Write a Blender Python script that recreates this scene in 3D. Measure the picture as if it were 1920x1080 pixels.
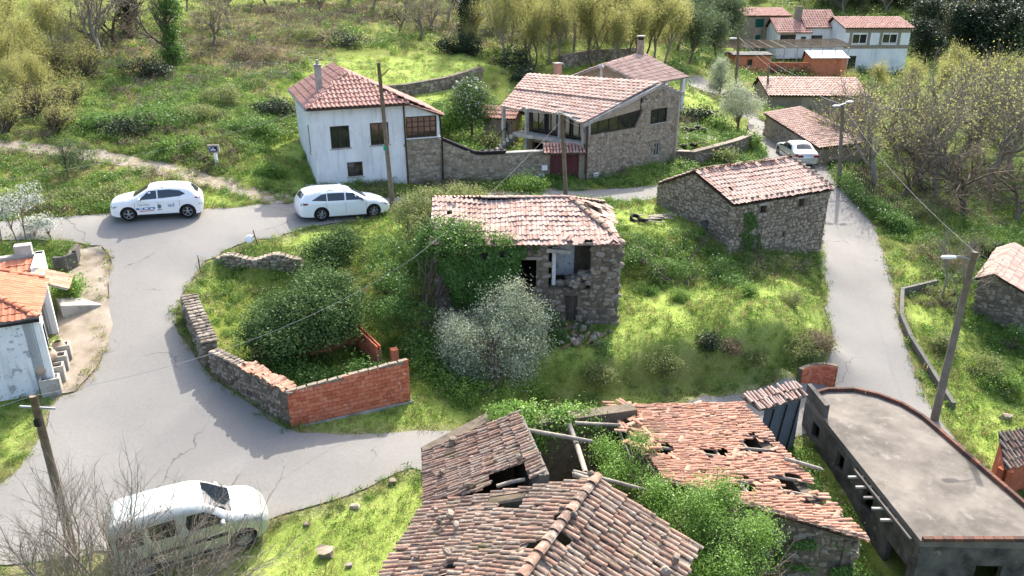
import bpy, math, random
import numpy as np
from math import radians, sin, cos, pi, atan2, hypot
from mathutils import Matrix, Vector
from mathutils.geometry import delaunay_2d_cdt
# ------------------------------------------------------------------ scene, camera, sky, sun
for o in list(bpy.data.objects): bpy.data.objects.remove(o)
SC = bpy.context.scene
COL = SC.collection
FPX = 1450.0; PITCH = radians(22.2); CH = 15.0          # focal length in px of a 1920 wide frame, camera height
cc, ss = cos(PITCH), sin(PITCH)
cam = bpy.data.cameras.new('camera'); camo = bpy.data.objects.new('camera', cam); COL.objects.link(camo)
cam.sensor_width = 36; cam.lens = 36*FPX/1920; cam.clip_end = 2000
camo.location = (0, 0, CH); camo.rotation_euler = (pi/2-PITCH, 0, 0)
SC.camera = camo
SUN_EL = radians(43); SUN_AZ = radians(17)              # azimuth from +Y towards +X
w = bpy.data.worlds.new('World'); SC.world = w; w.use_nodes = True
nt = w.node_tree; sky = nt.nodes.new('ShaderNodeTexSky'); sky.sky_type = 'NISHITA'; sky.sun_disc = False
sky.sun_elevation = SUN_EL; sky.sun_rotation = SUN_AZ; sky.air_density = 1.0; sky.dust_density = 4.0; sky.ozone_density = 1.0
nt.nodes['Background'].inputs[1].default_value = 0.15
nt.links.new(sky.outputs[0], nt.nodes['Background'].inputs[0])
sl = bpy.data.lights.new('sun', 'SUN'); sl.energy = 2.6; sl.angle = radians(0.55); sl.color = (1, .955, .88)
so = bpy.data.objects.new('sun', sl); COL.objects.link(so)
SD = Vector((sin(SUN_AZ)*cos(SUN_EL), cos(SUN_AZ)*cos(SUN_EL), sin(SUN_EL)))
so.rotation_euler = SD.to_track_quat('Z', 'Y').to_euler(); so.location = (20, 60, 60)
SC.view_settings.view_transform = 'Standard'; SC.view_settings.look = 'None'
SC.view_settings.exposure = 1.68; SC.view_settings.gamma = 1
# ------------------------------------------------------------------ photo pixel -> place
def W(u, v, z):
    a = (u-960)/FPX; b = (v-540)/FPX; t = (CH-z)/(ss+b*cc)
    return np.array([a*t, (cc-b*ss)*t, z])
def ray(u, v):
    a = (u-960)/FPX; b = (v-540)/FPX
    return np.array([a, cc-b*ss, -(ss+b*cc)])
CAMP = np.array([0, 0, CH])
def on_wall(P0, e, u, v):                                # pixel on a vertical wall through P0 along e -> (distance along, z)
    n = np.array([-e[1], e[0]]); d = ray(u, v); t = (n@np.array(P0[:2]))/(n@d[:2])
    p = CAMP+d*t
    return float((p[:2]-np.array(P0[:2]))@np.array(e)), float(p[2])
def zat(x, y, v):
    b = (v-540)/FPX; return CH-(y*ss+b*y*cc)/(cc-b*ss)
def px(p):
    dz = CH-p[2]; D = p[1]*cc+dz*ss; return 960+FPX*p[0]/D, 540+FPX*(dz*cc-p[1]*ss)/D
# ------------------------------------------------------------------ helpers: noise, objects, meshes
RNG = np.random.default_rng(7); random.seed(7)
_lat = np.random.default_rng(3).random((256, 256))
def vnoise(x, y):
    xi = np.floor(x).astype(int); yi = np.floor(y).astype(int); fx = x-xi; fy = y-yi
    fx = fx*fx*(3-2*fx); fy = fy*fy*(3-2*fy)
    g = lambda a, b: _lat[a & 255, b & 255]
    return (g(xi, yi)*(1-fx)+g(xi+1, yi)*fx)*(1-fy)+(g(xi, yi+1)*(1-fx)+g(xi+1, yi+1)*fx)*fy
def fbm(x, y, o=4):
    r = 0; a = .5
    for k in range(o): r = r+a*vnoise(x*2**k+k*17.3, y*2**k+k*9.1); a *= .5
    return r
def inpoly(x, y, poly):
    x = np.asarray(x, float); y = np.asarray(y, float); r = np.zeros(x.shape, bool); n = len(poly); j = n-1
    for i in range(n):
        xi, yi = poly[i][:2]; xj, yj = poly[j][:2]
        if yi != yj:
            r ^= ((yi > y) != (yj > y)) & (x < (xj-xi)*(y-yi)/(yj-yi)+xi)
        j = i
    return r
ROOT = {}                                                # object -> world offset of its thing
def link(o): COL.objects.link(o); return o
def thing(name, loc, label, cat, group=None, rz=0):
    o = link(bpy.data.objects.new(name, None)); o.location = tuple(float(q) for q in loc); o.rotation_euler = (0, 0, rz)
    o.empty_display_size = .2; o['label'] = label; o['category'] = cat
    if group: o['group'] = group
    ROOT[o.name] = np.array(loc, float); return o
def tag(o, label, cat, group=None):
    o['label'] = label; o['category'] = cat
    if group: o['group'] = group
    return o
def root_of(p):
    while p.parent: p = p.parent
    return ROOT.get(p.name, np.zeros(3))
def mesh(name, V, Fc, mat, smooth=False):
    me = bpy.data.meshes.new(name); V = np.asarray(V, np.float32)
    if isinstance(Fc, np.ndarray):
        n, k = Fc.shape
        me.vertices.add(len(V)); me.vertices.foreach_set('co', V.ravel())
        me.loops.add(n*k); me.loops.foreach_set('vertex_index', Fc.astype(np.int32).ravel())
        me.polygons.add(n); me.polygons.foreach_set('loop_start', np.arange(0, n*k, k, dtype=np.int32))
        me.polygons.foreach_set('loop_total', np.full(n, k, np.int32)); me.update(calc_edges=True)
    else:
        me.from_pydata(V.tolist(), [], [list(map(int, f)) for f in Fc]); me.update()
    if smooth: me.polygons.foreach_set('use_smooth', np.ones(len(me.polygons), bool))
    for m in (mat if isinstance(mat, (list, tuple)) else [mat]):
        if m: me.materials.append(m)
    return me
def obj(name, V, Fc, mat, parent=None, smooth=False, local=False):
    V = np.asarray(V, float).reshape(-1, 3)
    if parent and not local: V = V-root_of(parent)
    o = link(bpy.data.objects.new(name, mesh(name, V, Fc, mat, smooth)))
    if parent: o.parent = parent
    return o
def single(name, V, Fc, mat, label, cat, group=None, smooth=False):    # a thing that is one mesh, origin at its base
    V = np.asarray(V, float); c = V.mean(0); c[2] = V[:, 2].min()
    o = obj(name, V-c, Fc, mat, None, smooth); o.location = c; ROOT[o.name] = c
    return tag(o, label, cat, group)
def stuff(o): o['kind'] = 'stuff'; return o
def structure(o): o['kind'] = 'structure'; return o
class MB:
    def __init__(s): s.V = []; s.F = []
    def add(s, V, Fc):
        n = len(s.V); s.V += [tuple(map(float, v)) for v in V]; s.F += [tuple(int(i)+n for i in f) for f in Fc]; return s
    def box(s, c, d, rz=0, M=None):                      # centre, full sizes
        x, y, z = [q/2 for q in d]
        P = np.array([(-x, -y, -z), (x, -y, -z), (x, y, -z), (-x, y, -z), (-x, -y, z), (x, -y, z), (x, y, z), (-x, y, z)])
        if rz: P = P@np.array([[cos(rz), sin(rz), 0], [-sin(rz), cos(rz), 0], [0, 0, 1]])
        return s.add(P+np.array(c), [(3, 2, 1, 0), (4, 5, 6, 7), (0, 1, 5, 4), (1, 2, 6, 5), (2, 3, 7, 6), (3, 0, 4, 7)])
    def hexa(s, P): return s.add(P, [(3, 2, 1, 0), (4, 5, 6, 7), (0, 1, 5, 4), (1, 2, 6, 5), (2, 3, 7, 6), (3, 0, 4, 7)])
    def bar(s, a, b, wd, ht):                            # rectangular bar from a to b
        a = np.array(a, float); b = np.array(b, float); d = b-a; d /= np.linalg.norm(d)
        up = np.array([0, 0, 1.]) if abs(d[2]) < .9 else np.array([0, 1., 0]); x = np.cross(d, up); x /= np.linalg.norm(x); y = np.cross(x, d)
        q = [a+x*i*wd/2+y*j*ht/2 for i, j in ((-1, -1), (1, -1), (1, 1), (-1, 1))]; r = [p-a+b for p in q]
        return s.hexa([q[0], q[1], r[1], r[0], q[3], q[2], r[2], r[3]])
    def tube(s, pts, rad, n=6, cap=True):
        V, Fq = tube_np(np.array(pts, float), np.broadcast_to(np.array(rad, float), (len(pts),)), n)
        k = len(s.V); s.add(V, Fq)
        if cap: s.F += [tuple(k+i for i in reversed(range(n))), tuple(k+(len(pts)-1)*n+i for i in range(n))]
        return s
    def prism(s, poly, z0, z1):                          # vertical prism from xy outline
        n = len(poly); V = [(p[0], p[1], z0 if np.isscalar(z0) else z0[i]) for i, p in enumerate(poly)]+[(p[0], p[1], z1 if np.isscalar(z1) else z1[i]) for i, p in enumerate(poly)]
        return s.add(V, [tuple(reversed(range(n))), tuple(range(n, 2*n))]+[(i, (i+1) % n, (i+1) % n+n, i+n) for i in range(n)])
    def lathe(s, prof, c, n=16, axis='z'):
        V = []; Fc = []
        for r, z in prof:
            for k in range(n):
                a = 2*pi*k/n; p = (r*cos(a), r*sin(a), z) if axis == 'z' else (r*cos(a), z, r*sin(a)); V.append(np.array(p)+np.array(c))
        m = len(prof)
        for i in range(m-1):
            for k in range(n):
                f = (i*n+k, i*n+(k+1) % n, (i+1)*n+(k+1) % n, (i+1)*n+k); Fc.append(f if axis == 'z' else f[::-1])
        return s.add(V, Fc)
    def build(s, name, mat, parent=None, smooth=False, local=False): return obj(name, s.V, s.F, mat, parent, smooth, local)
def tube_np(P, R, n=6):
    k = len(P); T = np.gradient(P, axis=0); T /= np.linalg.norm(T, axis=1)[:, None]+1e-9
    ref = np.array([.31, .22, .92]) if abs(T[0]@np.array([.31, .22, .92])) < .9 else np.array([1., 0, 0])
    X = np.cross(T, ref); X /= np.linalg.norm(X, axis=1)[:, None]+1e-9; Y = np.cross(T, X)
    a = np.arange(n)*2*pi/n
    V = P[:, None]+R[:, None, None]*(X[:, None]*np.cos(a)[None, :, None]+Y[:, None]*np.sin(a)[None, :, None])
    i = np.arange(k-1)[:, None]*n; j = np.arange(n)[None]; j2 = (j+1) % n
    Fq = np.stack([i+j, i+j2, i+n+j2, i+n+j], -1).reshape(-1, 4)[:, ::-1]
    return V.reshape(-1, 3), Fq
def copy_tree(o, parent=None):
    c = o.copy(); link(c); c.parent = parent
    if o.name in ROOT: ROOT[c.name] = ROOT[o.name]
    for ch in list(o.children): copy_tree(ch, c)
    return c
# ------------------------------------------------------------------ materials
def C(r, g, b):
    f = lambda q: (q/255/12.92) if q <= 10.3 else ((q/255+.055)/1.055)**2.4
    return (f(r), f(g), f(b), 1)
class NT:
    def __init__(s, name):
        s.m = bpy.data.materials.new(name); s.m.use_nodes = True; s.t = s.m.node_tree; s.b = s.t.nodes['Principled BSDF']; s.out = s.t.nodes['Material Output']
    def n(s, typ, **k):
        nd = s.t.nodes.new('ShaderNode'+typ)
        for a, b in k.items():
            if a.startswith('i_'): nd.inputs[int(a[2:])].default_value = b
            else: setattr(nd, a, b)
        return nd
    def l(s, a, b): s.t.links.new(a, b)
    def pos(s): return s.n('NewGeometry').outputs['Position']
    def noise(s, vec, sc, det=4, rough=.55, dist=0):
        nd = s.n('TexNoise'); nd.inputs['Scale'].default_value = sc; nd.inputs['Detail'].default_value = det; nd.inputs['Roughness'].default_value = rough; nd.inputs['Distortion'].default_value = dist
        s.l(vec, nd.inputs['Vector']); return nd.outputs[0]
    def math(s, op, a, b=None):
        nd = s.n('Math', operation=op)
        for i, q in enumerate((a, b)):
            if q is None: continue
            if isinstance(q, (int, float)): nd.inputs[i].default_value = q
            else: s.l(q, nd.inputs[i])
        return nd.outputs[0]
    def ramp(s, fac, stops):
        nd = s.n('ValToRGB'); cr = nd.color_ramp
        while len(cr.elements) < len(stops): cr.elements.new(.5)
        for e, (p, c) in zip(cr.elements, stops): e.position = p; e.color = c
        s.l(fac, nd.inputs[0]); return nd.outputs[0]
    def step(s, fac, lo, hi): return s.ramp(fac, [(lo, (0, 0, 0, 1)), (hi, (1, 1, 1, 1))])
    def mix(s, f, a, b):
        nd = s.n('MixRGB')
        for i, q in enumerate((f, a, b)):
            if isinstance(q, (int, float)): nd.inputs[i].default_value = q
            elif isinstance(q, tuple): nd.inputs[i].default_value = q
            else: s.l(q, nd.inputs[i])
        return nd.outputs[0]
    def rnd(s):
        a = s.n('ObjectInfo').outputs['Random']; b = s.n('NewGeometry').outputs['Random Per Island']
        return s.math('FRACT', s.math('ADD', s.math('MULTIPLY', a, 1.7), b))
    def bump(s, h, st=.3, dist=.02):
        nd = s.n('Bump'); nd.inputs['Strength'].default_value = st; nd.inputs['Distance'].default_value = dist; s.l(h, nd.inputs['Height']); s.l(nd.outputs[0], s.b.inputs['Normal'])
    def col(s, c): s.l(c, s.b.inputs['Base Color']) if not isinstance(c, tuple) else setattr(s.b.inputs['Base Color'], 'default_value', c)
    def fin(s, rough=.8, spec=.3, metal=0):
        s.b.inputs['Roughness'].default_value = rough; s.b.inputs['Specular IOR Level'].default_value = spec; s.b.inputs['Metallic'].default_value = metal; return s.m
def mk(name, cols, scale=2., rnd=0., rough=.85, bump=.3, bscale=25, spots=None, spec=.25, dist=.02, metal=0):
    s = NT(name); p = s.pos(); f = s.noise(p, scale, 5, .6)
    f = s.ramp(f, [(.28, (0, 0, 0, 1)), (.72, (1, 1, 1, 1))])
    if rnd: f = s.mix(rnd, f, s.rnd())
    k = len(cols); c = s.ramp(f, [(i/(k-1) if k > 1 else 0, q) for i, q in enumerate(cols)]) if k > 1 else cols[0]
    for sp in (spots or []):
        co, sc, lo, hi, am = sp
        q = s.step(s.noise(p, sc, 4, .65), lo, hi); c = s.mix(s.math('MULTIPLY', q, am), c, co)
    s.col(c)
    if bump: s.bump(s.noise(p, bscale, 4, .7), bump, dist)
    return s.fin(rough, spec, metal)
def streaky(m, c, amt):
    s = NT.__new__(NT); s.m = m; s.t = m.node_tree; s.b = s.t.nodes['Principled BSDF']; s.out = s.t.nodes['Material Output']
    mp = s.n('Mapping'); mp.inputs['Scale'].default_value = (2.6, 2.6, .22); s.l(s.pos(), mp.inputs['Vector'])
    f = s.math('MULTIPLY', s.step(s.noise(mp.outputs[0], 1.3, 5, .7), .50, .72), s.math('MULTIPLY', s.noise(s.pos(), .9, 3), amt))
    old = s.b.inputs['Base Color'].links[0].from_socket; s.col(s.mix(f, old, c)); return m
def leafmat(name, cols, trans=.35, rough=.5, scale=.6, rnd=.75, spec=.3):
    s = NT(name); p = s.pos(); f = s.mix(rnd, s.ramp(s.noise(p, scale, 3), [(.3, (0, 0, 0, 1)), (.7, (1, 1, 1, 1))]), s.rnd())
    k = len(cols); c = s.ramp(f, [(i/(k-1), q) for i, q in enumerate(cols)])
    s.col(c); s.fin(rough, spec)
    t = s.n('BsdfTranslucent'); s.l(c, t.inputs[0]); m = s.n('MixShader'); m.inputs[0].default_value = trans
    s.l(s.b.outputs[0], m.inputs[1]); s.l(t.outputs[0], m.inputs[2]); s.l(m.outputs[0], s.out.inputs[0])
    return s.m
M = {}
M['stone'] = mk('grey_brown_stone', [C(72, 68, 63), C(108, 98, 86), C(136, 124, 110), C(150, 142, 132)], 5, .7, .9, .5, 18, [(C(176, 174, 164), 9, .6, .68, .7), (C(70, 74, 46), 2.2, .58, .7, .6), (C(52, 46, 42), 4, .6, .72, .6)], dist=.03)
M['stone_warm'] = mk('warm_brown_stone', [C(102, 92, 80), C(138, 125, 108), C(162, 150, 132), C(128, 121, 112)], 4, .75, .9, .5, 18, [(C(186, 182, 170), 8, .62, .7, .6), (C(74, 66, 50), 3, .58, .7, .5)], dist=.03)
M['mortar'] = mk('earth_mortar', [C(84, 76, 66), C(122, 110, 94)], 6, 0, .95, .6, 30, [(C(60, 66, 40), 1.5, .55, .7, .6)])
M['mortar_light'] = mk('lime_mortar', [C(120, 110, 94), C(150, 140, 124)], 5, 0, .95, .6, 30, [(C(92, 84, 72), 1.5, .55, .7, .6)])
M['tile_old'] = mk('lichen_clay_tile', [C(100, 93, 84), C(134, 104, 88), C(158, 128, 110), C(142, 128, 114), C(110, 86, 76), C(170, 152, 134)], 3, .8, .9, .4, 40, [(C(80, 74, 66), .8, .50, .68, .5), (C(178, 170, 152), 7, .55, .66, .65), (C(58, 54, 50), 4, .56, .68, .7), (C(104, 100, 60), 1.3, .60, .72, .6)])
M['tile_orange'] = mk('orange_clay_tile', [C(158, 110, 88), C(176, 130, 106), C(190, 152, 130), C(148, 112, 94), C(182, 138, 114)], 2, .75, .9, .35, 40, [(C(112, 90, 78), .9, .52, .68, .55), (C(196, 180, 160), 6, .6, .7, .6), (C(100, 78, 66), 3, .58, .7, .65), (C(110, 108, 66), 1.1, .63, .72, .6)])
M['tile_pink'] = mk('weathered_pink_tile', [C(150, 118, 104), C(170, 140, 126), C(186, 162, 148), C(158, 130, 118)], 2.5, .7, .9, .35, 40, [(C(196, 182, 168), 5, .58, .7, .6), (C(84, 66, 58), 2.5, .6, .74, .6)])
M['tile_red'] = mk('red_roof_tile', [C(146, 104, 92), C(164, 124, 111), C(180, 148, 135)], 2, .6, .85, .25, 40, [(C(200, 172, 156), 4, .6, .75, .45)])
M['tile_new'] = mk('clean_orange_tile', [C(158, 92, 66), C(176, 110, 82), C(188, 128, 100)], 3, .6, .8, .25, 40, [(C(150, 84, 58), 4, .6, .75, .5), (C(214, 180, 150), 6, .62, .72, .4)])
M['roof_dark'] = mk('old_roof_boards', [C(44, 36, 30), C(66, 54, 44)], 4, 0, .95, .4, 20)
M['plaster'] = mk('white_plaster', [C(206, 208, 208), C(226, 227, 226)], 1.2, 0, .9, .12, 40, [(C(150, 150, 150), 1.6, .66, .74, .45), (C(178, 176, 170), .8, .55, .75, .4)])
M['plaster_peel'] = mk('peeling_white_plaster', [C(208, 210, 212), C(228, 229, 230)], 1.2, 0, .9, .2, 30, [(C(138, 142, 146), 2.6, .57, .61, .75), (C(170, 172, 176), 6, .6, .64, .6)])
streaky(M['plaster'], C(120, 118, 114), .8); streaky(M['plaster_peel'], C(120, 120, 122), .8)
M['concrete'] = mk('weathered_concrete', [C(120, 116, 110), C(156, 152, 144), C(176, 172, 164)], 1.4, 0, .92, .3, 30, [(C(84, 80, 74), 1.1, .55, .7, .6), (C(196, 192, 184), 3, .62, .7, .5)])
M['concrete_mid'] = mk('mossy_grey_concrete', [C(88, 86, 80), C(112, 109, 102)], 2, 0, .92, .3, 30, [(C(80, 84, 56), 2, .58, .7, .5)])
M['concrete_dark'] = mk('sooty_concrete', [C(48, 47, 46), C(84, 81, 77), C(104, 100, 95)], 1.6, 0, .95, .5, 25, [(C(140, 134, 124), 2.2, .62, .7, .6), (C(34, 33, 32), 1.2, .55, .7, .7)])  # dark grey concrete with paler and darker noise blotches
M['brick'] = mk('red_hollow_brick', [C(160, 86, 62), C(184, 104, 76), C(196, 122, 92), C(172, 96, 72)], 3, .7, .88, .3, 40, [(C(206, 180, 164), 5, .6, .66, .55), (C(112, 74, 60), 2.4, .6, .7, .6)])
M['wood_old'] = mk('silvered_old_wood', [C(110, 102, 92), C(150, 142, 130), C(84, 76, 68)], 6, .4, .9, .4, 40)
M['wood_dark'] = mk('dark_old_wood', [C(50, 44, 38), C(78, 70, 62), C(96, 90, 82)], 6, .5, .9, .4, 40)
M['pole_wood'] = mk('pole_wood', [C(96, 84, 70), C(128, 116, 100)], 5, 0, .9, .4, 30, [(C(60, 54, 48), 3, .58, .7, .6)])
M['pole_conc'] = mk('pole_concrete', [C(104, 96, 86), C(128, 120, 108)], 3, 0, .9, .2, 30)
M['brown_frame'] = mk('brown_frame', [C(62, 46, 38), C(70, 54, 46)], 3, 0, .6, 0)
M['maroon'] = mk('maroon_gate_paint', [C(84, 44, 46), C(98, 54, 56)], 2, .3, .7, .1, 30)
M['green_shutter'] = mk('green_shutter', [C(16, 74, 62), C(22, 86, 72)], 3, 0, .7, 0)
M['black_metal'] = mk('black_metal', [C(30, 30, 32)], rough=.6, bump=0)
M['grey_metal'] = mk('grey_metal', [C(140, 142, 144), C(160, 162, 164)], 3, 0, .5, 0, metal=.3)
M['white_paint'] = mk('white_paint', [C(222, 222, 220), C(232, 232, 230)], 3, 0, .6, 0)
M['rubber'] = mk('tyre_rubber', [C(26, 26, 27), C(40, 39, 38)], 6, 0, .85, 0)
M['pot_clay'] = mk('stone_pot', [C(150, 132, 112), C(178, 160, 138)], 8, .4, .9, .3, 40)
M['pot_black'] = mk('black_plastic_pot', [C(30, 30, 32), C(44, 44, 46)], 4, 0, .6, 0)
M['bark'] = mk('grey_bark', [C(70, 60, 50), C(104, 92, 78), C(126, 116, 100)], 5, .3, .95, .5, 25, [(C(150, 148, 130), 7, .6, .7, .5)])
M['bark_light'] = mk('pale_lichen_bark', [C(112, 104, 94), C(146, 138, 124)], 6, .3, .95, .4, 25)
M['bark_dark'] = mk('dark_bark', [C(48, 42, 36), C(74, 66, 56)], 5, .3, .95, .5, 25)
M['plastic_white'] = mk('white_plastic', [C(228, 228, 226)], rough=.5, bump=0)
def glass(name, c, rough=.06):
    s = NT(name); s.col(c); return s.fin(rough, .8)
M['glass'] = glass('dark_window_glass', C(34, 40, 38)); M['glass_blue'] = glass('tinted_car_glass', C(24, 32, 40), .04)
M['void'] = mk('interior_shade', [C(20, 18, 16), C(28, 25, 22)], 3, 0, 1, 0)  # near-black colour that paints the shade inside openings
def paint(name, c, rough=.25, metal=0):
    s = NT(name); s.col(c); s.b.inputs['Coat Weight'].default_value = .6; s.b.inputs['Coat Roughness'].default_value = .05; return s.fin(rough, .5, metal)
M['car_white'] = paint('white_car_paint', C(226, 228, 230)); M['car_silver'] = paint('silver_car_paint', C(186, 190, 186), .3, .45); M['car_van'] = paint('pale_silver_van_paint', C(178, 182, 174), .32, .3)
# ------------------------------------------------------------------ terrain: height field through surveyed points
CPX = """0 435 4.1,150 425 4.0,290 420 3.9,420 415 3.75,560 405 3.55,700 392 3.35,830 375 3.15,1000 368 2.95,1060 366 2.9,1200 362 2.8,1240 355 2.75,1330 330 2.6,1400 300 2.5
0 412 4.2,200 398 4.1,370 393 3.95,480 383 3.85,570 376 3.75,740 376 3.5,650 360 3.75
400 440 3.55,330 500 2.95,260 600 2.1,220 700 1.3,250 850 .25,150 800 .6,60 920 .1,250 760 .85,300 550 2.5,230 650 1.7
340 540 2.6,320 600 2.1,330 650 1.7,380 730 1.05,450 800 .55,545 812 .38,650 850 .15,790 830 0,210 500 3.0,215 600 2.1,130 700 1.4,100 760 1.0
450 1040 -.6,290 1090 -.6,600 1000 -.45,200 1080 -.5,100 1070 -.45,700 950 -.3,780 1000 -.5,500 960 -.25,0 1000 -.2,300 930 -.1
60 760 .95,160 560 2.55,150 480 3.2,20 830 .7,50 470 3.6,0 460 3.8,0 600 2.2
480 450 3.4,600 420 3.4,700 405 3.3,380 490 3.05,350 540 2.65,430 480 3.0,560 483 2.85
400 560 1.95,450 600 1.5,430 530 2.1,560 530 2.0,360 580 2.2
500 560 1.7,560 600 1.2,600 680 .6,680 640 .7,760 640 .7,740 560 1.4,780 500 2.1,700 480 2.5,740 430 3.1,660 540 1.6
830 590 1.0,1000 605 .85,1157 612 .8,900 500 2.4,1100 450 2.4,860 420 3.0,1100 400 2.8
545 800 .4,770 752 .35,650 810 .22,760 800 .05
900 690 .45,980 720 .2,860 740 .2,800 790 0,900 770 -.2
1000 690 .5,1080 680 .6,1130 665 .7,1240 640 .85,1290 640 .85,1400 625 .8,1440 620 .8,1540 620 .1,1480 605 .8
1000 745 -.6,1100 755 -.8,1250 750 -1.0,1350 735 -1.35,1420 720 -1.5,1500 690 -1.4,1555 650 -1.25,1400 680 -.35,1250 700 -.45,1180 705 -.3,1320 690 -.45,1090 715 -.2
1000 775 -.8,1150 765 -1.1,1390 748 -1.6,1520 722 -1.75
1200 600 .95,1300 560 1.1,1450 560 1.0,1500 540 .9,1560 600 -.8,1545 480 .35,1550 540 -.25
1180 525 1.2,1300 540 1.15,1400 530 1.1,1480 505 1.0,1180 450 2.5,1300 450 2.4,1370 430 2.3,1130 395 2.8,1250 400 2.6,1330 420 2.4,1300 390 2.6
1533 478 .6,1390 490 1.3,1245 350 2.7
1590 450 .27,1640 450 .3,1560 400 .9,1620 400 .95,1580 350 1.6,1620 360 1.5,1500 310 2.35,1450 285 2.5,1430 240 2.9,1400 215 3.2,1340 170 4.0,1300 150 4.5
1650 560 -.5,1570 560 -.5,1640 640 -1.2,1690 640 -1.2,1620 740 -2,1740 760 -2.2,1560 720 -1.75
1700 600 -.9,1760 790 -2.2,1740 620 -1.2,1850 640 -1.9,1800 800 -2.4,1900 760 -2.8,1850 560 -1.1,1900 500 -.6,1700 500 -.1,1680 420 .5,1750 420 .3,1850 450 -.2,1910 400 0
1650 330 1.4,1750 340 1.0,1900 300 .8,1900 200 1.5,1700 250 1.6,1800 130 3,1800 50 6,1900 0 9,1600 240 2.0
1330 270 3.6,1290 300 3.4,1380 262 3.4,1300 240 3.9,1300 190 4.6,1250 150 5.0,1350 215 3.9,1405 275 2.6,1300 318 2.75
480 360 4.0,400 325 4.5,300 305 5.0,200 290 5.4,100 275 5.8,0 262 6.2,407 310 4.85
430 380 4.0,300 345 4.6,200 335 4.8,100 335 4.9,0 335 5.0
480 300 5.0,560 300 4.6,540 240 5.6,400 250 5.9,300 230 6.3,200 200 6.7,100 200 6.9,0 200 7.1,450 180 6.9,560 190 6.4,300 150 7.6,100 150 7.9,300 100 9,300 50 10.5,300 0 12.5,0 50 10.8,0 100 9.3,600 0 12,600 60 9.8,600 100 8.4
700 115 8,850 110 8,900 125 7.6,800 130 7.5,760 185 6.2,700 150 7.3,850 170 6.3,800 200 5.8
900 50 9.6,900 0 12,1100 100 7.5,1100 50 9.3,1100 0 11.5,1250 100 6.5,1250 0 10,1330 100 5.5,1450 60 6,1450 0 9.5,1600 20 8,1650 110 3.5,1450 110 4.2,1420 150 3.6,1550 180 2.4
900 290 3.6,870 250 4.2,950 280 3.5,597 347 3.9,765 347 3.6,570 290 4.9,825 345 3.35,1030 340 3.05,1098 340 3.0,1267 310 2.8,1000 200 5.0,720 250 4.6"""
CP = [W(*map(float, q.split())) for L in CPX.split('\n') for q in L.split(',')]
CP += [np.array(q, float) for q in [(-20, 10, -.6), (-8, 9, -.8), (0, 10, -.8), (6, 12, -1.5), (12, 12, -3), (20, 12, -4), (30, 16, -4.5), (-34, 15, 1), (7, 19, -1.6), (11, 22, -2.9), (10.6, 18, -3.3), (1.5, 21, -.5), (4, 15, -1.2), (1, 24.5, -.6), (9, 27.4, -1.5), (13.5, 23, -2.4), (14, 16, -3.6), (17, 19, -3.3), (20, 22, -3.2),
    (-90, 30, 9), (-90, 60, 15), (-90, 100, 24), (-90, 180, 40), (-30, 120, 21), (0, 140, 17), (0, 200, 30), (40, 200, 17), (120, 230, 22), (120, 100, 3), (120, 40, -4), (60, 15, -7), (60, 40, -2.5), (70, 70, .5), (-60, 20, 4), (-40, 28, 3.2), (60, 130, 5), (0, 300, 46), (-90, 300, 62), (120, 300, 34)]]
CP = np.array(CP); keep = []
for i, p in enumerate(CP):                                # thin points that nearly coincide
    if all(hypot(*(p[:2]-CP[j][:2])) > .35 for j in keep): keep.append(i)
CP = CP[keep]
XY = CP[:, :2]; nC = len(CP)
K = np.hypot(XY[:, None, 0]-XY[None, :, 0], XY[:, None, 1]-XY[None, :, 1])
A = np.zeros((nC+3, nC+3)); A[:nC, :nC] = K-np.eye(nC)*.05; A[:nC, nC] = 1; A[:nC, nC+1:] = XY; A[nC, :nC] = 1; A[nC+1:, :nC] = XY.T
sol = np.linalg.solve(A, np.append(CP[:, 2], [0, 0, 0]))
def rbf(x, y):
    r = sol[nC]+sol[nC+1]*x+sol[nC+2]*y
    for i in range(nC): r = r+sol[i]*np.hypot(x-XY[i, 0], y-XY[i, 1])
    return r
gx = np.concatenate([np.arange(-95, -36, 1.2), np.arange(-36, 36, .34), np.arange(36, 130, 1.2)])
gy = np.concatenate([np.arange(4, 62, .34), np.arange(62, 110, .8), np.arange(110, 310, 2.5)])
GX, GY = np.meshgrid(gx, gy); HF = rbf(GX, GY)
def interp(F_, x, y):
    x = np.clip(np.asarray(x, float), gx[0], gx[-1]-1e-6); y = np.clip(np.asarray(y, float), gy[0], gy[-1]-1e-6)
    i = np.searchsorted(gx, x, 'right')-1; j = np.searchsorted(gy, y, 'right')-1
    a = (x-gx[i])/(gx[i+1]-gx[i]); b = (y-gy[j])/(gy[j+1]-gy[j])
    return (F_[j, i]*(1-a)+F_[j, i+1]*a)*(1-b)+(F_[j+1, i]*(1-a)+F_[j+1, i+1]*a)*b
def gz(x, y): return float(interp(HF, x, y))
_ts = np.concatenate([np.arange(12, 70, .1), np.arange(70, 260, .5)])
def G(u, v, lift=0):                                      # where the pixel's ray meets the ground
    d = ray(u, v); p = CAMP+d*_ts[:, None]/1.0
    f = p[:, 2]-interp(HF, p[:, 0], p[:, 1]); k = np.argmax(f <= lift)
    if f[k] > lift: k = len(f)-1
    t = _ts[k]
    if k > 0 and f[k-1] > lift: t = _ts[k-1]+(_ts[k]-_ts[k-1])*(f[k-1]-lift)/(f[k-1]-f[k])
    q = CAMP+d*t; return np.array([q[0], q[1], gz(q[0], q[1])])
def PG(s): return [G(*map(float, q.split())) for q in s.split(',')]   # pixel outline -> ground outline
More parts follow.
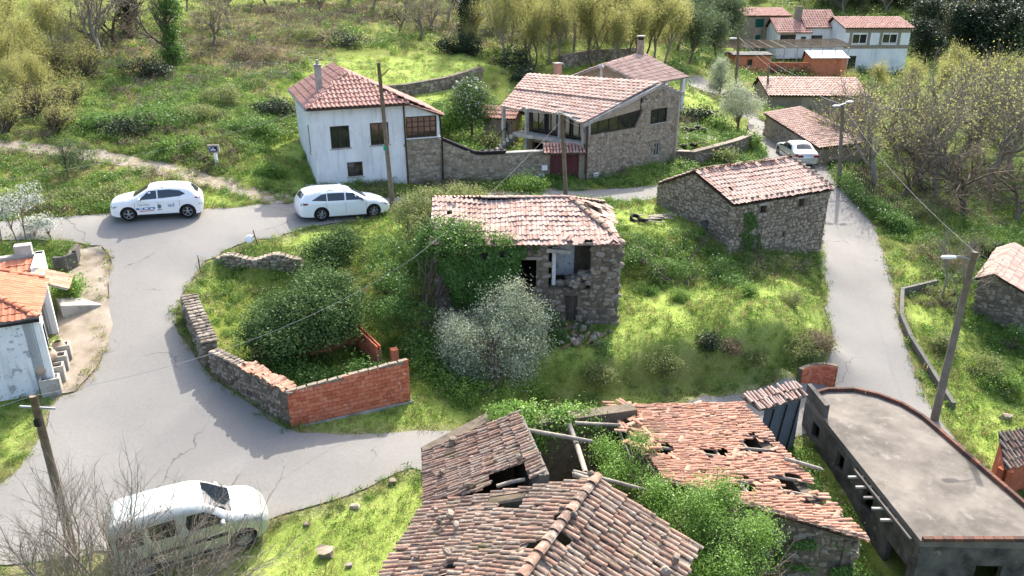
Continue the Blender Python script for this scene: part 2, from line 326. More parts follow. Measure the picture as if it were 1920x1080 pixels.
# road outlines, traced clockwise, and the block inside the loop of lanes
ROAD_OUT = PG('-40 418,60 412,160 404,220 399,300 401,370 393,440 390,485 384,560 380,650 374,720 372,800 368,920 361,1000 358,1040 358,1090 358,1180 353,1235 347')
ROAD_OUT += [np.array(q) for q in [(13.6, 47.2, 0), (16.6, 51.2, 0), (18.6, 56.4, 0)]]
ROAD_OUT += PG('1415 262,1412 240,1395 222,1370 200,1330 178,1290 158,1284 146,1310 142,1345 160,1385 190,1428 226,1440 250,1470 275,1545 300,1565 340,1590 365,1625 400,1645 440,1660 490,1676 540,1685 600,1700 660,1725 720,1748 770,1768 800')
ROAD_OUT += [np.array(q) for q in [(18.2, 25.5, 0), (17.4, 24.2, 0), (16.6, 22.5, 0), (15.6, 24.2, 0), (14.5, 26.2, 0), (12, 26.8, 0), (8.5, 25.1, 0), (3.4, 23.2, 0), (1.2, 21.4, 0), (-1.5, 20.9, 0)]]
ROAD_OUT += PG('770 875,690 915,600 945,500 972,420 1000,330 1015,215 1030,140 1045,60 1056,-40 1064,-60 980,-10 915,40 878,70 840,85 800,90 770,110 745,150 735,185 690,200 640,190 600,205 560,200 520,210 480,190 462,120 452,40 452,-40 456')
ROAD_IN = PG('345 545,380 488,440 462,520 446,570 428,620 420,700 406,740 390,800 382,900 374,1000 372,1120 378,1200 378,1240 372') + [np.array(q) for q in [(13.2, 43.8, 0), (15.6, 44.8, 0), (18.2, 47.0, 0), (18.9, 46.0, 0)]] + PG('1543 470,1543 500,1552 540,1546 580,1563 630,1562 660,1540 690,1500 710,1440 727,1390 738,1300 748') + [np.array(q) for q in [(5, 26.0, 0), (1.5, 24.6, 0), (-1.2, 23.6, 0)]] + PG('790 806,720 812,640 816,560 812,520 800,470 760,430 735,400 712,380 690,350 650,328 610,330 580')
TRACK = PG('-40 262,60 268,160 280,230 290,320 306,420 332,480 352,570 374,500 384,470 372,380 350,300 330,220 310,140 296,60 288,-40 286')
APRON = PG('130 470,190 462,205 500,200 560,212 610,200 650,180 690,140 735,100 742,95 690,110 640,108 590,120 540,125 500')
R2 = lambda P: [(p[0], p[1]) for p in P]
def rdist(P, x, y):                                       # distance to an outline
    d = np.full(np.shape(x), 1e9)
    for i in range(len(P)):
        ax, ay = P[i-1][:2]; bx, by = P[i][:2]; L = (bx-ax)**2+(by-ay)**2+1e-9
        t = np.clip(((x-ax)*(bx-ax)+(y-ay)*(by-ay))/L, 0, 1); d = np.minimum(d, np.hypot(x-ax-t*(bx-ax), y-ay-t*(by-ay)))
    return d
def on_road(x, y, marg=0):
    a = inpoly(x, y, ROAD_OUT) & ~inpoly(x, y, ROAD_IN)
    if marg:
        d = np.minimum(rdist(ROAD_OUT, x, y), rdist(ROAD_IN, x, y)); a = np.where(a, d > -marg, d < marg) if marg > 0 else a & (d > -marg)
    return a
# zones of ground cover
Z_LAWN = [PG(q) for q in ('1165 530,1300 545,1480 515,1545 490,1552 560,1560 640,1500 700,1400 735,1250 750,1000 745,880 760,900 680,1000 660,1080 640,1155 615', '1110 395,1240 378,1330 420,1300 445,1180 440', '345 545,380 488,480 455,640 420,740 395,780 420,700 470,640 500,560 480,430 480,360 560', '500 975,690 915,800 880,800 1080,740 1120,440 1120,450 1050', '1690 560,1800 600,1900 800,1900 900,1780 830,1720 700', '0 790,40 740,80 800,60 880,0 910', '550 760,770 755,900 770,790 815,600 822', '540 170,620 110,900 110,910 130,800 200,700 220,560 200', '320 340,480 375,470 388,380 392,300 370', '1270 170,1330 180,1390 230,1300 215', '415 320,480 290,560 250,590 320,570 372,500 350', '1640 430,1700 460,1740 520,1700 560,1680 520')]
Z_LITTER = [PG(q) for q in ('0 100,250 60,500 10,640 0,1280 0,1280 90,900 90,700 40,560 130,480 180,300 200,100 220,0 230', '1600 320,1900 330,1920 420,1650 420', '0 285,180 300,320 340,200 345,0 350')]
d_out = rdist(ROAD_OUT, GX, GY); d_in = rdist(ROAD_IN, GX, GY); rd = np.minimum(d_out, d_in)
on = inpoly(GX, GY, ROAD_OUT) & ~inpoly(GX, GY, ROAD_IN)
off = np.where(on, 0, np.clip(rd/.8, 0, 1)); tr = inpoly(GX, GY, TRACK); ap = inpoly(GX, GY, APRON)
off = off*np.where(tr | ap, .12, 1)
lawn = np.zeros(GX.shape); lit = np.zeros(GX.shape)
for P in Z_LAWN: lawn = np.maximum(lawn, inpoly(GX, GY, P))
bank = np.zeros(GX.shape)
for P in Z_LITTER: lit = np.maximum(lit, inpoly(GX, GY, P))
# the bank below the lawn: steep lip above, easing to the foot by the lane
BT_ = PG('1000 692,1080 682,1130 667,1240 642,1290 641,1400 627,1440 622,1500 632,1546 636'); BF_ = PG('1556 654,1500 694,1420 724,1350 740,1250 754,1100 760,1000 752'); BP_ = BT_+BF_
def pdist(P, x, y): return rdist(P+P[::-1][1:-1], x, y)
inb = inpoly(GX, GY, BP_); dT = pdist(BT_, GX, GY); dF = pdist(BF_, GX, GY); ff = dT/(dT+dF+1e-6)
def near(P, x, y):
    A_ = np.array(P); i_ = np.argmin((x[:, None]-A_[None, :, 0])**2+(y[:, None]-A_[None, :, 1])**2, 1); w_ = 1/((x[:, None]-A_[None, :, 0])**2+(y[:, None]-A_[None, :, 1])**2+.3)**1.5; return (w_*A_[None, :, 2]).sum(1)/w_.sum(1)
zT_ = near(BT_, GX[inb], GY[inb]); zF_ = near(BF_, GX[inb], GY[inb]); f_ = np.clip(ff[inb]*1.05+.10*(fbm(GX[inb]*1.7, GY[inb]*1.7, 2)-.37), 0, 1)
HF[inb] = zF_+(zT_-zF_)*(1-f_)**3.2
BANKF = np.zeros(GX.shape); BANKF[inb] = np.clip(1.25-1.4*ff[inb], 0, 1)
bank = BANKF; lawn = lawn*(1-.9*bank)
HB = HF.copy()
rough = .10+.28*(1-lawn)*np.clip((GY-15)/20, .3, 1)
HF = HB+off*((fbm(GX*.9, GY*.9, 4)-.47)*rough*1.3+(fbm(GX*3.1, GY*3.1, 2)-.37)*.07)
HT = HF-np.where(on & (rd > .25), .06, np.where(rd < .5, .02, 0))                 # the bed under the asphalt
V = np.stack([GX, GY, HT], -1).reshape(-1, 3); nx = len(gx); ny = len(gy)
ii, jj = np.meshgrid(np.arange(nx-1), np.arange(ny-1)); q0 = (jj*nx+ii).ravel()
s = NT('meadow_ground'); p = s.pos(); at = s.n('Attribute', attribute_name='cover'); sep = s.n('SeparateColor'); s.l(at.outputs['Color'], sep.inputs[0])
n1 = s.noise(p, .9, 6, .65); n2 = s.noise(p, 7, 5, .7); nn = s.mix(.5, n1, n2)
gr = s.ramp(nn, [(.3, C(110, 128, 60)), (.48, C(142, 160, 76)), (.6, C(162, 174, 94)), (.75, C(168, 164, 118))])
wl = s.ramp(nn, [(.3, C(76, 86, 38)), (.47, C(108, 122, 50)), (.6, C(128, 130, 74)), (.78, C(146, 134, 102))])
lt = s.ramp(nn, [(.3, C(84, 68, 54)), (.5, C(130, 106, 84)), (.7, C(160, 136, 112))])
dt = s.ramp(nn, [(.3, C(96, 82, 66)), (.5, C(136, 122, 104)), (.7, C(168, 158, 142))])
c = s.mix(sep.outputs[0], wl, gr); c = s.mix(sep.outputs[1], c, lt); c = s.mix(sep.outputs[2], c, dt); s.col(c)
s.bump(s.noise(p, 14, 6, .75), .9, .08); M['ground'] = s.fin(.95, .1)
ground = obj('ground', V, np.stack([q0, q0+1, q0+1+nx, q0+nx], 1), M['ground'], smooth=True); structure(ground)
def blur(a):
    for _ in range(2):
        b = a.copy(); b[1:-1, 1:-1] = (a[1:-1, 1:-1]*2+a[:-2, 1:-1]+a[2:, 1:-1]+a[1:-1, :-2]+a[1:-1, 2:])/6; a = b
    return a
edge = np.where(on, 1, np.clip(1-rd/.35, 0, 1)); dirt = np.maximum(edge, np.maximum(tr*.75, ap))
cv = np.stack([blur(lawn*1.), blur(np.maximum(lit*.6, bank*.3)), blur(dirt), np.ones(GX.shape)], -1).reshape(-1, 4)  # bank face browned: bare earth, plus its shade put into the colour
ca = ground.data.color_attributes.new('cover', 'FLOAT_COLOR', 'POINT'); ca.data.foreach_set('color', cv.astype(np.float32).ravel())
lawnF = blur(lawn*1.); litF = blur(lit*1.); ONF = on*1.; dirtF = np.clip(np.maximum(np.maximum(ONF, np.clip(1-rd/.22, 0, 1)), np.maximum(np.maximum(tr*.93, ap*.97), bank*.55)), 0, 1)
# draped sheets (road, track, apron)
def drape(name, outer, mat, lift, step, hole=None, jit=0):
    def dens(P, jt):
        r = []
        for i in range(len(P)):
            a = np.array(P[i-1][:2]); b = np.array(P[i][:2]); L = np.linalg.norm(b-a); k = max(1, int(L/.5))
            for q in range(k):
                pt = a+(b-a)*q/k; r.append(pt+(np.array([vnoise(pt[0]*2.3, pt[1]*2.3), vnoise(pt[1]*2.1+50, pt[0]*2.1)])-.5)*jt)
        return r
    o = dens(outer, jit); h = dens(hole, jit) if hole is not None else []
    xs = [p[0] for p in o]; ys = [p[1] for p in o]
    gxx, gyy = np.meshgrid(np.arange(min(xs), max(xs), step), np.arange(min(ys), max(ys), step)); gxx = gxx.ravel(); gyy = gyy.ravel()
    m = inpoly(gxx, gyy, o) & (rdist(o, gxx, gyy) > .3)
    if h: m &= ~inpoly(gxx, gyy, h) & (rdist(h, gxx, gyy) > .3)
    pts = o+h+list(zip(gxx[m], gyy[m]))
    E_ = [(i, (i+1) % len(o)) for i in range(len(o))]+[(len(o)+i, len(o)+(i+1) % len(h)) for i in range(len(h))]
    v2, _, f2, *_ = delaunay_2d_cdt([Vector((float(a), float(b))) for a, b in pts], E_, [], 0, 1e-5)
    v2 = np.array([(q.x, q.y) for q in v2]); f2 = np.array(f2); cen = v2[f2].mean(1)
    k = inpoly(cen[:, 0], cen[:, 1], o)
    if h: k &= ~inpoly(cen[:, 0], cen[:, 1], h)
    z = interp(HF, v2[:, 0], v2[:, 1])+lift
    return obj(name, np.column_stack([v2, z]), f2[k], mat, smooth=True)
s = NT('worn_asphalt'); p = s.pos(); n1 = s.noise(p, .22, 4, .6); n2 = s.noise(p, 45, 3, .7); n3 = s.noise(p, 9, 5, .75)
c = s.ramp(s.mix(.45, n1, n3), [(.3, C(121, 118, 112)), (.5, C(133, 130, 124)), (.68, C(143, 139, 132))])
c = s.mix(s.math('MULTIPLY', s.step(n2, .45, .75), .35), c, C(92, 92, 94))
vo = s.n('TexVoronoi', feature='DISTANCE_TO_EDGE'); vo.inputs['Scale'].default_value = .22
wp = s.n('VectorMath', operation='ADD'); wn = s.n('TexNoise'); wn.inputs['Scale'].default_value = 1.3; wn.inputs['Detail'].default_value = 6; s.l(p, wn.inputs['Vector']); s.l(p, wp.inputs[0]); s.l(wn.outputs['Color'], wp.inputs[1]); s.l(wp.outputs[0], vo.inputs['Vector'])
crk = s.math('MULTIPLY', s.math('SUBTRACT', 1, s.step(vo.outputs['Distance'], .0015, .006)), s.step(s.noise(p, .4, 2), .52, .6))
vo2 = s.n('TexVoronoi', feature='DISTANCE_TO_EDGE'); vo2.inputs['Scale'].default_value = .55; s.l(wp.outputs[0], vo2.inputs['Vector'])
crk2 = s.math('MULTIPLY', s.math('SUBTRACT', 1, s.step(vo2.outputs['Distance'], .001, .006)), s.step(s.noise(p, .3, 3), .54, .64))
c = s.mix(s.math('MULTIPLY', crk2, .4), c, C(84, 82, 78)); c = s.mix(s.math('MULTIPLY', s.step(s.noise(p, .16, 2, .4), .56, .60), .22), c, C(104, 103, 102))
c = s.mix(s.math('MULTIPLY', crk, .7), c, C(64, 62, 58)); c = s.mix(s.math('MULTIPLY', s.step(s.noise(p, .5, 6, .75), .6, .75), .4), c, C(108, 104, 99))
s.col(c); s.bump(s.mix(.3, n2, crk), .35, .01); M['asphalt'] = s.fin(.95, .12)
structure(drape('road', ROAD_OUT, M['asphalt'], .02, .6, ROAD_IN, .22))
M['apron'] = mk('old_concrete_apron', [C(120, 108, 94), C(146, 134, 118), C(162, 152, 138)], 1.2, 0, .92, .3, 25, [(C(92, 78, 60), .9, .54, .68, .6), (C(186, 178, 166), 4, .62, .7, .4), (C(84, 96, 44), 1.4, .66, .72, .5)])
structure(drape('pavement', APRON, M['apron'], .03, .6))
M['gravel'] = mk('gravel_track', [C(104, 92, 76), C(140, 130, 114), C(164, 156, 142)], 1.5, 0, .95, .6, 30, [(C(112, 100, 48), 1.3, .52, .64, .7), (C(120, 84, 56), 2.2, .58, .7, .6)])
structure(drape('track', TRACK, M['gravel'], .02, .6, None, .35))
structure(drape('driveway', PG('1024 343,1092 342,1108 356,1010 358'), M['apron'], .03, .5))
structure(drape('courtyard', PG('1262 262,1262 232,1300 228,1355 255,1330 272,1290 262'), mk('pale_paving', [C(188, 180, 168), C(204, 198, 188)], 2, 0, .9, .2), .03, .6))
# ------------------------------------------------------------------ small repeated pieces: tiles, stones, bricks
def var_meshes(fn, n, mat, name):
    r = []
    for k in range(n):
        V, Fc = fn(np.random.default_rng(100+k)); r.append(mesh(name, V, Fc, mat, False))
    return r
def barrel(rng, arc=2.5, seg=5):                          # cover tile: length along y, unit width and length
    V = []; Fc = []
    for (y, r, dz) in ((-.56, .52, .10), (.56, .44, -.06)):
        for k in range(seg+1):
            a = (k/seg-.5)*arc; V.append((r*sin(a), y, r*cos(a)*.95-.30+dz+rng.normal(0, .008)))
    n = seg+1
    for k in range(seg): Fc.append((k, k+1, n+k+1, n+k))
    b = len(V)                                            # thickness at the lower lip
    for k in range(n): x, y, z = V[k]; V.append((x*.82, y+.02, z-.10))
    for k in range(seg): Fc.append((b+k, b+k+1, k+1, k))
    return V, Fc
def roman(rng):                                           # interlocking tile: flat pan and roll, with a lip
    prof = [(-.5, .02), (-.30, -.02), (-.05, 0), (.06, .16), (.24, .24), (.42, .16), (.5, .03)]
    V = []; Fc = []
    for y, dz in ((-.55, .16), (.52, 0)):
        for x, z in prof: V.append((x, y, z+dz+rng.normal(0, .006)))
    n = len(prof)
    for k in range(n-1): Fc.append((k, k+1, n+k+1, n+k))
    b = len(V)
    for k in range(n): x, y, z = V[k]; V.append((x, y+.01, z-.16))
    for k in range(n-1): Fc.append((b+k, b+k+1, k+1, k))
    return V, Fc
def rock(rng, jit=.10):                                   # rough block, 1 x 1 x 1
    V = []; idx = {}
    for i, x in enumerate((-.5, 0, .5)):
        for j, y in enumerate((-.5, 0, .5)):
            for k, z in enumerate((-.5, 0, .5)):
                if (i, j, k) == (1, 1, 1): continue
                p = np.array([x, y, z]); m = np.count_nonzero(p)
                p = p*{1: 1.0, 2: .87, 3: .74}[m]+rng.normal(0, jit*.6, 3)*.6; idx[(i, j, k)] = len(V); V.append(p)
    Fc = []
    for ax in range(3):
        for s_ in (0, 2):
            o = [a for a in range(3) if a != ax]
            for a in (0, 1):
                for b in (0, 1):
                    q = []
                    for da, db in ((0, 0), (1, 0), (1, 1), (0, 1)):
                        t = [0, 0, 0]; t[ax] = s_; t[o[0]] = a+da; t[o[1]] = b+db; q.append(idx[tuple(t)])
                    flip = (s_ == 0) != (ax == 1); Fc.append(tuple(q[::-1] if flip else q))
    return V, Fc
def bricks_(rng):
    x, y, z = .478, .5, .455; b = .02
    V = []
    for sy, k in ((-1, 0), (1, 0)):
        for sx, sz in ((-1, -1), (1, -1), (1, 1), (-1, 1)): V.append((sx*x, sy*y*.9, sz*z))
    for sx, sz in ((-1, -1), (1, -1), (1, 1), (-1, 1)): V.append((sx*(x-b), -y, sz*(z-b*2)))
    V = np.array(V)+rng.normal(0, .008, (12, 3))
    return V, [(8, 9, 10, 11), (0, 1, 9, 8), (1, 2, 10, 9), (2, 3, 11, 10), (3, 0, 8, 11), (0, 4, 5, 1), (1, 5, 6, 2), (2, 6, 7, 3), (3, 7, 4, 0), (7, 6, 5, 4)]
class Pool:                                               # alike pieces of one thing: the 300 nearest are parts, the rest one part
    def __init__(s): s.it = []
    def add(s, me, R, t, sc): s.it.append((me, np.asarray(R, float), np.asarray(t, float), np.asarray(sc, float)))
    def finish(s, parent, name, limit=300):
        off = root_of(parent); s.it.sort(key=lambda q: np.linalg.norm(q[2]-CAMP))
        for me, R, t, sc in s.it[:limit]:
            o = bpy.data.objects.new(name, me); link(o); o.parent = parent
            m = np.eye(4); m[:3, :3] = R*sc[None, :]; m[:3, 3] = t-off; o.matrix_basis = Matrix(m.tolist())
        rest = s.it[limit:]
        if rest:
            VV = []; FF = []; n = 0; cache = {}
            for me, R, t, sc in rest:
                if me.name not in cache:
                    v = np.empty(len(me.vertices)*3, np.float32); me.vertices.foreach_get('co', v); cache[me.name] = (v.reshape(-1, 3), [tuple(p.vertices) for p in me.polygons])
                v, f = cache[me.name]; VV.append((v*sc)@R.T+t); FF += [tuple(i+n for i in q) for q in f]; n += len(v)
            stuff(obj(name+'_field', np.concatenate(VV), FF, rest[0][0].materials[0], parent))
def P3(*a): return np.array(a, float)
def frame(ex, ey):
    ex = ex/np.linalg.norm(ex); ey = ey-(ey@ex)*ex; ey /= np.linalg.norm(ey); return np.stack([ex, ey, np.cross(ex, ey)], 1)
TV = {}
def tiles(pool, c00, c10, c11, c01, tw, tl, kind='barrel', mat='tile_old', keep=None, sag=None, jit=.012, rot=.02, drop=.01, seed=1, hs=1.0):
    key = (kind, mat)
    if key not in TV: TV[key] = var_meshes(barrel if kind == 'barrel' else roman, 4, M[mat], 'tile')
    rng = np.random.default_rng(seed); c00, c10, c11, c01 = [np.array(q, float) for q in (c00, c10, c11, c01)]
    n = max(1, round(max(np.linalg.norm(c10-c00), np.linalg.norm(c11-c01))/tw)); m = max(1, round(np.linalg.norm((c01+c11-c00-c10)/2)/tl))
    bil = lambda u, v: c00*(1-u)*(1-v)+c10*u*(1-v)+c11*u*v+c01*(1-u)*v
    for j in range(m):
        sh = rng.normal(0, .15)*0
        for i in range(n):
            u = (i+.5+sh)/n; v = (j+.5)/m
            if keep is not None and not keep(u, v): continue
            if rng.random() < drop: continue
            ex = bil((i+1)/n, v)-bil(i/n, v); ey = bil(u, (j+1)/m)-bil(u, j/m); wx = np.linalg.norm(ex); wy = np.linalg.norm(ey)
            if wx < tw*.45: continue
            p = bil(u, v); R = frame(ex, ey)
            if sag is not None: p = p+np.array([0, 0, sag(u, v)])
            a = rng.normal(0, rot); R = R@np.array([[cos(a), -sin(a), 0], [sin(a), cos(a), 0], [0, 0, 1]])
            t2 = rng.normal(0, rot*.6)+.02; R = R@np.array([[1, 0, 0], [0, cos(t2), sin(t2)], [0, -sin(t2), cos(t2)]])
            p = p+R@np.array([rng.normal(0, jit*.5), rng.normal(0, jit*1.5), rng.normal(0, jit*.5)+(.05*tw/.2 if kind == 'barrel' else .02)])
            pool.add(TV[key][rng.integers(4)], R, p, (wx*(1.0 if kind == 'roman' else .80), wy*1.02, tw*hs*(.8 if kind == 'barrel' else .34)))
def slab(parent, pts, th, mat, name='deck', dip=0.):              # roof deck / pan layer under the tiles
    pts = np.array(pts, float); n = np.cross(pts[1]-pts[0], pts[2]-pts[0]); n /= np.linalg.norm(n)
    if n[2] < 0: n = -n
    pts = pts-n*dip
    k = len(pts); return obj(name, np.concatenate([pts, pts-n*th]), [tuple(range(k)), tuple(reversed(range(k, 2*k)))]+[(i, k+i, k+(i+1) % k, (i+1) % k) for i in range(k)], M[mat], parent)
def wave_roof(parent, c00, c10, c11, c01, tw, tl, mat, keep=None, name='tiles', hs=1., lift=.02):   # far roof: rows of tiles in one shell
    c00, c10, c11, c01 = [np.array(q, float) for q in (c00, c10, c11, c01)]
    n = max(1, round(np.linalg.norm(c10-c00)/tw)); m = max(1, round(np.linalg.norm((c01+c11-c00-c10)/2)/tl))
    nrm = np.cross(c10-c00, c01-c00); nrm /= np.linalg.norm(nrm); nrm = nrm if nrm[2] > 0 else -nrm
    prof = [(0, .0), (.3, 0), (.45, .7), (.65, 1.), (.85, .7), (1., .0)]
    V = []; Fc = []
    rng = np.random.default_rng(int(abs(c00[0])*100))
    for j in range(m):
        for i in range(n):
            u = (i+.5)/n; v = (j+.5)/m
            if keep is not None and not keep(u, v): continue
            b = len(V); jz = rng.normal(0, .006)
            for (vv, dz) in ((j/m-.08/m, .045), ((j+1)/m, 0)):
                for (f, h) in prof:
                    uu = (i+f)/n; p = c00*(1-uu)*(1-vv)+c10*uu*(1-vv)+c11*uu*vv+c01*(1-uu)*vv
                    V.append(p+nrm*(h*.22*tw*hs+dz*hs+jz+lift))
            Fc += [(b+k, b+k+1, b+7+k, b+6+k) for k in range(5)]
            b2 = len(V)
            for k in range(6): V.append(V[b+k]-nrm*.05*hs)
            Fc += [(b2+k, b2+k+1, b+k+1, b+k) for k in range(5)]
    if V: stuff(obj(name, V, Fc, M[mat], parent))
SV = {}
def stones(pool, P0, e, L, z0, z1, size=.26, mat='stone', depth=.16, seed=2, out=-1, skip=None, proud=.03, ar=1.5):
    """coursed rubble on a vertical face; z0, z1 are functions of the distance along; skip(a, z) leaves openings"""
    if mat not in SV: SV[mat] = var_meshes(rock, 8, M[mat], 'stone')
    rng = np.random.default_rng(seed); e = np.array([e[0], e[1], 0.]); nrm = np.array([e[1], -e[0], 0.])*(-out)
    R0 = np.stack([e, nrm*-1, np.array([0, 0, 1.])], 1)
    if np.linalg.det(R0) < 0: R0[:, 0] *= -1
    zlo = min(z0(a) for a in np.linspace(0, L, 9)); zhi = max(z1(a) for a in np.linspace(0, L, 9)); z = zlo
    while z < zhi:
        h = size*rng.uniform(.55, 1.15)/ar*1.25; a = -rng.random()*size*.5
        while a < L:
            wd = size*rng.choice([.55, .75, 1., 1.3, 1.7])*rng.uniform(.85, 1.15); ac = a+wd/2; a += wd
            hh = h*rng.uniform(.7, 1.3); zc = z+h/2+rng.normal(0, h*.16)+.05*sin(ac*2.1+seed)
            if ac < .0 or ac > L or zc < z0(ac)-.1 or zc+h*.3 > z1(ac): continue
            if skip is not None and skip(ac, zc): continue
            p = np.array([P0[0], P0[1], 0.])+e*ac+np.array([0, 0, zc])+nrm*(proud+rng.normal(0, .014)-depth/2)
            an = rng.normal(0, .16); ca, sa = cos(an), sin(an)
            pool.add(SV[mat][rng.integers(8)], R0@np.array([[ca, 0, sa], [0, 1, 0], [-sa, 0, ca]]), p, (wd*.97, depth, hh*.97))
        z += h
def wallbox(mb, P0, e, L, th, z0, z1):                    # wall slab: outer face on P0..P0+eL, thickness to the inside (left of e)
    P0 = np.array(P0[:2], float); e = np.array(e, float); n = np.array([-e[1], e[0]])
    q = [P0, P0+e*L, P0+e*L+n*th, P0+n*th]; a0, a1 = (z0 if not np.isscalar(z0) else (z0, z0)); b0, b1 = (z1 if not np.isscalar(z1) else (z1, z1))
    mb.hexa([(*q[0], a0), (*q[1], a1), (*q[2], a1), (*q[3], a0), (*q[0], b0), (*q[1], b1), (*q[2], b1), (*q[3], b0)])
def wall_open(name, mat, parent, P0, e, L, th, z0, ztop, opens):
    """wall with openings: ztop(a) top height; opens: (a0, a1, z0, z1)"""
    mb = MB(); br = sorted({0., float(L)} | {q for o in opens for q in o[:2]} | set(np.linspace(0, L, 7)))
    P0 = np.array(P0[:2], float); e = np.array(e, float)
    for a, b in zip(br[:-1], br[1:]):
        if b-a < 1e-4: continue
        mid = (a+b)/2; seg = sorted([o for o in opens if o[0] <= mid <= o[1]], key=lambda o: o[2]); z = z0
        for o in seg:
            if o[2] > z+.01: wallbox(mb, P0+e*a, e, b-a, th, z, o[2])
            z = o[3]
        if min(ztop(a), ztop(b)) > z: wallbox(mb, P0+e*a, e, b-a, th, z, (ztop(a), ztop(b)))
    return mb.build(name, mat, parent)
def window(parent, P0, e, a0, a1, z0, z1, frame_m='brown_frame', cols=2, rows=1, fw=.07, rec=.08, sill=True, gm='glass'):
    P0 = np.array(P0[:2], float); e = np.array(e, float); n = np.array([-e[1], e[0]])
    pt = lambda a, d, z: (*(P0+e*a+n*d), z)
    mb = MB()
    def bx(m_, a, b, d0, d1, za, zb): m_.hexa([pt(a, d0, za), pt(b, d0, za), pt(b, d1, za), pt(a, d1, za), pt(a, d0, zb), pt(b, d0, zb), pt(b, d1, zb), pt(a, d1, zb)])
    bx(mb, a0, a0+fw, rec-.04, rec+.04, z0, z1); bx(mb, a1-fw, a1, rec-.04, rec+.04, z0, z1); bx(mb, a0+fw, a1-fw, rec-.04, rec+.04, z0, z0+fw); bx(mb, a0+fw, a1-fw, rec-.04, rec+.04, z1-fw, z1)
    wn = mb.build('window', M[frame_m], parent)
    for i in range(1, cols):
        m2 = MB(); c = a0+(a1-a0)*i/cols; bx(m2, c-fw*.5, c+fw*.5, rec-.035, rec+.035, z0+fw, z1-fw); m2.build('mullion', M[frame_m], wn)
    for j in range(1, rows):
        m2 = MB(); c = z0+(z1-z0)*j/rows; bx(m2, a0+fw, a1-fw, rec-.02, rec+.02, c-.02, c+.02); m2.build('glazing_bar', M[frame_m], wn)
    for i in range(cols):
        m2 = MB(); bx(m2, a0+(a1-a0)*i/cols+fw*.5, a0+(a1-a0)*(i+1)/cols-fw*.5, rec+.0, rec+.012, z0+fw*.5, z1-fw*.5); m2.build('pane', M[gm], wn)
    if sill:
        m2 = MB(); bx(m2, a0-.08, a1+.08, -.05, rec-.045, z0-.06, z0-.005); m2.build('sill', M['concrete'], wn)
    return wn
def ridge_row(parent, a, b, mat='tile_red', r=.12, n=None, name='ridge_tile', sag=0, pool=None):
    a = np.array(a, float); b = np.array(b, float); L = np.linalg.norm(b-a); n = n or max(1, round(L/.4)); key = ('barrel', mat)
    if key not in TV: TV[key] = var_meshes(barrel, 4, M[mat], 'tile')
    d = (b-a)/L; ex = np.cross(d, (0, 0, 1)); R = frame(ex, d); q = pool or Pool(); rng = np.random.default_rng(int(L*1000))
    for i in range(n): q.add(TV[key][i % 4], R, a+d*L*(i+.5)/n+np.array([rng.normal(0, .01), 0, rng.normal(0, .008)+.02]), (r*2, L/n, r*1.5))
    if pool is None: q.finish(parent, name)
# ------------------------------------------------------------------ buildings
def loc(o, r):
    e = np.array([cos(r), sin(r)]); n = np.array([-sin(r), cos(r)]); o = np.array(o[:2], float)
    return e, n, (lambda a, b, z: np.array([*(o+e*a+n*b), z]))
def pent(parent, P0, e, L, th, z0, zl, zp, ap, zr, mat, name='wall'):   # gable wall with a peak at ap
    P0 = np.array(P0[:2], float); e = np.array(e, float); n = np.array([-e[1], e[0]])
    pr = [(0, z0), (L, z0), (L, zr), (ap, zp), (0, zl)]
    V = [(*(P0+e*a), z) for a, z in pr]+[(*(P0+e*a+n*th), z) for a, z in pr]
    return obj(name, V, [(0, 1, 2, 3, 4), (9, 8, 7, 6, 5)]+[(i, i+5, (i+1) % 5+5, (i+1) % 5) for i in range(5)], M[mat], parent)
def gable_house(name, label, P0, e, L, Dp, z0, ze, zr, wm, tm, opens=(), cat='house', group=None, oh=.25, tw=.25, tl=.4, th=.3, skin=None, ridge_at=.5, fm='brown_frame'):
    P0 = np.array(P0[:2], float); e = np.array(e, float); e /= np.linalg.norm(e); n = np.array([-e[1], e[0]])
    t = thing(name, (*(P0+e*L/2+n*Dp/2), z0+.3), label, cat, group); q = lambda a, b, z: np.array([*(P0+e*a+n*b), z])
    rb = Dp*ridge_at
    wall_open('wall', M[wm], t, P0, e, L, th, z0, lambda a: ze, [o[:4] for o in opens])
    wall_open('wall', M[wm], t, q(L, Dp, 0), -e, L, th, z0, lambda a: ze, [])
    pent(t, q(L, th, 0), n, Dp-2*th, th, z0, ze, zr-.1, rb-th, ze, wm); pent(t, q(0, Dp-th, 0), -n, Dp-2*th, th, z0, ze, zr-.1, Dp-rb-th, ze, wm)
    for o in opens: window(t, P0, e, *o[:4], frame_m=(o[4] if len(o) > 4 else fm), cols=(o[5] if len(o) > 5 else 2), gm=(o[6] if len(o) > 6 else 'glass'))
    k = (zr-ze)/rb; k2 = (zr-ze)/(Dp-rb)
    A = [q(-oh, -oh, ze-oh*k+.06), q(L+oh, -oh, ze-oh*k+.06), q(L+oh, rb, zr+.06), q(-oh, rb, zr+.06)]
    B = [q(L+oh, Dp+oh, ze-oh*k2+.06), q(-oh, Dp+oh, ze-oh*k2+.06), q(-oh, rb, zr+.06), q(L+oh, rb, zr+.06)]
    for S in (A, B):
        d = slab(t, S, .09, 'roof_dark', 'roof'); wave_roof(d, *S, tw, tl, tm)
    ridge_row(t, A[3], A[2], tm, .11)
    return t, q, A
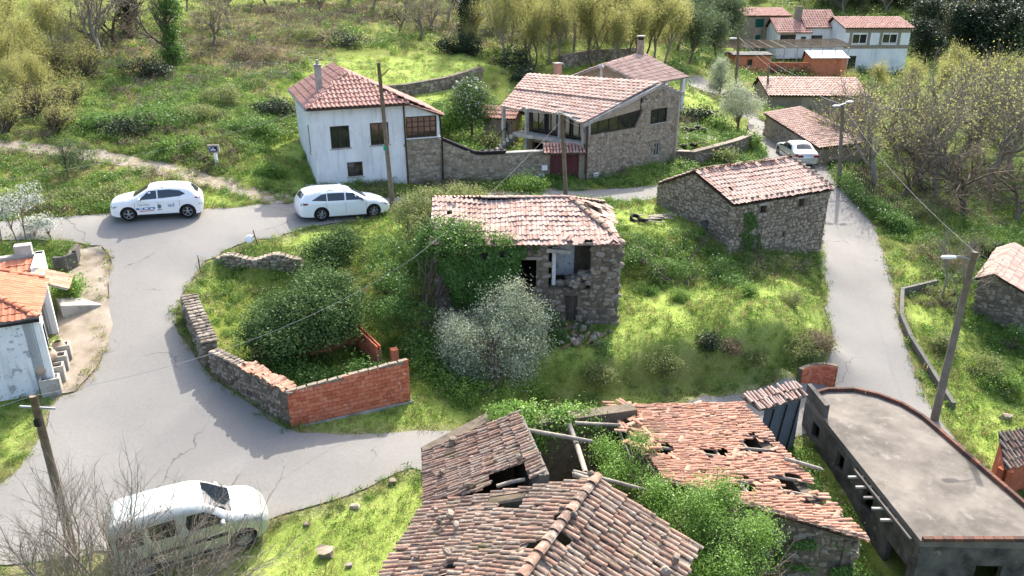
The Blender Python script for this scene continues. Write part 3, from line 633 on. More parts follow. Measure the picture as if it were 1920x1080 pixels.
# --- white two storey house above the road
e, n, q = loc((-10.81, 42.13), .37); w_, d_ = 5.06, 7.65; z0 = 3.0; ze = 8.36; zr = 9.72
t = thing('white_house', q(2.5, 3.5, 3.9), 'white plastered house with red hipped roof and grey chimney beside the grassy track', 'house')
op = [(.9, 1.95, 5.97, 7.2), (3.1, 4.15, 6.0, 7.24), (1.68, 2.55, 4.32, 5.14)]
wall_open('wall', M['plaster'], t, q(0, 0, 0), e, w_, .3, z0, lambda a: ze, op)
wall_open('wall', M['plaster'], t, q(0, d_, 0), -n, d_-.3, .3, z0, lambda a: ze, [(5.2, 5.8, 5.4, 7.0)])
wall_open('wall', M['plaster'], t, q(w_, .3, 0), n, d_-.3, .3, z0, lambda a: ze, []); wall_open('wall', M['plaster'], t, q(w_-.3, d_, 0), -e, w_-.6, .3, z0, lambda a: ze, [])
for o in op: window(t, q(0, 0, 0), e, *o, sill=True)
window(t, q(0, d_, 0), -n, 5.2, 5.8, 5.4, 7.0, cols=1)
oh = .28; hw = w_/2; k = (zr-ze)/hw; zl = ze-oh*k+.04
# lean-to glazed room on stone
st = Pool(); aw = 7.12; zz = lambda a: ze-k*(a-w_)*.8
wl = wall_open('wall', M['mortar_light'], t, q(w_+.003, .02, 0), e, aw-w_, .35, z0, lambda a: 6.18, [])
stones(st, q(w_, .02, 0), e, aw-w_, lambda a: 3.2, lambda a: 6.15, .26, 'stone_warm', seed=5)
mb = MB(); wallbox(mb, q(w_, 0, 0), e, aw-w_, .2, 7.45, (ze-.1, 7.62)); wallbox(mb, q(aw-.15, 0, 0), e, .15, .2, 6.24, 7.45); wallbox(mb, q(w_-.02, -.05, 0), e, aw-w_+.05, .3, 6.185, 6.24); mb.build('wall', M['plaster'], t)
window(t, q(0, 0, 0), e, w_+.12, aw-.18, 6.25, 7.43, cols=5, rows=4, fw=.05, sill=False)
mb = MB(); wallbox(mb, q(aw-.2, .3, 0), n, 5, .2, z0, 7.5); mb.build('wall', M['plaster'], t)
st.finish(wl, 'stone', 120)
FL, FR = q(-oh, -oh, zl), q(w_+oh, -oh, zl); BL = q(-oh, d_+oh, zl); TF = q(hw, hw, zr); TB = q(hw, d_+oh, zr)
deckL = slab(t, [BL, FL, q(hw, hw, zr+.0), TB], .1, 'roof_dark', 'roof'); wave_roof(deckL, BL, FL, q(hw, -oh, zr), TB, .24, .42, 'tile_red', lambda u, v: (d_+oh-(d_+2*oh)*u) > -oh+v*(hw+oh)-.1)
deckF = slab(t, [FL, FR, TF], .1, 'roof_dark', 'roof'); wave_roof(deckF, FL, FR, q(w_+oh, hw, zr), q(-oh, hw, zr), .24, .42, 'tile_red', lambda u, v: (-oh+(w_+2*oh)*u) > -oh+v*(hw+oh)-.1 and (-oh+(w_+2*oh)*u) < w_+oh-v*(hw+oh)+.1)
zl2 = zr-(aw+.2-hw)*(zr-7.55)/(aw-hw)
R_ = [q(aw+.2, -oh*.5, zl2), q(aw+.2, d_*.7, zl2), q(hw, d_*.7, zr+.01), q(hw, hw, zr+.01)]
dR = slab(t, [q(w_+oh, -oh, zl+.01), q(aw+.2, -oh*.5, zl2), q(aw+.2, d_*.7, zl2), q(hw, d_*.7, zr+.01), TF+np.array([0, 0, .01])], .1, 'roof_dark', 'roof'); wave_roof(dR, q(aw+.2, -.2, zl2), q(aw+.2, d_*.7, zl2), q(hw, d_*.7, zr), q(hw, -.2, zr), .24, .42, 'tile_red', lambda u, v: v < .44 or u*(d_*.7) > (v-.44)/.56*(hw+.2))
for a, b in ((FL, TF), (q(w_+.1, -oh, zl), TF), (TF, TB), (q(aw+.2, -oh*.6, zl2), q(w_+.1, -oh, zl+.02))): ridge_row(t, a, b, 'tile_red', .1)
mb = MB(); mb.bar(FL+np.array([*(-n*.06), -.06]), FR+np.array([*(-n*.06), -.06]), .1, .1); mb.build('gutter', M['brown_frame'], t)
mb = MB(); mb.bar(BL+np.array([*(-e*.05), -.06]), FL+np.array([*(-e*.05), -.06]), .1, .1); mb.build('gutter', M['grey_metal'], t)
mb = MB(); mb.tube([q(w_+.0, -.07, ze-.1), q(w_+.02, -.07, 5.5), q(w_+.06, -.07, 3.5)], .05, 6); mb.build('drainpipe', M['brown_frame'], t)
mb = MB(); mb.tube([q(aw, -.06, 7.5), q(aw+.1, -.06, 6.5), q(aw+.1, -.06, 3.6)], .045, 6); mb.build('drainpipe', M['black_metal'], t)
mb = MB(); mb.box(q(.85, 2.3, 9.45), (.34, .34, 1.5), .37); ch = mb.build('chimney', M['concrete'], t)
mb = MB(); mb.box(q(.85, 2.3, 10.23), (.46, .46, .06), .37); mb.build('chimney_cap', M['concrete'], ch)
mb = MB(); mb.tube([q(.85, 2.3, 10.24), q(.85, 2.3, 10.5)], .09, 8); mb.build('flue', M['grey_metal'], ch)
# --- boundary wall with tyres, gate
A0 = W(826, 345, 3.35)[:2]; A1 = W(1026, 339, 3.05)[:2]; ew = (A1-A0)/np.linalg.norm(A1-A0); Lw = np.linalg.norm(A1-A0)
zt0 = zat(*A0, 262); zt1 = zat(*(A0+ew*Lw*.33), 291); zt2 = zat(*A1, 284)
ztop = lambda a: float(np.interp(a, [0, Lw*.33, Lw], [zt0, zt1, zt2]))
t = thing('stone_boundary_wall', (*(A0+ew*Lw/2), 3.1), 'rough stone boundary wall between the white house and the maroon gate', 'wall')
wb = wall_open('wall_core', M['mortar_light'], t, A0, ew, Lw, .4, 2.6, ztop, [])
st = Pool(); stones(st, A0, ew, Lw, lambda a: 2.9, lambda a: ztop(a)-.02, .27, 'stone_warm', seed=8); st.finish(t, 'stone')
mb = MB(); wallbox(mb, A0+ew*Lw*.55-np.array([-ew[1], ew[0]])*.04, ew, Lw*.45, .48, (ztop(Lw*.55)+.003, zt2+.003), (ztop(Lw*.55)+.06, zt2+.06)); mb.build('coping', M['concrete'], t)
def tyre(p, r=.3, w=.2, ax='z', lab='', grp=None, tilt=None):
    mb = MB(); pr = [(r*.58, -w/2), (r*.9, -w/2), (r, -w*.3), (r, w*.3), (r*.9, w/2), (r*.58, w/2), (r*.52, 0), (r*.58, -w/2)]
    mb.lathe(pr, (0, 0, w/2), 20, 'z'); o = mb.build('tyre', M['rubber'], None, True); o.location = tuple(map(float, p)); tag(o, lab, 'tyre', grp)
    if tilt: o.rotation_euler = tilt
    return o
nw = np.array([-ew[1], ew[0]])
for i in range(4):
    f = .40+.055*i; p = A0+ew*Lw*f+nw*.2; tyre((*p, ztop(Lw*f)+.0), .33, .22, lab='black tyre lying flat on top of the stone boundary wall', grp='tyres on the boundary wall')
# old hose/tyre strips laid along the sloping wall top
mb = MB(); mb.tube([(*(A0+ew*Lw*f+nw*.15), ztop(Lw*f)+.09) for f in np.linspace(.0, .36, 9)], .13, 8); single('rubber_strip', mb.V, mb.F, M['rubber'], 'black rubber edging along the sloping top of the stone wall', 'edging', smooth=True)
# gate
G0 = A1+ew*.12; Lg = np.linalg.norm(np.array((4.57, 46.9))-A1)-.25; eg_ = (np.array((4.57, 46.9))-A1); eg_ = eg_/np.linalg.norm(eg_)
a0, zb = on_wall(G0, eg_, 1031, 343); a1, zt = on_wall(G0, eg_, 1086, 288)
t = thing('gate', (*(G0+eg_*(a0+a1)/2), zb), 'maroon double gate of vertical metal slats under a small tiled canopy', 'gate')
ng = np.array([-eg_[1], eg_[0]]); npl = 16
for i in range(npl):
    mb = MB(); ww = (a1-a0)/npl; wallbox(mb, G0+eg_*(a0+i*ww+.005)+ng*(.1+.012*(i % 2)), eg_, ww-.01, .04, zb-.1, zt); mb.build('slat', M['maroon'], t)
for a_ in (a0-.35, a1+.003):
    mb = MB(); wallbox(mb, G0+eg_*a_, eg_, .34, .4, zb-.3, zt+.1); mb.build('pillar', M['mortar_light'], t)
mb = MB(); mb.box((*(G0+eg_*(a0+a1)/2+ng*.05+eg_*-.1), (zb+zt)/2), (.06, .06, .06)); mb.build('handle', M['grey_metal'], t)
cz = zt+.12; ca, cb = a0-.45, a1+.35
S = [np.array([*(G0+eg_*ca-ng*.55), cz]), np.array([*(G0+eg_*cb-ng*.55), cz]), np.array([*(G0+eg_*cb+ng*.45), cz+.42]), np.array([*(G0+eg_*ca+ng*.45), cz+.42])]
dk = slab(t, S, .08, 'wood_dark', 'canopy'); pl = Pool(); tiles(pl, *S, .2, .36, 'barrel', 'tile_red', seed=4); pl.finish(dk, 'tile'); ridge_row(dk, S[3], S[2], 'tile_red', .1)
for (u, v, nm) in ((1014, 330, 'letter_box'), (1020, 314, 'meter_box'), (1115, 328, 'letter_box')):
    if u < 1100: aa, z_ = on_wall(A0, ew, u, v); pp = A0+ew*aa; nn_ = nw; ee = ew
    else: eq = np.array((11.24-4.57, 52.4-46.9)); eq = eq/np.linalg.norm(eq); aa, z_ = on_wall((4.57, 46.9), eq, u, v); pp = np.array((4.57, 46.9))+eq*aa; nn_ = np.array([-eq[1], eq[0]]); ee = eq
    mb = MB(); mb.box((*(pp-nn_*.09), z_), (.34, .12, .3), atan2(ee[1], ee[0]))
    o = single(nm, mb.V, mb.F, M['plastic_white'], {'letter_box1014': 'white letter box low on the boundary wall beside the gate', 'meter_box1020': 'white meter box on the boundary wall just above a letter box', 'letter_box1115': 'white letter box on the stone gable wall of the porch house'}[nm+str(u)], 'letter box' if nm[0] == 'l' else 'box')
    if nm == 'letter_box':
        mb = MB(); mb.box((*(pp-nn_*.155), z_+.05), (.22, .015, .04), atan2(ee[1], ee[0])); mb.build('slot', M['black_metal'], o)
# --- stone house with the long tiled porch roof
g0 = np.array((4.57, 46.9)); g1 = np.array((11.24, 52.4)); eg = (g1-g0)/np.linalg.norm(g1-g0); Lg = np.linalg.norm(g1-g0); ng = np.array([-eg[1], eg[0]])
R1 = P3(9.55, 51.1, 8.4); R0 = P3(1.1, 55.5, 8.4); E0 = P3(-.76, 51.2, 6.9); E1 = P3(3.14, 48.4, 6.9); V0 = P3(4.25, 46.55, 6.62); B1 = P3(11.5, 52.7, 7.5); B0 = P3(2.9, 57.1, 7.5)
t = thing('stone_house', (5.5, 51.5, 3.0), 'stone house with long pink tiled porch roof on grey pillars above the road', 'house')
a0, zb = on_wall(g0, eg, 1104, 249); a1, zb1 = on_wall(g0, eg, 1200, 243); _, ztl = on_wall(g0, eg, 1104, 233); _, ztr = on_wall(g0, eg, 1200, 206); zb = (zb+zb1)/2
wu0 = on_wall(g0, eg, 1219, 233); wu1 = on_wall(g0, eg, 1252, 201); wd0 = on_wall(g0, eg, 1225, 293); wd1 = on_wall(g0, eg, 1237, 266)
ap = 6.5; top = lambda a: float(np.interp(a, [0, a0, a0+.01, a1, a1+.01, ap, Lg], [zb, zb, zb, zb, np.interp(a1, [0, ap], [6.5, 8.3]), 8.28, 7.45]))
gw = wall_open('gable_wall', M['mortar_light'], t, g0, eg, Lg, .45, 2.2, top, [(wu0[0], wu1[0], wu0[1], wu1[1]), (wd0[0], wd1[0], wd0[1], wd1[1])])
skp = lambda a, z: (wu0[0]-.1 < a < wu1[0]+.1 and wu0[1]-.1 < z < wu1[1]+.1) or (wd0[0]-.1 < a < wd1[0]+.1 and wd0[1]-.1 < z < wd1[1]+.1)
st = Pool(); stones(st, g0, eg, Lg, lambda a: 2.5, lambda a: top(a)-.02, .27, 'stone_warm', seed=11, skip=skp); st.finish(gw, 'stone')
window(t, g0, eg, wu0[0], wu1[0], wu0[1], wu1[1], frame_m='black_metal', cols=2); window(t, g0, eg, wd0[0], wd1[0], wd0[1], wd1[1], frame_m='grey_metal', cols=2, gm='glass')
gp = lambda a, z, d=.12: (*(g0+eg*a+ng*d), z)
for i in range(5):
    aa, ab = a0+(a1-a0)*i/5, a0+(a1-a0)*(i+1)/5; za, zb_ = ztl+(ztr-ztl)*i/5, ztl+(ztr-ztl)*(i+1)/5
    obj('pane', [gp(aa+.04, zb+.04), gp(ab-.04, zb+.04), gp(ab-.04, zb_-.02), gp(aa+.04, za-.02)], [(0, 1, 2, 3)], M['glass'], t)
    mb = MB(); mb.bar(gp(ab, zb, .1), gp(ab, zb_, .1), .07, .07); mb.build('mullion', M['brown_frame'], t)
mb = MB(); mb.bar(gp(a0, zb+.03, .1), gp(a1, zb+.03, .1), .08, .06); mb.build('window_rail', M['brown_frame'], t)
rl = lambda a: float(np.interp(a, [0, ap], [6.5, 8.3]))-.05
mb = MB(); wallbox(mb, g0+eg*a0+ng*.1, eg, a1-a0, .2, (ztl-.01, ztr-.01), (max(rl(a0), ztl+.02), max(rl(a1), ztr+.02))); mb.build('gable_infill', M['stone_warm'], t)
mb = MB(); wallbox(mb, g0-ng*.1, eg, .16, .25, zb, V0[2]-.02); mb.build('pillar', M['concrete'], t)
mb = MB(); mb.tube([gp(-.12, 6.4, -.1), gp(-.1, 5, -.1), gp(-.1, 2.9, -.1)], .06, 6); mb.build('drainpipe', M['brown_frame'], t)
mb = MB(); mb.bar(V0+np.array([0, 0, -.14]), R1+np.array([*(-ng*.1), -.1]), .16, .2); mb.build('verge_beam', M['concrete'], t)
foot = [g1, np.array((3.3, 56.6)), np.array((1.2, 54.2)), np.array((.9, 51.4))]
for i, (a_, b_) in enumerate(zip(foot[:-1], foot[1:])):
    d = (b_-a_); L_ = np.linalg.norm(d); wall_open('wall', M['stone_warm'], t, a_, d/L_, L_, .35, 2.4, (lambda i: (lambda a: [7.2, 7.2, 6.9][i]))(i), [])
f1 = np.array((4.6, 47.5)); f0 = np.array((.9, 51.2)); ef = (f1-f0)/np.linalg.norm(f1-f0); Lf = np.linalg.norm(f1-f0)
wall_open('wall', M['stone_warm'], t, f0, ef, Lf, .3, 2.6, lambda a: 5.3, [(.6, 2.2, 2.6, 4.7), (2.8, 4.2, 2.6, 4.9)])
mb = MB(); wallbox(mb, f0+np.array([-ef[1], ef[0]])*.5, ef, Lf, .05, 2.6, 5.2); mb.build('shade_backing', M['void'], t)  # near-black sheet stands in for the shade under the porch
window(t, f0, ef, .0, 2.7, 5.42, 7.2, cols=5, frame_m='brown_frame', sill=False, fw=.06); window(t, f0, ef, 2.75, Lf-.1, 5.42, 7.0, cols=4, frame_m='brown_frame', sill=False, fw=.06)
PF = [(4.35, 46.9), (4.5, 47.4), (.75, 51.15), (.0, 50.35), (3.15, 48.0)]
mb = MB(); mb.prism(PF[::-1] if False else PF, 5.14, 5.36); mb.build('porch_floor', M['concrete'], t)
for (x, y, zb_, zt_) in ((-.55, 50.95, 3.2, 7.0), (.95, 49.9, 3.2, 7.0), (3.0, 48.45, 3.1, 7.0), (4.35, 47.0, 5.3, 6.8), (2.1, 49.0, 3.1, 5.2)):
    mb = MB(); mb.box((x, y, (zb_+zt_)/2), (.2, .2, zt_-zb_), .6); mb.build('pillar', M['concrete'], t)
for i in range(8):                                         # stair down to the yard with its railing
    mb = MB(); f = i/8; c_ = np.array((.1, 50.4))*(1-f)+np.array((-1.6, 51.4))*f; mb.box((*c_, 5.25-1.9*f-.1), (.32, .95, .2), -.53); mb.build('step', M['concrete'], t)
for i in range(9):
    f = i/8; c_ = np.array((.0, 49.9))*(1-f)+np.array((-1.75, 50.9))*f; mb = MB(); mb.tube([(*c_, 5.3-1.9*f), (*c_, 6.15-1.9*f)], .018, 4); mb.build('baluster', M['black_metal'], t)
mb = MB(); mb.tube([(0, 49.9, 6.15), (-1.75, 50.9, 4.25)], .03, 5); mb.build('handrail', M['black_metal'], t)
kp = lambda u, v: v > .16*min(u/.77, (1-u)/.23)-.02 and v < .56
dk = slab(t, [E0, E1, V0, R1, R0], .12, 'concrete', 'roof'); wave_roof(dk, E0, V0, R1, R0, .25, .42, 'tile_pink', kp, lift=.03); wave_roof(dk, E0, V0, R1, R0, .25, .42, 'tile_pink', lambda u, v: v > .5, lift=.11)
dk = slab(t, [B1, B0, R0, R1], .12, 'concrete', 'roof'); wave_roof(dk, B1, B0, R0, R1, .25, .42, 'tile_pink'); ridge_row(t, R0, R1, 'tile_red', .12)
# chimneys poking up behind the ridge belong to the house at the back
# --- house behind with its own roof and open pillared porch
t = thing('rear_house', (9.5, 61, 4.6), 'stone house with pale pink roof and tall round chimney behind the porch house', 'house')
AP = P3(6.61, 58, 8.82); RB = P3(10.6, 65.5, 8.95); ER = P3(14.1, 63.6, 7.25); EF = P3(9.6, 57.3, 7.45); EL = P3(3.0, 59.8, 7.2); ELb = P3(6.6, 67, 7.2)
dk = slab(t, [EF, ER, RB, AP], .1, 'concrete', 'roof'); wave_roof(dk, EF, ER, RB, AP, .25, .42, 'tile_pink')
dk = slab(t, [ELb, EL, AP, RB], .1, 'concrete', 'roof'); wave_roof(dk, ELb, EL, AP, RB, .25, .42, 'tile_pink'); ridge_row(t, AP, RB, 'tile_pink', .1)
d = np.array((9.0-3.4, 57.9-60.0)); L_ = np.linalg.norm(d); pent(t, (3.4, 60.0), d/L_, L_, .3, 4, 7.25, 8.7, L_*.58, 7.5, 'stone_warm')
d = np.array((13-9., 63-58.)); L_ = np.linalg.norm(d); wall_open('wall', M['stone_warm'], t, (8.2, 58.8), d/L_, L_, .3, 3.8, lambda a: 7.2, [(1, 2.6, 4.5, 6.5)])
for (x, y) in ((13.6, 63.2), (11.7, 60.4)):
    mb = MB(); mb.box((x, y, 5.4), (.28, .28, 3.7), .6); mb.build('pillar', M['plaster'], t)
mb = MB(); mb.tube([(10.3, 64.7, 8.5), (10.3, 64.7, 10.0)], [.33, .28], 12); ch = mb.build('chimney', M['mortar_light'], t)
mb = MB(); mb.tube([(10.3, 64.7, 10.0), (10.3, 64.7, 10.25)], .22, 12); mb.build('chimney_vent', M['black_metal'], ch); mb = MB(); mb.tube([(10.3, 64.7, 10.25), (10.3, 64.7, 10.34)], .36, 12); mb.build('chimney_cap', M['concrete'], ch)
t2 = thing('chimney', (3.1, 57.8, 8.0), 'square brick chimney with capped top behind the porch roof ridge', 'chimney')
mb = MB(); mb.box((3.3, 57.6, 7.9), (.42, .42, 2.0), .5); mb.build('stack', M['tile_red'], t2); mb = MB(); mb.box((3.3, 57.6, 8.94), (.6, .6, .08), .5); mb.build('cap', M['concrete'], t2)
t2 = thing('chimney', (6.1, 54.6, 7.9), 'thin metal flue with cowl beside the porch roof ridge', 'chimney')
mb = MB(); mb.tube([(6.1, 54.6, 7.4), (6.1, 54.6, 9.0)], .09, 8); mb.build('flue', M['grey_metal'], t2); mb = MB(); mb.lathe([(0, .3), (.2, .12), (.2, 0)], (6.1, 54.6, 8.95), 10); mb.build('cowl', M['grey_metal'], t2)
# small outbuilding beyond the stair
gable_house('garden_shed', 'small pale shed with tiled roof in the yard left of the porch stair', (-2.0, 55.2), (.95, -.3), 2.2, 2.0, 3.4, 5.6, 6.1, 'mortar_light', 'tile_red', [(1.3, 1.8, 4.6, 5.3)], 'shed')
# --- stone barn beside the right hand lane
e, n, q = loc((11.04, 37.34), .46); w_, d_, ze, zr, b1 = 6.68, 6.2, 4.33, 5.25, 3.0
t = thing('stone_barn', q(3.3, 3, 1.0), 'stone barn with pink tiled roof and two small windows beside the curving lane', 'barn')
wn = []
for (u0, v0, u1, v1) in ((1425, 401, 1438, 384), (1497, 388, 1509, 371), (1467, 446, 1471, 435)):
    a_, z_ = on_wall(q(0, 0, 0), e, u0, v0); b_, zz_ = on_wall(q(0, 0, 0), e, u1, v1); wn.append((a_, b_, z_, zz_))
fw_ = wall_open('front_wall', M['mortar'], t, q(0, 0, 0), e, w_, .5, -.6, lambda a: ze, wn)
sk = lambda a, z: any(o[0]-.08 < a < o[1]+.08 and o[2]-.08 < z < o[3]+.1 for o in wn)
st = Pool(); stones(st, q(0, 0, 0), e, w_, lambda a: .0, lambda a: ze-.03, .23, 'stone_warm', seed=21, skip=sk); st.finish(fw_, 'stone')
for o in wn[:2]:
    mb = MB(); wallbox(mb, q(o[0]-.15, -.05, 0), e, o[1]-o[0]+.3, .2, o[3]+.005, o[3]+.14); mb.build('lintel', M['concrete'], t)
mb = MB(); wallbox(mb, q(.5, .9, 0), e, w_-1, .1, 0, ze-.1); mb.build('shade_backing', M['void'], t)  # near-black sheet painted in as the dark of the barn inside
lw_ = pent(t, q(0, d_, 0), -n, d_-.5, .5, -.4, 3.9, zr-.02, d_-b1, ze, 'mortar', 'gable_wall')
st = Pool(); stones(st, q(0, d_, 0), -n, d_, lambda a: 1.6, lambda a: float(np.interp(a, [0, d_-b1, d_], [3.85, zr-.05, ze-.05])), .23, 'stone_warm', seed=22); st.finish(lw_, 'stone', 250)
pent(t, q(w_, .5, 0), n, d_-.5, .5, -.6, ze, zr-.02, b1-.5, 3.9, 'stone', 'gable_wall'); wall_open('back_wall', M['stone'], t, q(w_-.5, d_, 0), -e, w_-1, .5, 0, lambda a: 3.9, [])
S = [q(-.12, -.2, ze-.0), q(w_+.12, -.2, ze-.0), q(w_+.12, b1, zr+.08), q(-.12, b1, zr+.08)]
dk = slab(t, S, .05, 'roof_dark', 'roof', .1); sgf = lambda u, v: -.05*sin(u*pi)*sin(v*pi)+.03*(vnoise(np.array(u*6.), np.array(v*5.))-.5)
pl = Pool(); tiles(pl, *S, .235, .36, 'roman', 'tile_pink', seed=6, sag=sgf, rot=.03, drop=.004, hs=1.8); pl.finish(dk, 'tile')
S2 = [q(w_+.12, d_*.96, 4.0), q(-.12, d_*.96, 4.0), q(-.12, b1, zr+.08), q(w_+.12, b1, zr+.08)]; dk = slab(t, S2, .08, 'roof_dark', 'roof'); wave_roof(dk, *S2, .235, .36, 'tile_pink')
rg = np.random.default_rng(4); st = Pool()
for i in range(30):
    if rg.random() < .35: continue
    a_ = -.1+(w_+.2)*i/29; R = frame(np.array([*(e*.9), rg.normal(0, .2)]), np.array([*(n), -.3])); st.add(var_meshes(barrel, 1, M['tile_old'], 'tile')[0] if i == 0 else TV[('roman', 'tile_pink')][i % 4], R, q(a_, b1+rg.normal(0, .05), zr+.2), (.22, .42, .14))
st.finish(t, 'ridge_tile')
if 'stone' not in SV: SV['stone'] = var_meshes(rock, 8, M['stone'], 'stone')
st = Pool()
for i in range(17):
    st.add(SV['stone'][i % 8], np.eye(3), q(.1+w_*i/17+rg.normal(0, .08), -.02+abs(rg.normal(0, .06)), ze+.16), (rg.uniform(.12, .22), rg.uniform(.1, .18), .11))
for i in range(9): st.add(SV['stone'][i % 8], np.eye(3), q(w_, b1*i/9, ze+.22+(zr-ze)*i/9), (.18, .2, .12))
st.finish(t, 'weight_stone')
# --- ruined stone house in the middle
e, n, q = loc((-3.21, 30.49), -.01); w_, d_, ze, zr = 7.73, 5.93, 4.62, 5.72
t = thing('ruined_house', q(3.9, 3, .8), 'ruined stone house with broken wall, sagging old tile roof and ivy', 'ruin')
def rp(u0, v0, u1, v1):
    a_, z_ = on_wall(q(0, 0, 0), e, u0, v0); b_, zz_ = on_wall(q(0, 0, 0), e, u1, v1); return (a_, b_, z_, zz_)
o1 = rp(972, 548, 1006, 487); o2 = rp(1028, 542, 1110, 452); o3 = rp(1056, 606, 1083, 554)
opn = [o1, (o2[0], o2[1], o2[2], ze+.2), (o3[0], o3[1], .3, o3[3])]
fw_ = wall_open('front_wall', M['mortar'], t, q(0, 0, 0), e, w_, .5, -.2, lambda a: ze, opn)
edge_ = lambda z: .18*sin(z*7)+.1*sin(z*17+1)
sk = lambda a, z: (o1[0]-.05 < a < o1[1]+.05 and o1[2] < z < o1[3]+.05) or (o2[0]-.02 < a < o2[1]+.12*edge_(z) and o2[2]+.05*sin(a*9) < z) or (o3[0]-.06 < a < o3[1]+.06 and z < o3[3]+.05)
st = Pool(); stones(st, q(0, 0, 0), e, w_, lambda a: .3, lambda a: ze-.03, .27, 'stone', depth=.22, seed=31, skip=sk, proud=.045); st.finish(fw_, 'stone')
qs = Pool(); z_ = .35; i = 0; rg = np.random.default_rng(19)
while z_ < ze-.2:                                          # dressed corner stones
    h_ = rg.uniform(.24, .42); w2 = (.62, .36)[i % 2]*rg.uniform(.85, 1.15); qs.add(SV['stone'][i % 8], np.eye(3), q(w_-w2/2+.03, .17+.02*(i % 2), z_+h_/2), (w2, .46, h_*.97)); z_ += h_; i += 1
qs.finish(fw_, 'quoin')
rg = np.random.default_rng(9); st = Pool()
for i in range(90):                                        # tumbled stones in the breach
    a_ = rg.uniform(o2[0]+.55, o2[1]+.05); b_ = rg.uniform(-.08, .7); s_ = rg.uniform(.13, .34)
    st.add(SV['stone'][i % 8], frame(np.array([cos(i), sin(i), .2*sin(i*3)]), np.array([-sin(i), cos(i), .1])), q(a_, b_, o2[2]-.1+(a_-o2[0]-.5)*.42+rg.uniform(-.1, .3)-b_*.1), (s_*1.3, s_, s_*.8))
st.finish(t, 'rubble_stone')
for (P_, d, L_, zt_) in ((q(0, d_, 0), -n, d_-.5, lambda a: ze), (q(w_-.5, d_, 0), -e, w_-1, lambda a: ze)): wall_open('wall', M['mortar'], t, P_, d, L_, .5, 0, zt_, [])
rw = wall_open('side_wall', M['mortar'], t, q(w_, .5, 0), n, d_-.5, .5, -.2, lambda a: ze, [])
st = Pool(); stones(st, q(w_, 0, 0), n, d_, lambda a: .4, lambda a: ze-.03, .32, 'stone', seed=33); st.finish(rw, 'stone', 160)
st = Pool(); stones(st, q(0, d_, 0), -n, d_, lambda a: .9, lambda a: ze-.03, .32, 'stone', seed=34); st.finish(t, 'stone', 60)
mb = MB(); wallbox(mb, q(o2[0]+.4, 1.9, 0), e, .8, .15, 2.2, ze); mb.build('partition', M['plaster_peel'], t); mb = MB(); wallbox(mb, q(o2[0]+1.2, 1.95, 0), e, .9, .15, 2.0, ze-.1); mb.build('partition', M['mortar'], t)
mb = MB(); wallbox(mb, q(o2[0]+.32, .45, 0), n, .3, .16, 2.0, ze-.3); mb.build('partition', M['plaster_peel'], t)
mb = MB(); wallbox(mb, q(.5, 3.4, 0), e, w_-1, .1, .2, ze); mb.build('shade_backing', M['void'], t)  # near-black sheet gives the inside of the ruin its shade
mb = MB(); mb.box(q(3.8, 2.2, o2[2]-.15), (w_-1.1, 3.2, .12)); mb.build('floor', M['wood_dark'], t)
for i in range(5):                                         # plank door
    mb = MB(); ww = (o3[1]-o3[0])/5; wallbox(mb, q(o3[0]+i*ww+.006, .12+.01*(i % 2), 0), e, ww-.012, .04, .35+.05*((i*7) % 3), o3[3]-.04*((i*5) % 3)); d = mb.build('door_plank', M['wood_dark'], t)
mb = MB(); wallbox(mb, q(o3[0]-.2, -.04, 0), e, o3[1]-o3[0]+.5, .25, o3[3]+.005, o3[3]+.15); mb.build('lintel', M['stone'], t)
for (o, z_) in ((o1, o1[3]), ): mb = MB(); wallbox(mb, q(o[0]-.25, -.04, 0), e, o[1]-o[0]+.5, .3, z_+.005, z_+.13); mb.build('lintel', M['wood_old'], t)
mb = MB(); mb.bar(q(o2[0]-.1, .05, o2[3]-.42), q(o2[0]+.9, .08, o2[3]-.5), .16, .16); mb.build('lintel', M['concrete'], t)
mb = MB(); mb.bar(q(o2[0]-.3, -.1, ze-.06), q(o2[1]+.4, -.06, ze-.02), .12, .1); mb.build('roof_beam', M['wood_old'], t)
al, ar_ = -.35, 5.75; c00, c10, c11, c01 = q(-.2, -.3, ze-.02), q(w_+.15, -.3, ze-.02), q(w_+.15, d_/2, zr), q(al, d_/2, zr)
hipk = lambda u, v: (-.2+(w_+.35)*u) < w_+.15-v*(w_+.15-ar_)+.05
def sgr(u, v): return -.10*math.exp(-((u-.32)/.16)**2)*(.4+v)-.05*sin(v*pi)*sin(u*pi*2)**2+.05*(float(vnoise(np.array(u*9.), np.array(v*6.)))-.5)
hole = lambda u, v: not ((.70 < u < .84 and v < .09) or (.05 < u < .12 and .55 < v < .72 and (u*40) % 2 > 1) or (v < .05 and u > .9))
dk = slab(t, [c00+np.array([0, .25, .02]), q(w_*.66, -.05, ze+.02), q(w_*.66, .45, ze+.18), q(w_*.86, .45, ze+.18), q(w_*.86, -.05, ze+.02), c10+np.array([0, .25, .02]), q(ar_, d_/2, zr-.06), c01-np.array([0, 0, .06])], .05, 'roof_dark', 'roof', .2)
pl = Pool(); tiles(pl, c00, c10, c11, c01, .225, .33, 'roman', 'tile_pink', lambda u, v: hipk(u, v) and hole(u, v), sgr, .012, .03, .0, 41, 2.1); pl.finish(dk, 'tile')
hp = [q(w_+.15, -.3, ze), q(w_+.15, d_*.9, ze), q(ar_+.2, d_/2, zr)]
dk2 = slab(t, [hp[0]+np.array([-.3, .3, 0]), hp[1]+np.array([-.3, 0, 0]), hp[2]+np.array([-.2, 0, -.1])], .07, 'roof_dark', 'roof')
pl = Pool(); tiles(pl, hp[0], hp[1], q(ar_, d_, zr), q(ar_, -.3, zr), .225, .36, 'roman', 'tile_pink', lambda u, v: v*.5 < u < 1-v*.5 and vnoise(np.array(u*5.+3), np.array(v*4.)) > .42, None, .03, .1, .05, 43); pl.finish(dk2, 'tile')
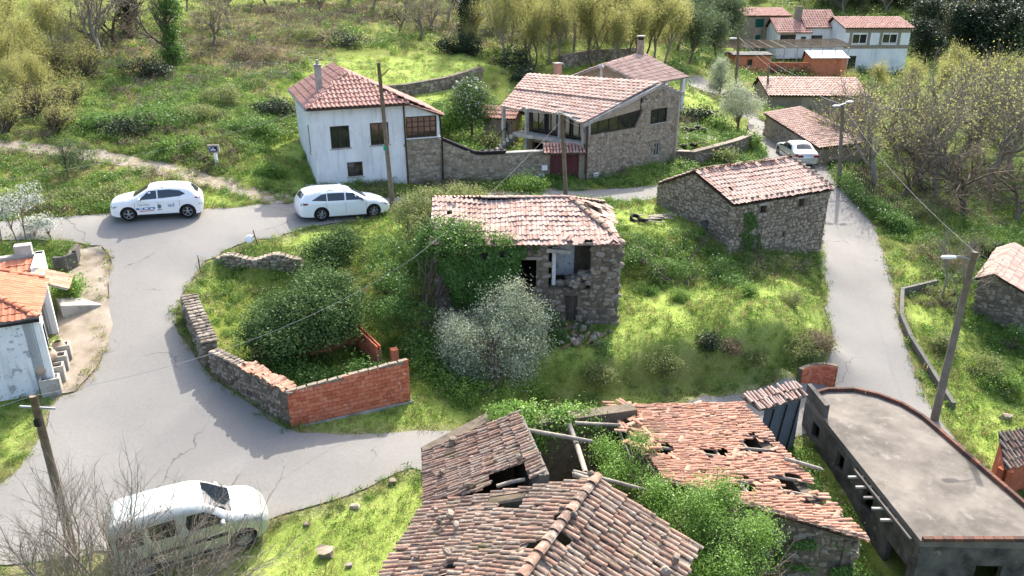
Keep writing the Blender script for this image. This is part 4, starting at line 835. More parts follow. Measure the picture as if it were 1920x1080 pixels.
S = [q(w_, d_+.2, ze), q(al, d_+.2, ze), c01, q(ar_, d_/2, zr)]; dk = slab(t, S, .07, 'roof_dark', 'roof'); wave_roof(dk, *S, .225, .36, 'tile_pink')
pl = Pool(); ridge_row(t, c10+np.array([-.05, .05, .08]), q(ar_, d_/2, zr+.06), 'tile_old', .14, pool=pl); ridge_row(t, q(al+2.2, d_/2, zr+.0), q(ar_, d_/2, zr+.06), 'tile_pink', .12, pool=pl); pl.finish(t, 'ridge_tile')
rg = np.random.default_rng(12); pl = Pool()
for (u, v) in ((.42, .12), (.44, .1), (.70, .12), (.72, .1), (.75, .02), (.78, .04), (.86, .03), (.92, .04), (.95, .08), (.1, .9), (.12, .88), (.3, .02)):
    p = c00*(1-u)*(1-v)+c10*u*(1-v)+c11*u*v+c01*(1-u)*v+np.array([0, 0, .12]); a_ = rg.uniform(-1, 1)
    pl.add(TV[('roman', 'tile_pink')][0], frame(np.array([cos(a_), sin(a_), 0]), np.array([-sin(a_)*.9, cos(a_)*.9, .4])), p, (.23, .4, .1))
pl.finish(t, 'loose_tile')
# --- brick front and rubble walls of the roofless enclosure
B0 = np.array((-7.68, 23.04)); B1 = np.array((-3.74, 24.85)); eb = (B1-B0)/np.linalg.norm(B1-B0); Lb = np.linalg.norm(B1-B0); nb = np.array([-eb[1], eb[0]])
zl, zrr = zat(*B0, 737), zat(*B1, 676); zbl, zbr = .42, .42
t = thing('brick_enclosure', (*(B0+eb*Lb/2), .4), 'red hollow brick wall and mossy stone wall of a roofless plot on the road bend', 'enclosure')
mb = MB(); wallbox(mb, B0+nb*.025, eb, Lb, .12, -.1, (zl-.03, zrr-.03)); bw = mb.build('front_wall', M['mortar_light'], t)
BV = var_meshes(bricks_, 5, M['brick'], 'brick'); pl = Pool(); rg = np.random.default_rng(5)
def brick_wall(pool, P0, e_, L_, n_, z0f, z1f, bw_=.30, bh=.155, th=.05, drop=.0):
    z = z0f(0); row = 0; R = np.stack([np.array([*e_, 0]), np.array([*n_, 0]), np.array([0, 0, 1.])], 1)
    while z < max(z1f(0), z1f(L_)):
        a = -(row % 2)*bw_/2
        while a < L_:
            x0, x1 = max(a, 0), min(a+bw_, L_); c_ = (x0+x1)/2
            if x1-x0 > .05 and z+bh*.6 < z1f(c_) and z+bh > z0f(c_) and rg.random() > drop:
                pool.add(BV[rg.integers(5)], R, np.array([*(P0+e_*c_+n_*(th/2-.005+rg.normal(0, .004))), z+bh/2]), (x1-x0, th, bh))
            a += bw_
        z += bh; row += 1
brick_wall(pl, B0-nb*.01, eb, Lb, nb, lambda a: .38, lambda a: zl+(zrr-zl)*a/Lb)
pl.finish(bw, 'brick')
mb = MB(); wallbox(mb, B0-nb*.08, eb, Lb+.1, .35, -.3, .37); mb.build('footing', M['concrete'], t)
mb = MB()
for i in range(12):
    f = i/12; wallbox(mb, B0+eb*Lb*f+nb*.0, eb, Lb/12-.01-.05*rg.random(), .15+.03*rg.random(), (zl+(zrr-zl)*f-.01, zl+(zrr-zl)*(f+1/12)-.01), (zl+(zrr-zl)*f+.03+.03*rg.random(), zl+(zrr-zl)*(f+1/12)+.03+.03*rg.random()))
mb.build('wall_cap', M['mortar_light'], t)
# right and back inner walls of brick
D0 = W(716, 690, .6)[:2]; D1 = W(672, 640, .75)[:2]; ed = (D1-D0)/np.linalg.norm(D1-D0); Ld = np.linalg.norm(D1-D0); nd = np.array([-ed[1], ed[0]])
zt = lambda a: float(np.interp(a, [0, .5, .9, Ld], [zat(*D0, 652), zat(*D0, 640), zat(*(D0+ed*1), 622), zat(*D1, 607)]))
mb = MB(); wallbox(mb, D0, ed, Ld, .12, .2, (zt(0)-.12, zt(Ld)-.16)); rw = mb.build('side_wall', M['mortar'], t)
pl = Pool(); stp = lambda a: math.floor(zt(a)/.155)*.155; brick_wall(pl, D0+nd*.16, -ed*-1, Ld, -nd, lambda a: .5, stp); brick_wall(pl, D0-nd*.02, ed, Ld, nd, lambda a: .5, stp); pl.finish(rw, 'brick', 200)
C0 = np.array((-10.0, 26.6)); C1 = D1; ec = (C1-C0)/np.linalg.norm(C1-C0); Lc = np.linalg.norm(C1-C0); nc = np.array([-ec[1], ec[0]])
mb = MB(); wallbox(mb, C0, ec, Lc, .12, .3, (1.9, 1.7)); rw = mb.build('back_wall', M['mortar'], t); pl = Pool(); brick_wall(pl, C0-nc*.02, ec, Lc, nc, lambda a: .5, lambda a: 1.9-.2*a/Lc); pl.finish(rw, 'brick', 120)
mb = MB(); D2 = W(741, 690, .5)[:2]; mb.box((*D2, .85), (.28, .28, 1.0), .4); mb.build('gate_pier', M['brick'], t)
# rubble walls on the road side
S0 = B0-eb*.0; S1 = W(399, 709, 1.0)[:2]; S2 = W(345, 588, 2.25)[:2]; S2b = W(350, 577, 2.3)[:2]
def rubble(parent, P0, P1, th, z0f, z1f, size, seed, mat='stone', lim=300, core='mortar'):
    d = P1-P0; L_ = np.linalg.norm(d); d = d/L_; nn_ = np.array([-d[1], d[0]])
    mb = MB(); K = 12
    for i in range(K): wallbox(mb, P0+d*L_*i/K, d, L_/K, th, min(z0f(0), z0f(L_))-.4, (z1f(L_*i/K)-.03, z1f(L_*(i+1)/K)-.03))
    w = mb.build('rubble_wall', M[core], parent)
    st = Pool(); stones(st, P0, d, L_, z0f, z1f, size, mat, depth=.2, seed=seed, proud=.05); stones(st, P1+nn_*th, -d, L_, z0f, lambda a: z1f(L_-a), size, mat, depth=.2, seed=seed+1, proud=.05)
    rg = np.random.default_rng(seed); a = 0
    while a < L_:                                          # top course
        s_ = size*rg.uniform(.7, 1.3)
        for b in np.arange(.08, th, .2): st.add(SV[mat][rg.integers(8)], frame(np.array([*d, 0]), np.array([*nn_, rg.normal(0, .1)])), np.array([*(P0+d*(a+s_/2)+nn_*b), z1f(min(a, L_))+.0]), (s_, .24, size*.5))
        a += s_
    st.finish(w, 'stone', lim); return w
zs0, zs1 = zat(*S0, 739), zat(*S1, 660); L1_ = np.linalg.norm(S1-S0)
rubble(t, S1, S0, .4, lambda a: 1.0-.6*a/L1_, lambda a: float(np.interp(a, [0, L1_*.25, L1_], [zs1, zs1-.05, zs0+.02])), .2, 51)
L2_ = np.linalg.norm(S2-S1); zq1, zq2 = zat(*(S1+(S2-S1)*.15), 640), zat(*S2, 556)
S1b = S1+(S2-S1)*.06+np.array((-.15, .0)); L2_ = np.linalg.norm(S2-S1b)
rubble(t, S2, S1b, .5, lambda a: 2.2-1.1*a/L2_, lambda a: float(np.interp(a, [0, L2_], [zq2, zq1])), .2, 53, lim=200)
# old roof tiles laid along the coping of the low wall
pl = Pool(); d = (S0-S1)/np.linalg.norm(S0-S1)
if ('barrel', 'tile_orange') not in TV: TV[('barrel', 'tile_orange')] = var_meshes(barrel, 4, M['tile_orange'], 'tile')
for i in range(40):
    f = .42+.56*i/40; p = S1+(S0-S1)*f; pl.add(TV[('barrel', 'tile_orange')][i % 4], frame(np.array([*d, -.1]), np.array([-d[1], d[0], rg.normal(0, .25)])), np.array([*(p+np.array([-d[1], d[0]])*(.12+.2*(i % 2))), float(np.interp(f, [0, .25, 1], [zs1, zs1-.05, zs0]))+.06+rg.random()*.06]), (.2, .36, .14))
pl.finish(t, 'coping_tile')
# --- retaining wall inside the plot
T0 = W(408, 512, 2.35)[:2]; T1 = W(566, 512, 2.3)[:2]
t = thing('retaining_wall', (*((T0+T1)/2), 2.2), 'crumbling brown stone retaining wall in the overgrown plot', 'wall')
rubble(t, T0, T1, .4, lambda a: 1.9, lambda a: 3.05+.12*sin(a*3), .2, 57, 'stone_warm')
# --- near building with the big lichen covered roof
t = thing('near_ruin', (.5, 16, -.5), 'old building with mossy half-collapsed clay tile roofs and exposed roof poles', 'ruin')
Ra, Rb = P3(2.09, 15.76, 3.6), P3(-.6, 10.95, 3.6)
Wb, Wf = P3(-2.35, 17.0, 1.85), P3(-3.75, 12.0, 1.85)
Lt, Lr, Lq = P3(-2.6, 19.25, 1.95), P3(.85, 16.35, 3.25), P3(.2, 19.9, 2.95)
Ee, Ef = Ra+P3(2.3, -1.3, -1.0), Rb+P3(2.3, -1.3, -1.0)
pl = Pool(); wav = lambda k: (lambda u, v: .10*(float(fbm(np.array(u*5.+k), np.array(v*4.+k), 2))-.4)-.10*sin(u*pi)*sin(v*pi))
h1 = lambda u, v: not ((.03 < u < .17 and .42 < v < .66 and (u-.03)*1.5 < (v-.38)) or (.50 < u < .56 and .40 < v < .54) or (.57 < u < .63 and .33 < v < .46) or (.26 < u < .33 and .92 < v < .99) or (.46 < u < .52 and .86 < v))
h2 = lambda u, v: not ((.78 < u and .52 < v < .86) or (.30 < u < .36 and .75 < v < .83)) and v < 1.12-.25*max(0, .35-u)
kw = dict(jit=.022, rot=.035, drop=.004)
tiles(pl, Wb, Wf, Rb, Ra, .155, .36, 'barrel', 'tile_old', h1, wav(0), seed=61, **kw); tiles(pl, Lt, Wb, Lr, Lq, .155, .36, 'barrel', 'tile_old', h2, wav(3), seed=62, **kw)
tiles(pl, Ef, Ee, Ra, Rb, .165, .38, 'barrel', 'tile_old', lambda u, v: not (.56 < u < .6 and v > .86), wav(7), seed=63, **kw)
pl.finish(t, 'tile')
def pans(par, c00, c10, c11, c01, tw, keep, sg, dz=-.05):   # channel layer between the cover tiles
    n_ = round(np.linalg.norm(np.array(c10)-c00)/tw)*2; m_ = 24; V_ = []; F_ = []
    for j in range(m_+1):
        for i in range(n_+1):
            u, v = i/n_, j/m_; V_.append(c00*(1-u)*(1-v)+c10*u*(1-v)+c11*u*v+c01*(1-u)*v+np.array([0, 0, sg(u, v)+dz-(.0 if i % 2 else -.02)]))
    for j in range(m_):
        for i in range(n_):
            if keep((i+.5)/n_, (j+.5)/m_): k_ = j*(n_+1)+i; F_.append((k_, k_+1, k_+n_+2, k_+n_+1))
    obj('channel_tiles', V_, F_, M['tile_old'], par)
pans(t, Wb, Wf, Rb, Ra, .155, h1, wav(0)); pans(t, Lt, Wb, Lr, Lq, .155, h2, wav(3)); pans(t, Ef, Ee, Ra, Rb, .165, lambda u, v: not (.56 < u < .6 and v > .86), wav(7))
rp_ = Pool()
for (a, b, m_) in ((Ra, Rb, 'tile_old'), ): ridge_row(t, b+P3(0, 0, .06), a+P3(0, 0, .06), m_, .14, pool=rp_)
rp_.finish(t, 'ridge_tile')
rg = np.random.default_rng(66); st = Pool(); bil = lambda c, u, v: c[0]*(1-u)*(1-v)+c[1]*u*(1-v)+c[2]*u*v+c[3]*(1-u)*v
for c_, N in (((Wb, Wf, Rb, Ra), 13), ((Ef, Ee, Ra, Rb), 12), ((Lt, Wb, Lr, Lq), 4)):
    for i in range(N): u = rg.random(); v = rg.uniform(.03, .4) if rg.random() < .7 else rg.random(); s_ = rg.uniform(.1, .22); st.add(SV['stone'][i % 8], frame(rg.normal(size=3), rg.normal(size=3)), bil(c_, u, v)+P3(0, 0, .14), (s_*1.2, s_, s_*.8))
st.finish(t, 'weight_stone')
def wl(a, b, th, zb, za, zc, nm='wall', mat='mortar', stn=None, lim=80, sz=.24):
    a = np.array(a[:2], float); b = np.array(b[:2], float); d = b-a; L_ = np.linalg.norm(d); d = d/L_; mb = MB(); wallbox(mb, a, d, L_, th, zb, (za, zc)); o = mb.build(nm, M[mat], t)
    if stn: st = Pool(); stones(st, a, d, L_, lambda x: zb+.3, lambda x: za+(zc-za)*x/L_-.02, sz, stn, seed=int(abs(a[0]*100))); st.finish(o, 'stone', lim)
    return o
ins = lambda p, dx, dy: (p[0]+dx, p[1]+dy)
wl(ins(Lt, .2, -.1), ins(Wb, .2, 0), .4, -.8, 1.85, 1.75, stn='stone'); wl(ins(Wb, .2, -.02), ins(Wf, .3, 0), .4, -.8, 1.75, 1.75, stn='stone'); wl(ins(Ef, -.2, .1), ins(Ee, -.25, -.05), .4, -1.6, 2.45, 2.45, stn='stone')
wl((1.95, 15.8), (-2.0, 17.0), .35, -.8, 3.4, 1.75); wl(ins(Ee, -.2, -.05), (2.0, 15.65), .35, -1.6, 2.45, 3.4, stn='stone')
wl((.95, 16.4), (.32, 19.7), .26, -.8, 3.2, 2.9, 'wall_top', 'concrete_mid'); wl((-2.4, 19.1), (.2, 19.85), .01, -.8, 1.8, 2.8, 'wall', 'mortar')
wl((3.9, 22.1), (-.7, 20.3), .45, -1.2, 1.9, 2.3, 'back_wall', 'mortar'); wl((-.4, 20.45), (3.7, 22.2), .01, -1.2, 2.2, 1.8, 'back_wall', 'mortar'); wl((-2.5, 19.2), (-.6, 20.4), .4, -.8, 1.9, 2.35, stn='stone')
for (u0, v0, z0_, u1, v1, z1_, r) in ((990, 807, 2.75, 1110, 828, 2.3, .07), (1068, 798, 2.1, 1098, 886, 2.4, .085), (1078, 793, 2.15, 1163, 797, 1.9, .06), (1158, 800, 1.9, 1182, 858, 1.2, .05), (1074, 884, 2.55, 1215, 920, 1.7, .06), (932, 912, 2.45, 985, 899, 2.7, .06), (1076, 890, 2.6, 1118, 900, 2.7, .08), (1470, 860, .7, 1540, 880, .4, .07)):
    a = W(u0, v0, z0_); b = W(u1, v1, z1_); m_ = (a+b)/2+rg.normal(0, .03, 3); mb = MB(); mb.tube([a, m_, b], [r, r*.95, r*.85], 7); mb.build('roof_pole', M['wood_old'], t, True)
# --- orange roof full of holes
t = thing('barn_ruin', (7, 20.5, -1.5), 'long ruined barn with orange clay tile roof full of holes', 'ruin')
TL, TR, BL_, BR_ = P3(3.63, 22.6, 1.5), P3(8.35, 24.35, .6), P3(4.31, 18.0, 1.8), P3(9.98, 17.3, .3)
hb = [(.28, .36, .42, .62), (.36, .41, .60, .70), (.56, .62, .48, .56), (.60, .68, .33, .42), (.69, .73, .33, .39), (.48, .52, .70, .76), (.84, .87, .57, .60), (.62, .69, .93, .99), (.25, .3, .5, .6), (.15, .21, .30, .44), (.20, .24, .38, .50), (.70, .78, .30, .36), (.40, .44, .80, .84)]
HPX = [(1396, 1422, 808, 820), (1394, 1456, 822, 846), (1322, 1364, 838, 851), (1452, 1500, 886, 902), (1466, 1544, 900, 926), (1372, 1420, 902, 922), (1384, 1402, 888, 900), (1222, 1262, 824, 848), (1506, 1550, 930, 946), (1308, 1326, 882, 892), (1318, 1334, 776, 784), (1560, 1600, 960, 972)]
def kb(u, v):
    p = BR_*(1-u)*(1-v)+TR*u*(1-v)+TL*u*v+BL_*(1-u)*v; a, b = px(p); j = 7*sin(a*.21+b*.13); j2 = 4*sin(a*.17-b*.3)
    return not any(x0+j < a < x1+j2 and y0+j2*.6 < b < y1+j*.5 for x0, x1, y0, y1 in HPX) and v > .012*sin(u*31)
sgb = lambda u, v: .12*(float(fbm(np.array(u*4.+9), np.array(v*4.+2), 3))-.42)-.08*sin(u*pi)
pl = Pool(); tiles(pl, BR_, TR, TL, BL_, .15, .33, 'barrel', 'tile_orange', kb, sgb, .025, .05, .012, 71); pl.finish(t, 'tile')
def pans2(par, c00, c10, c11, c01, keep, sg):
    n_, m_ = 60, 30; V_ = []; F_ = []
    for j in range(m_+1):
        for i in range(n_+1): u, v = i/n_, j/m_; V_.append(c00*(1-u)*(1-v)+c10*u*(1-v)+c11*u*v+c01*(1-u)*v+np.array([0, 0, sg(u, v)-.02]))
    for j in range(m_):
        for i in range(n_):
            if keep((i+.5)/n_, (j+.5)/m_): k_ = j*(n_+1)+i; F_.append((k_, k_+1, k_+n_+2, k_+n_+1))
    obj('channel_tiles', V_, F_, M['tile_orange'], par)
pans2(t, BR_, TR, TL, BL_, kb, sgb)
pl = Pool()
for i in range(34):
    u = rg.random(); v = rg.random(); a_ = rg.uniform(-1.2, 1.2); p = bil((BR_, TR, TL, BL_), u, v)+P3(0, 0, .05+sgb(u, v)); R = frame(TR-BR_, TL-TR); R = R@np.array([[cos(a_), -sin(a_), 0], [sin(a_), cos(a_), 0], [0, 0, 1]]); pl.add(TV[('barrel', 'tile_orange')][i % 4], R, p, (.15, .34, .12))
for i in range(46):                                        # slipped heap along the upper edge
    v = rg.uniform(.9, 1.1); u = rg.uniform(.35, 1.02); a_ = rg.uniform(-1.5, 1.5); p = bil((BR_, TR, TL, BL_), u, v)+P3(-.1, 0, rg.uniform(.02, .2)); R = frame(TR-BR_, TL-TR)@np.array([[cos(a_), -sin(a_), 0], [sin(a_), cos(a_), 0], [0, 0, 1]]); pl.add(TV[('barrel', 'tile_orange')][i % 4], R, p, (.15, .36, .12))
pl.finish(t, 'loose_tile')
wl(ins(BL_, .1, .15), ins(BR_, -.2, .2), .4, -3.6, 1.62, .15, stn='stone', lim=150); wl(ins(BR_, -.25, .25), ins(TR, -.25, -.1), .35, -3.4, .15, .45, stn='stone'); wl(ins(TR, -.2, -.15), ins(TL, .05, -.15), .35, -2.4, .4, 1.3); wl(ins(TL, -.1, -.05), ins(BL_, -.1, .1), .35, -2, 1.35, 1.62, stn='stone')
for i in range(9):
    f = (i+.5)/9; a = BL_+(TL-BL_)*f-P3(0, 0, .16); b = BR_+(TR-BR_)*f-P3(0, 0, .16); mb = MB(); mb.tube([a, (a+b)/2-P3(0, 0, .04), b], .055, 6); mb.build('rafter', M['wood_old'], t)
for f in (.25, .5, .75):
    a = BL_+(BR_-BL_)*f-P3(0, 0, .24); b = TL+(TR-TL)*f-P3(0, 0, .24); mb = MB(); mb.tube([a, b], .07, 6); mb.build('purlin', M['wood_old'], t)
st = Pool(); d = BR_-BL_
for i in range(34): f = i/34; st.add(TV[('barrel', 'tile_old')][i % 4], frame(P3(-d[1], d[0], 0)+rg.normal(0, .25, 3), d), BL_+d*f+P3(0, -.06+.06*(i % 2), .06+.02*rg.random()), (.17, .3, .13))
st.finish(t, 'verge_tile')
# small canopy, gate and curved brick pier by the lane
t = thing('gate_canopy', W(1450, 790, -1.9), 'small lopsided canopy of bleached tiles over a dark metal gate', 'canopy')
S = [W(1426, 768, .55), W(1513, 741, .55), W(1496, 716, .82), W(1389, 741, .82)]
dk = slab(t, [s_-P3(0, 0, .05) for s_ in S], .05, 'wood_dark', 'canopy_deck'); pl = Pool(); tiles(pl, *S, .16, .3, 'barrel', 'tile_pink', jit=.03, rot=.07, drop=.03, seed=81); pl.finish(dk, 'tile')
ga, gb = W(1436, 772, .1)+P3(0, .15, 0), W(1506, 748, .1)+P3(0, .15, 0)
for i in range(5):
    a = ga+(gb-ga)*i/5; b = ga+(gb-ga)*(i+.96)/5; mb = MB(); mb.hexa([(*a[:2], -2.6), (*b[:2], -2.6), (b[0], b[1]+.03, -2.6), (a[0], a[1]+.03, -2.6), (*a[:2], .1), (*b[:2], .1), (b[0], b[1]+.03, .1), (a[0], a[1]+.03, .1)]); mb.build('gate_panel', mk('blue_grey_sheet', [C(78, 84, 92), C(96, 102, 108)], 2, 0, .5, 0) if i == 0 else bpy.data.materials['blue_grey_sheet'], t)
for i in range(3): mb = MB(); mb.bar(ga+(gb-ga)*(i*.35+.05)+P3(0, -.05, -2.4), ga+(gb-ga)*(i*.35+.25)+P3(0, -.05, -.1), .04, .04); mb.build('brace', M['black_metal'], t)
# --- concrete slab building with curved brick rim
zs = -.9; M['rim'] = mk('sooty_rim_brick', [C(58, 48, 44), C(92, 66, 56), C(120, 80, 64)], 4, .6, .9, .3); rim = [(11.9, 27.27), (12.9, 27.75), (14.01, 27.78), (14.8, 27.35), (15.44, 26.64), (15.8, 25.7), (15.94, 24.72), (16.2, 22.5), (16.5, 20.2), (16.75, 18.6)]  # rim bricks range from dark brown to dull red
poly = rim+[(12.35, 18.75), (12.1, 23.5)]
t = thing('slab_building', (14, 23, -2.5), 'unfinished concrete block building with flat stained slab roof and curved brick rim', 'building')
mb = MB(); mb.prism(poly[::-1], zs-.22, zs); mb.build('roof_slab', mk('stained_slab', [C(92, 87, 80), C(112, 106, 98), C(130, 123, 113)], .8, 0, .92, .25, 25, [(C(70, 66, 62), .5, .5, .64, .6), (C(150, 145, 136), 2.4, .58, .70, .35), (C(66, 68, 50), 1.1, .60, .74, .5)]), t)
for i in range(len(rim)-1):
    a = np.array(rim[i]); b = np.array(rim[i+1]); d = b-a; L_ = np.linalg.norm(d); k = max(1, int(L_/.32))
    for j in range(k): p = a+d*(j+.5)/k; mb = MB(); mb.box((*p, zs+.08), (L_/k*.97, .13, .158), atan2(d[1], d[0])); mb.build('rim_brick', M['rim'], t)
lw0 = np.array((11.9, 27.3)); lw1 = np.array((12.12, 23.5)); lw2 = np.array((12.37, 18.78))
def wopen(a, b, zb, zt_, ops, nm, mat): d = b-a; L_ = np.linalg.norm(d); return wall_open(nm, M[mat], t, a, d/L_, L_, .18, zb, lambda x: zt_, ops)
wopen(lw0, lw1, -4.2, zs-.225, [(.9, 1.5, -2.1, -1.45), (3.0, 3.6, -2.1, -1.4)], 'side_wall', 'concrete_dark'); wopen(lw1, lw2, -4.2, zs-.225, [(1.3, 2.0, -2.2, -1.4), (3.2, 4.4, -4.2, -2.2)], 'side_wall', 'concrete_dark')
wopen(lw0+(.0, .1), lw0+(lw1-lw0)*.42, zs+.003, zs+.55, [], 'parapet', 'concrete_dark')
wopen(np.array((12.4, 18.75)), np.array((16.75, 18.6)), -4.6, zs-.225, [(1.8, 2.6, -3, -1.8)], 'front_wall', 'concrete_dark')
mb = MB()
for i in range(len(rim)-1):
    a = np.array(rim[i]); b = np.array(rim[i+1]); d = b-a; L_ = np.linalg.norm(d); wallbox(mb, b-d*.0, -d/L_, L_, .12, -3.6, zs-.225)
mb.build('curved_wall', M['concrete_dark'], t)
for i in range(14): mb = MB(); mb.box((12.55+.305*i, 18.75, zs+.06), (.29, .13, .12)); mb.build('rim_brick', M['rim'], t)
for i in range(5):
    p = lw1+(lw2-lw1)*(.25+.12*i); mb = MB(); mb.bar((p[0]-.55, p[1], zs-.28), (p[0]+.1, p[1], zs-.28), .08, .07); mb.build('steel_bracket', M['concrete'], t)
mb = MB(); mb.bar((11.95, 22.6, zs-.18), (12.2, 19.0, zs-.18), .07, .1); mb.build('steel_edge', M['concrete_dark'], t)
mb = MB()
CB = [W(1500, 722, -1.5), W(1520, 713, -1.5), W(1545, 711, -1.5), W(1566, 716, -1.5)]
for a, b in zip(CB[:-1], CB[1:]): d = (b-a)[:2]; L_ = np.linalg.norm(d); wallbox(mb, a[:2], d/L_, L_, .2, -2.2, -.75)
o = mb.build('pier', M['mortar'], None); mb2 = MB()
t2 = thing('brick_pier', (*CB[1][:2], -2.0), 'short curved wall of red brick where the lane meets the slab roof', 'wall'); o.parent = t2; o.data.transform(Matrix.Translation(-Vector(t2.location)))
pl = Pool()
for a, b in zip(CB[:-1], CB[1:]): d = (b-a)[:2]; L_ = np.linalg.norm(d); d = d/L_; brick_wall(pl, a[:2]-np.array([-d[1], d[0]])*.03, d, L_, np.array([-d[1], d[0]]), lambda x: -2.1, lambda x: -.72, .28, .12)
pl.finish(t2, 'brick', 120)
# --- white house with orange roofs at the left edge of the place
Ec = np.array((-16.3, 24.3)); er = np.array((-.42, .91)); er = er/np.linalg.norm(er); ef_ = np.array((-.91, -.42)); Lr_ = 3.96
t = thing('cottage', (-18.2, 25, 1.0), 'white cottage with bright orange clay roofs and pots along its road side', 'house')
z4 = 4.0; c2 = lambda p, z: np.array([p[0], p[1], z])
wall_open('side_wall', M['plaster'], t, Ec+ef_*.25, er, 5.2, .3, .2, lambda a: z4-.05, [(.9, 1.5, 2.0, 3.2), (2.2, 3.3, 1.2, 3.4)])
wall_open('front_wall', M['plaster_peel'], t, Ec+ef_*6.2, -ef_, 5.94, .3, -.3, lambda a: z4-.05, [])
wall_open('back_wall', M['plaster'], t, Ec+er*5.2+ef_*.6, ef_, 5, .3, .2, lambda a: z4-.05, [])
window(t, Ec+ef_*.25, er, .9, 1.5, 2.0, 3.2, frame_m='grey_metal', cols=2)
for i in range(6): mb = MB(); p = Ec+ef_*.15+er*(.95+.1*i); mb.tube([(*p, 2.0), (*p, 3.2)], .012, 4); mb.build('window_bar', M['black_metal'], t)
mb = MB(); wallbox(mb, Ec+ef_*.33+er*2.2, er, 1.1, .06, 1.1, 3.4); dr = mb.build('door', mk('dark_glazed_door', [C(58, 60, 62), C(96, 92, 84)], 3, 0, .4, .1), t); mb = MB(); mb.box((*(Ec+ef_*.27+er*2.35), 2.2), (.04, .1, .04)); mb.build('door_handle', M['grey_metal'], dr)
mb = MB(); mb.box((*(Ec+ef_*.12+er*3.35), 2.6), (.22, .22, 2.9), .43); mb.build('pillar', M['plaster'], t); mb = MB(); mb.box((*(Ec+ef_*.12+er*.1), 2.2), (.22, .22, 3.4), .43); mb.build('pillar', M['plaster'], t)
mb = MB(); mb.tube([(*(Ec-ef_*.0+er*-.12), 3.85), (*(Ec-ef_*.0+er*-.12), 1.0)], .05, 6); mb.build('drainpipe', M['white_paint'], t)
sl_ = 2.6; rz_ = 1.0
S1_ = [c2(Ec, z4), c2(Ec+er*Lr_, z4), c2(Ec+er*Lr_+ef_*sl_, z4+rz_), c2(Ec+ef_*sl_, z4+rz_)]
dk = slab(t, [S1_[0], S1_[1], S1_[2], c2(Ec+er*sl_+ef_*sl_, z4+rz_)], .08, 'concrete', 'roof'); pl = Pool(); tiles(pl, *S1_, .21, .36, 'roman', 'tile_new', lambda u, v: u*Lr_ > v*sl_-.08, None, .008, .012, 0, 91, 1.25); pl.finish(dk, 'tile')
S2_ = [c2(Ec+ef_*6, z4), c2(Ec, z4), c2(Ec+er*sl_, z4+rz_), c2(Ec+ef_*6+er*sl_, z4+rz_)]
dk = slab(t, [S2_[0], S2_[1], c2(Ec+er*sl_+ef_*sl_, z4+rz_), S2_[3]], .08, 'concrete', 'roof'); pl = Pool(); tiles(pl, *S2_, .21, .36, 'roman', 'tile_new', lambda u, v: (1-u)*6 > v*sl_-.08, None, .008, .012, 0, 92, 1.25); pl.finish(dk, 'tile')
ridge_row(t, c2(Ec, z4+.04), c2(Ec+er*sl_+ef_*sl_, z4+rz_+.05), 'tile_new', .13); ridge_row(t, c2(Ec+er*Lr_+ef_*.1, z4+.1), c2(Ec+er*Lr_+ef_*sl_, z4+rz_+.06), 'tile_new', .12)
mb = MB(); mb.bar(c2(Ec+ef_*6-er*.08, z4-.08), c2(Ec-er*.08, z4-.08), .09, .09); mb.build('gutter', M['black_metal'], t)
# porch lean-to and rear wing behind its parapet
P_ = Ec+er*4.05
S3_ = [c2(P_-ef_*.55+er*.0, 3.45), c2(P_-ef_*.65+er*1.55, 3.45), c2(P_+ef_*.55+er*1.55, 4.0), c2(P_+ef_*.55, 4.0)]
dk = slab(t, S3_, .07, 'concrete', 'porch_roof'); pl = Pool(); tiles(pl, *S3_, .21, .34, 'roman', 'tile_orange', jit=.008, rot=.012, drop=0, seed=93); pl.finish(dk, 'tile')
Wg = Ec+er*5.55+ef_*.75
S4_ = [c2(Wg+ef_*4.5, 3.35), c2(Wg, 3.35), c2(Wg+er*1.7, 3.9), c2(Wg+ef_*4.5+er*1.7, 3.9)]
dk = slab(t, S4_, .07, 'concrete', 'rear_roof'); pl = Pool(); tiles(pl, *S4_, .26, .4, 'roman', 'tile_new', jit=.008, rot=.012, drop=0, seed=94, hs=1.5); pl.finish(dk, 'tile')
mb = MB(); wallbox(mb, Wg-ef_*.3-er*.1, er, 2.2, .3, 1.5, 4.05); wallbox(mb, Wg-ef_*.3+er*2.1, ef_, 5, .3, 1.5, 4.05) if False else None; mb.build('parapet', M['plaster'], t)
mb = MB(); wallbox(mb, Wg+er*1.75+ef_*5, -ef_, 5.28, .3, 1.5, 4.05); mb.build('parapet', M['concrete'], t)
mb = MB(); mb.box((*(Wg+er*2.0+ef_*.4), 4.2), (.62, .45, .5), .43); o = mb.build('chimney', M['concrete'], t)
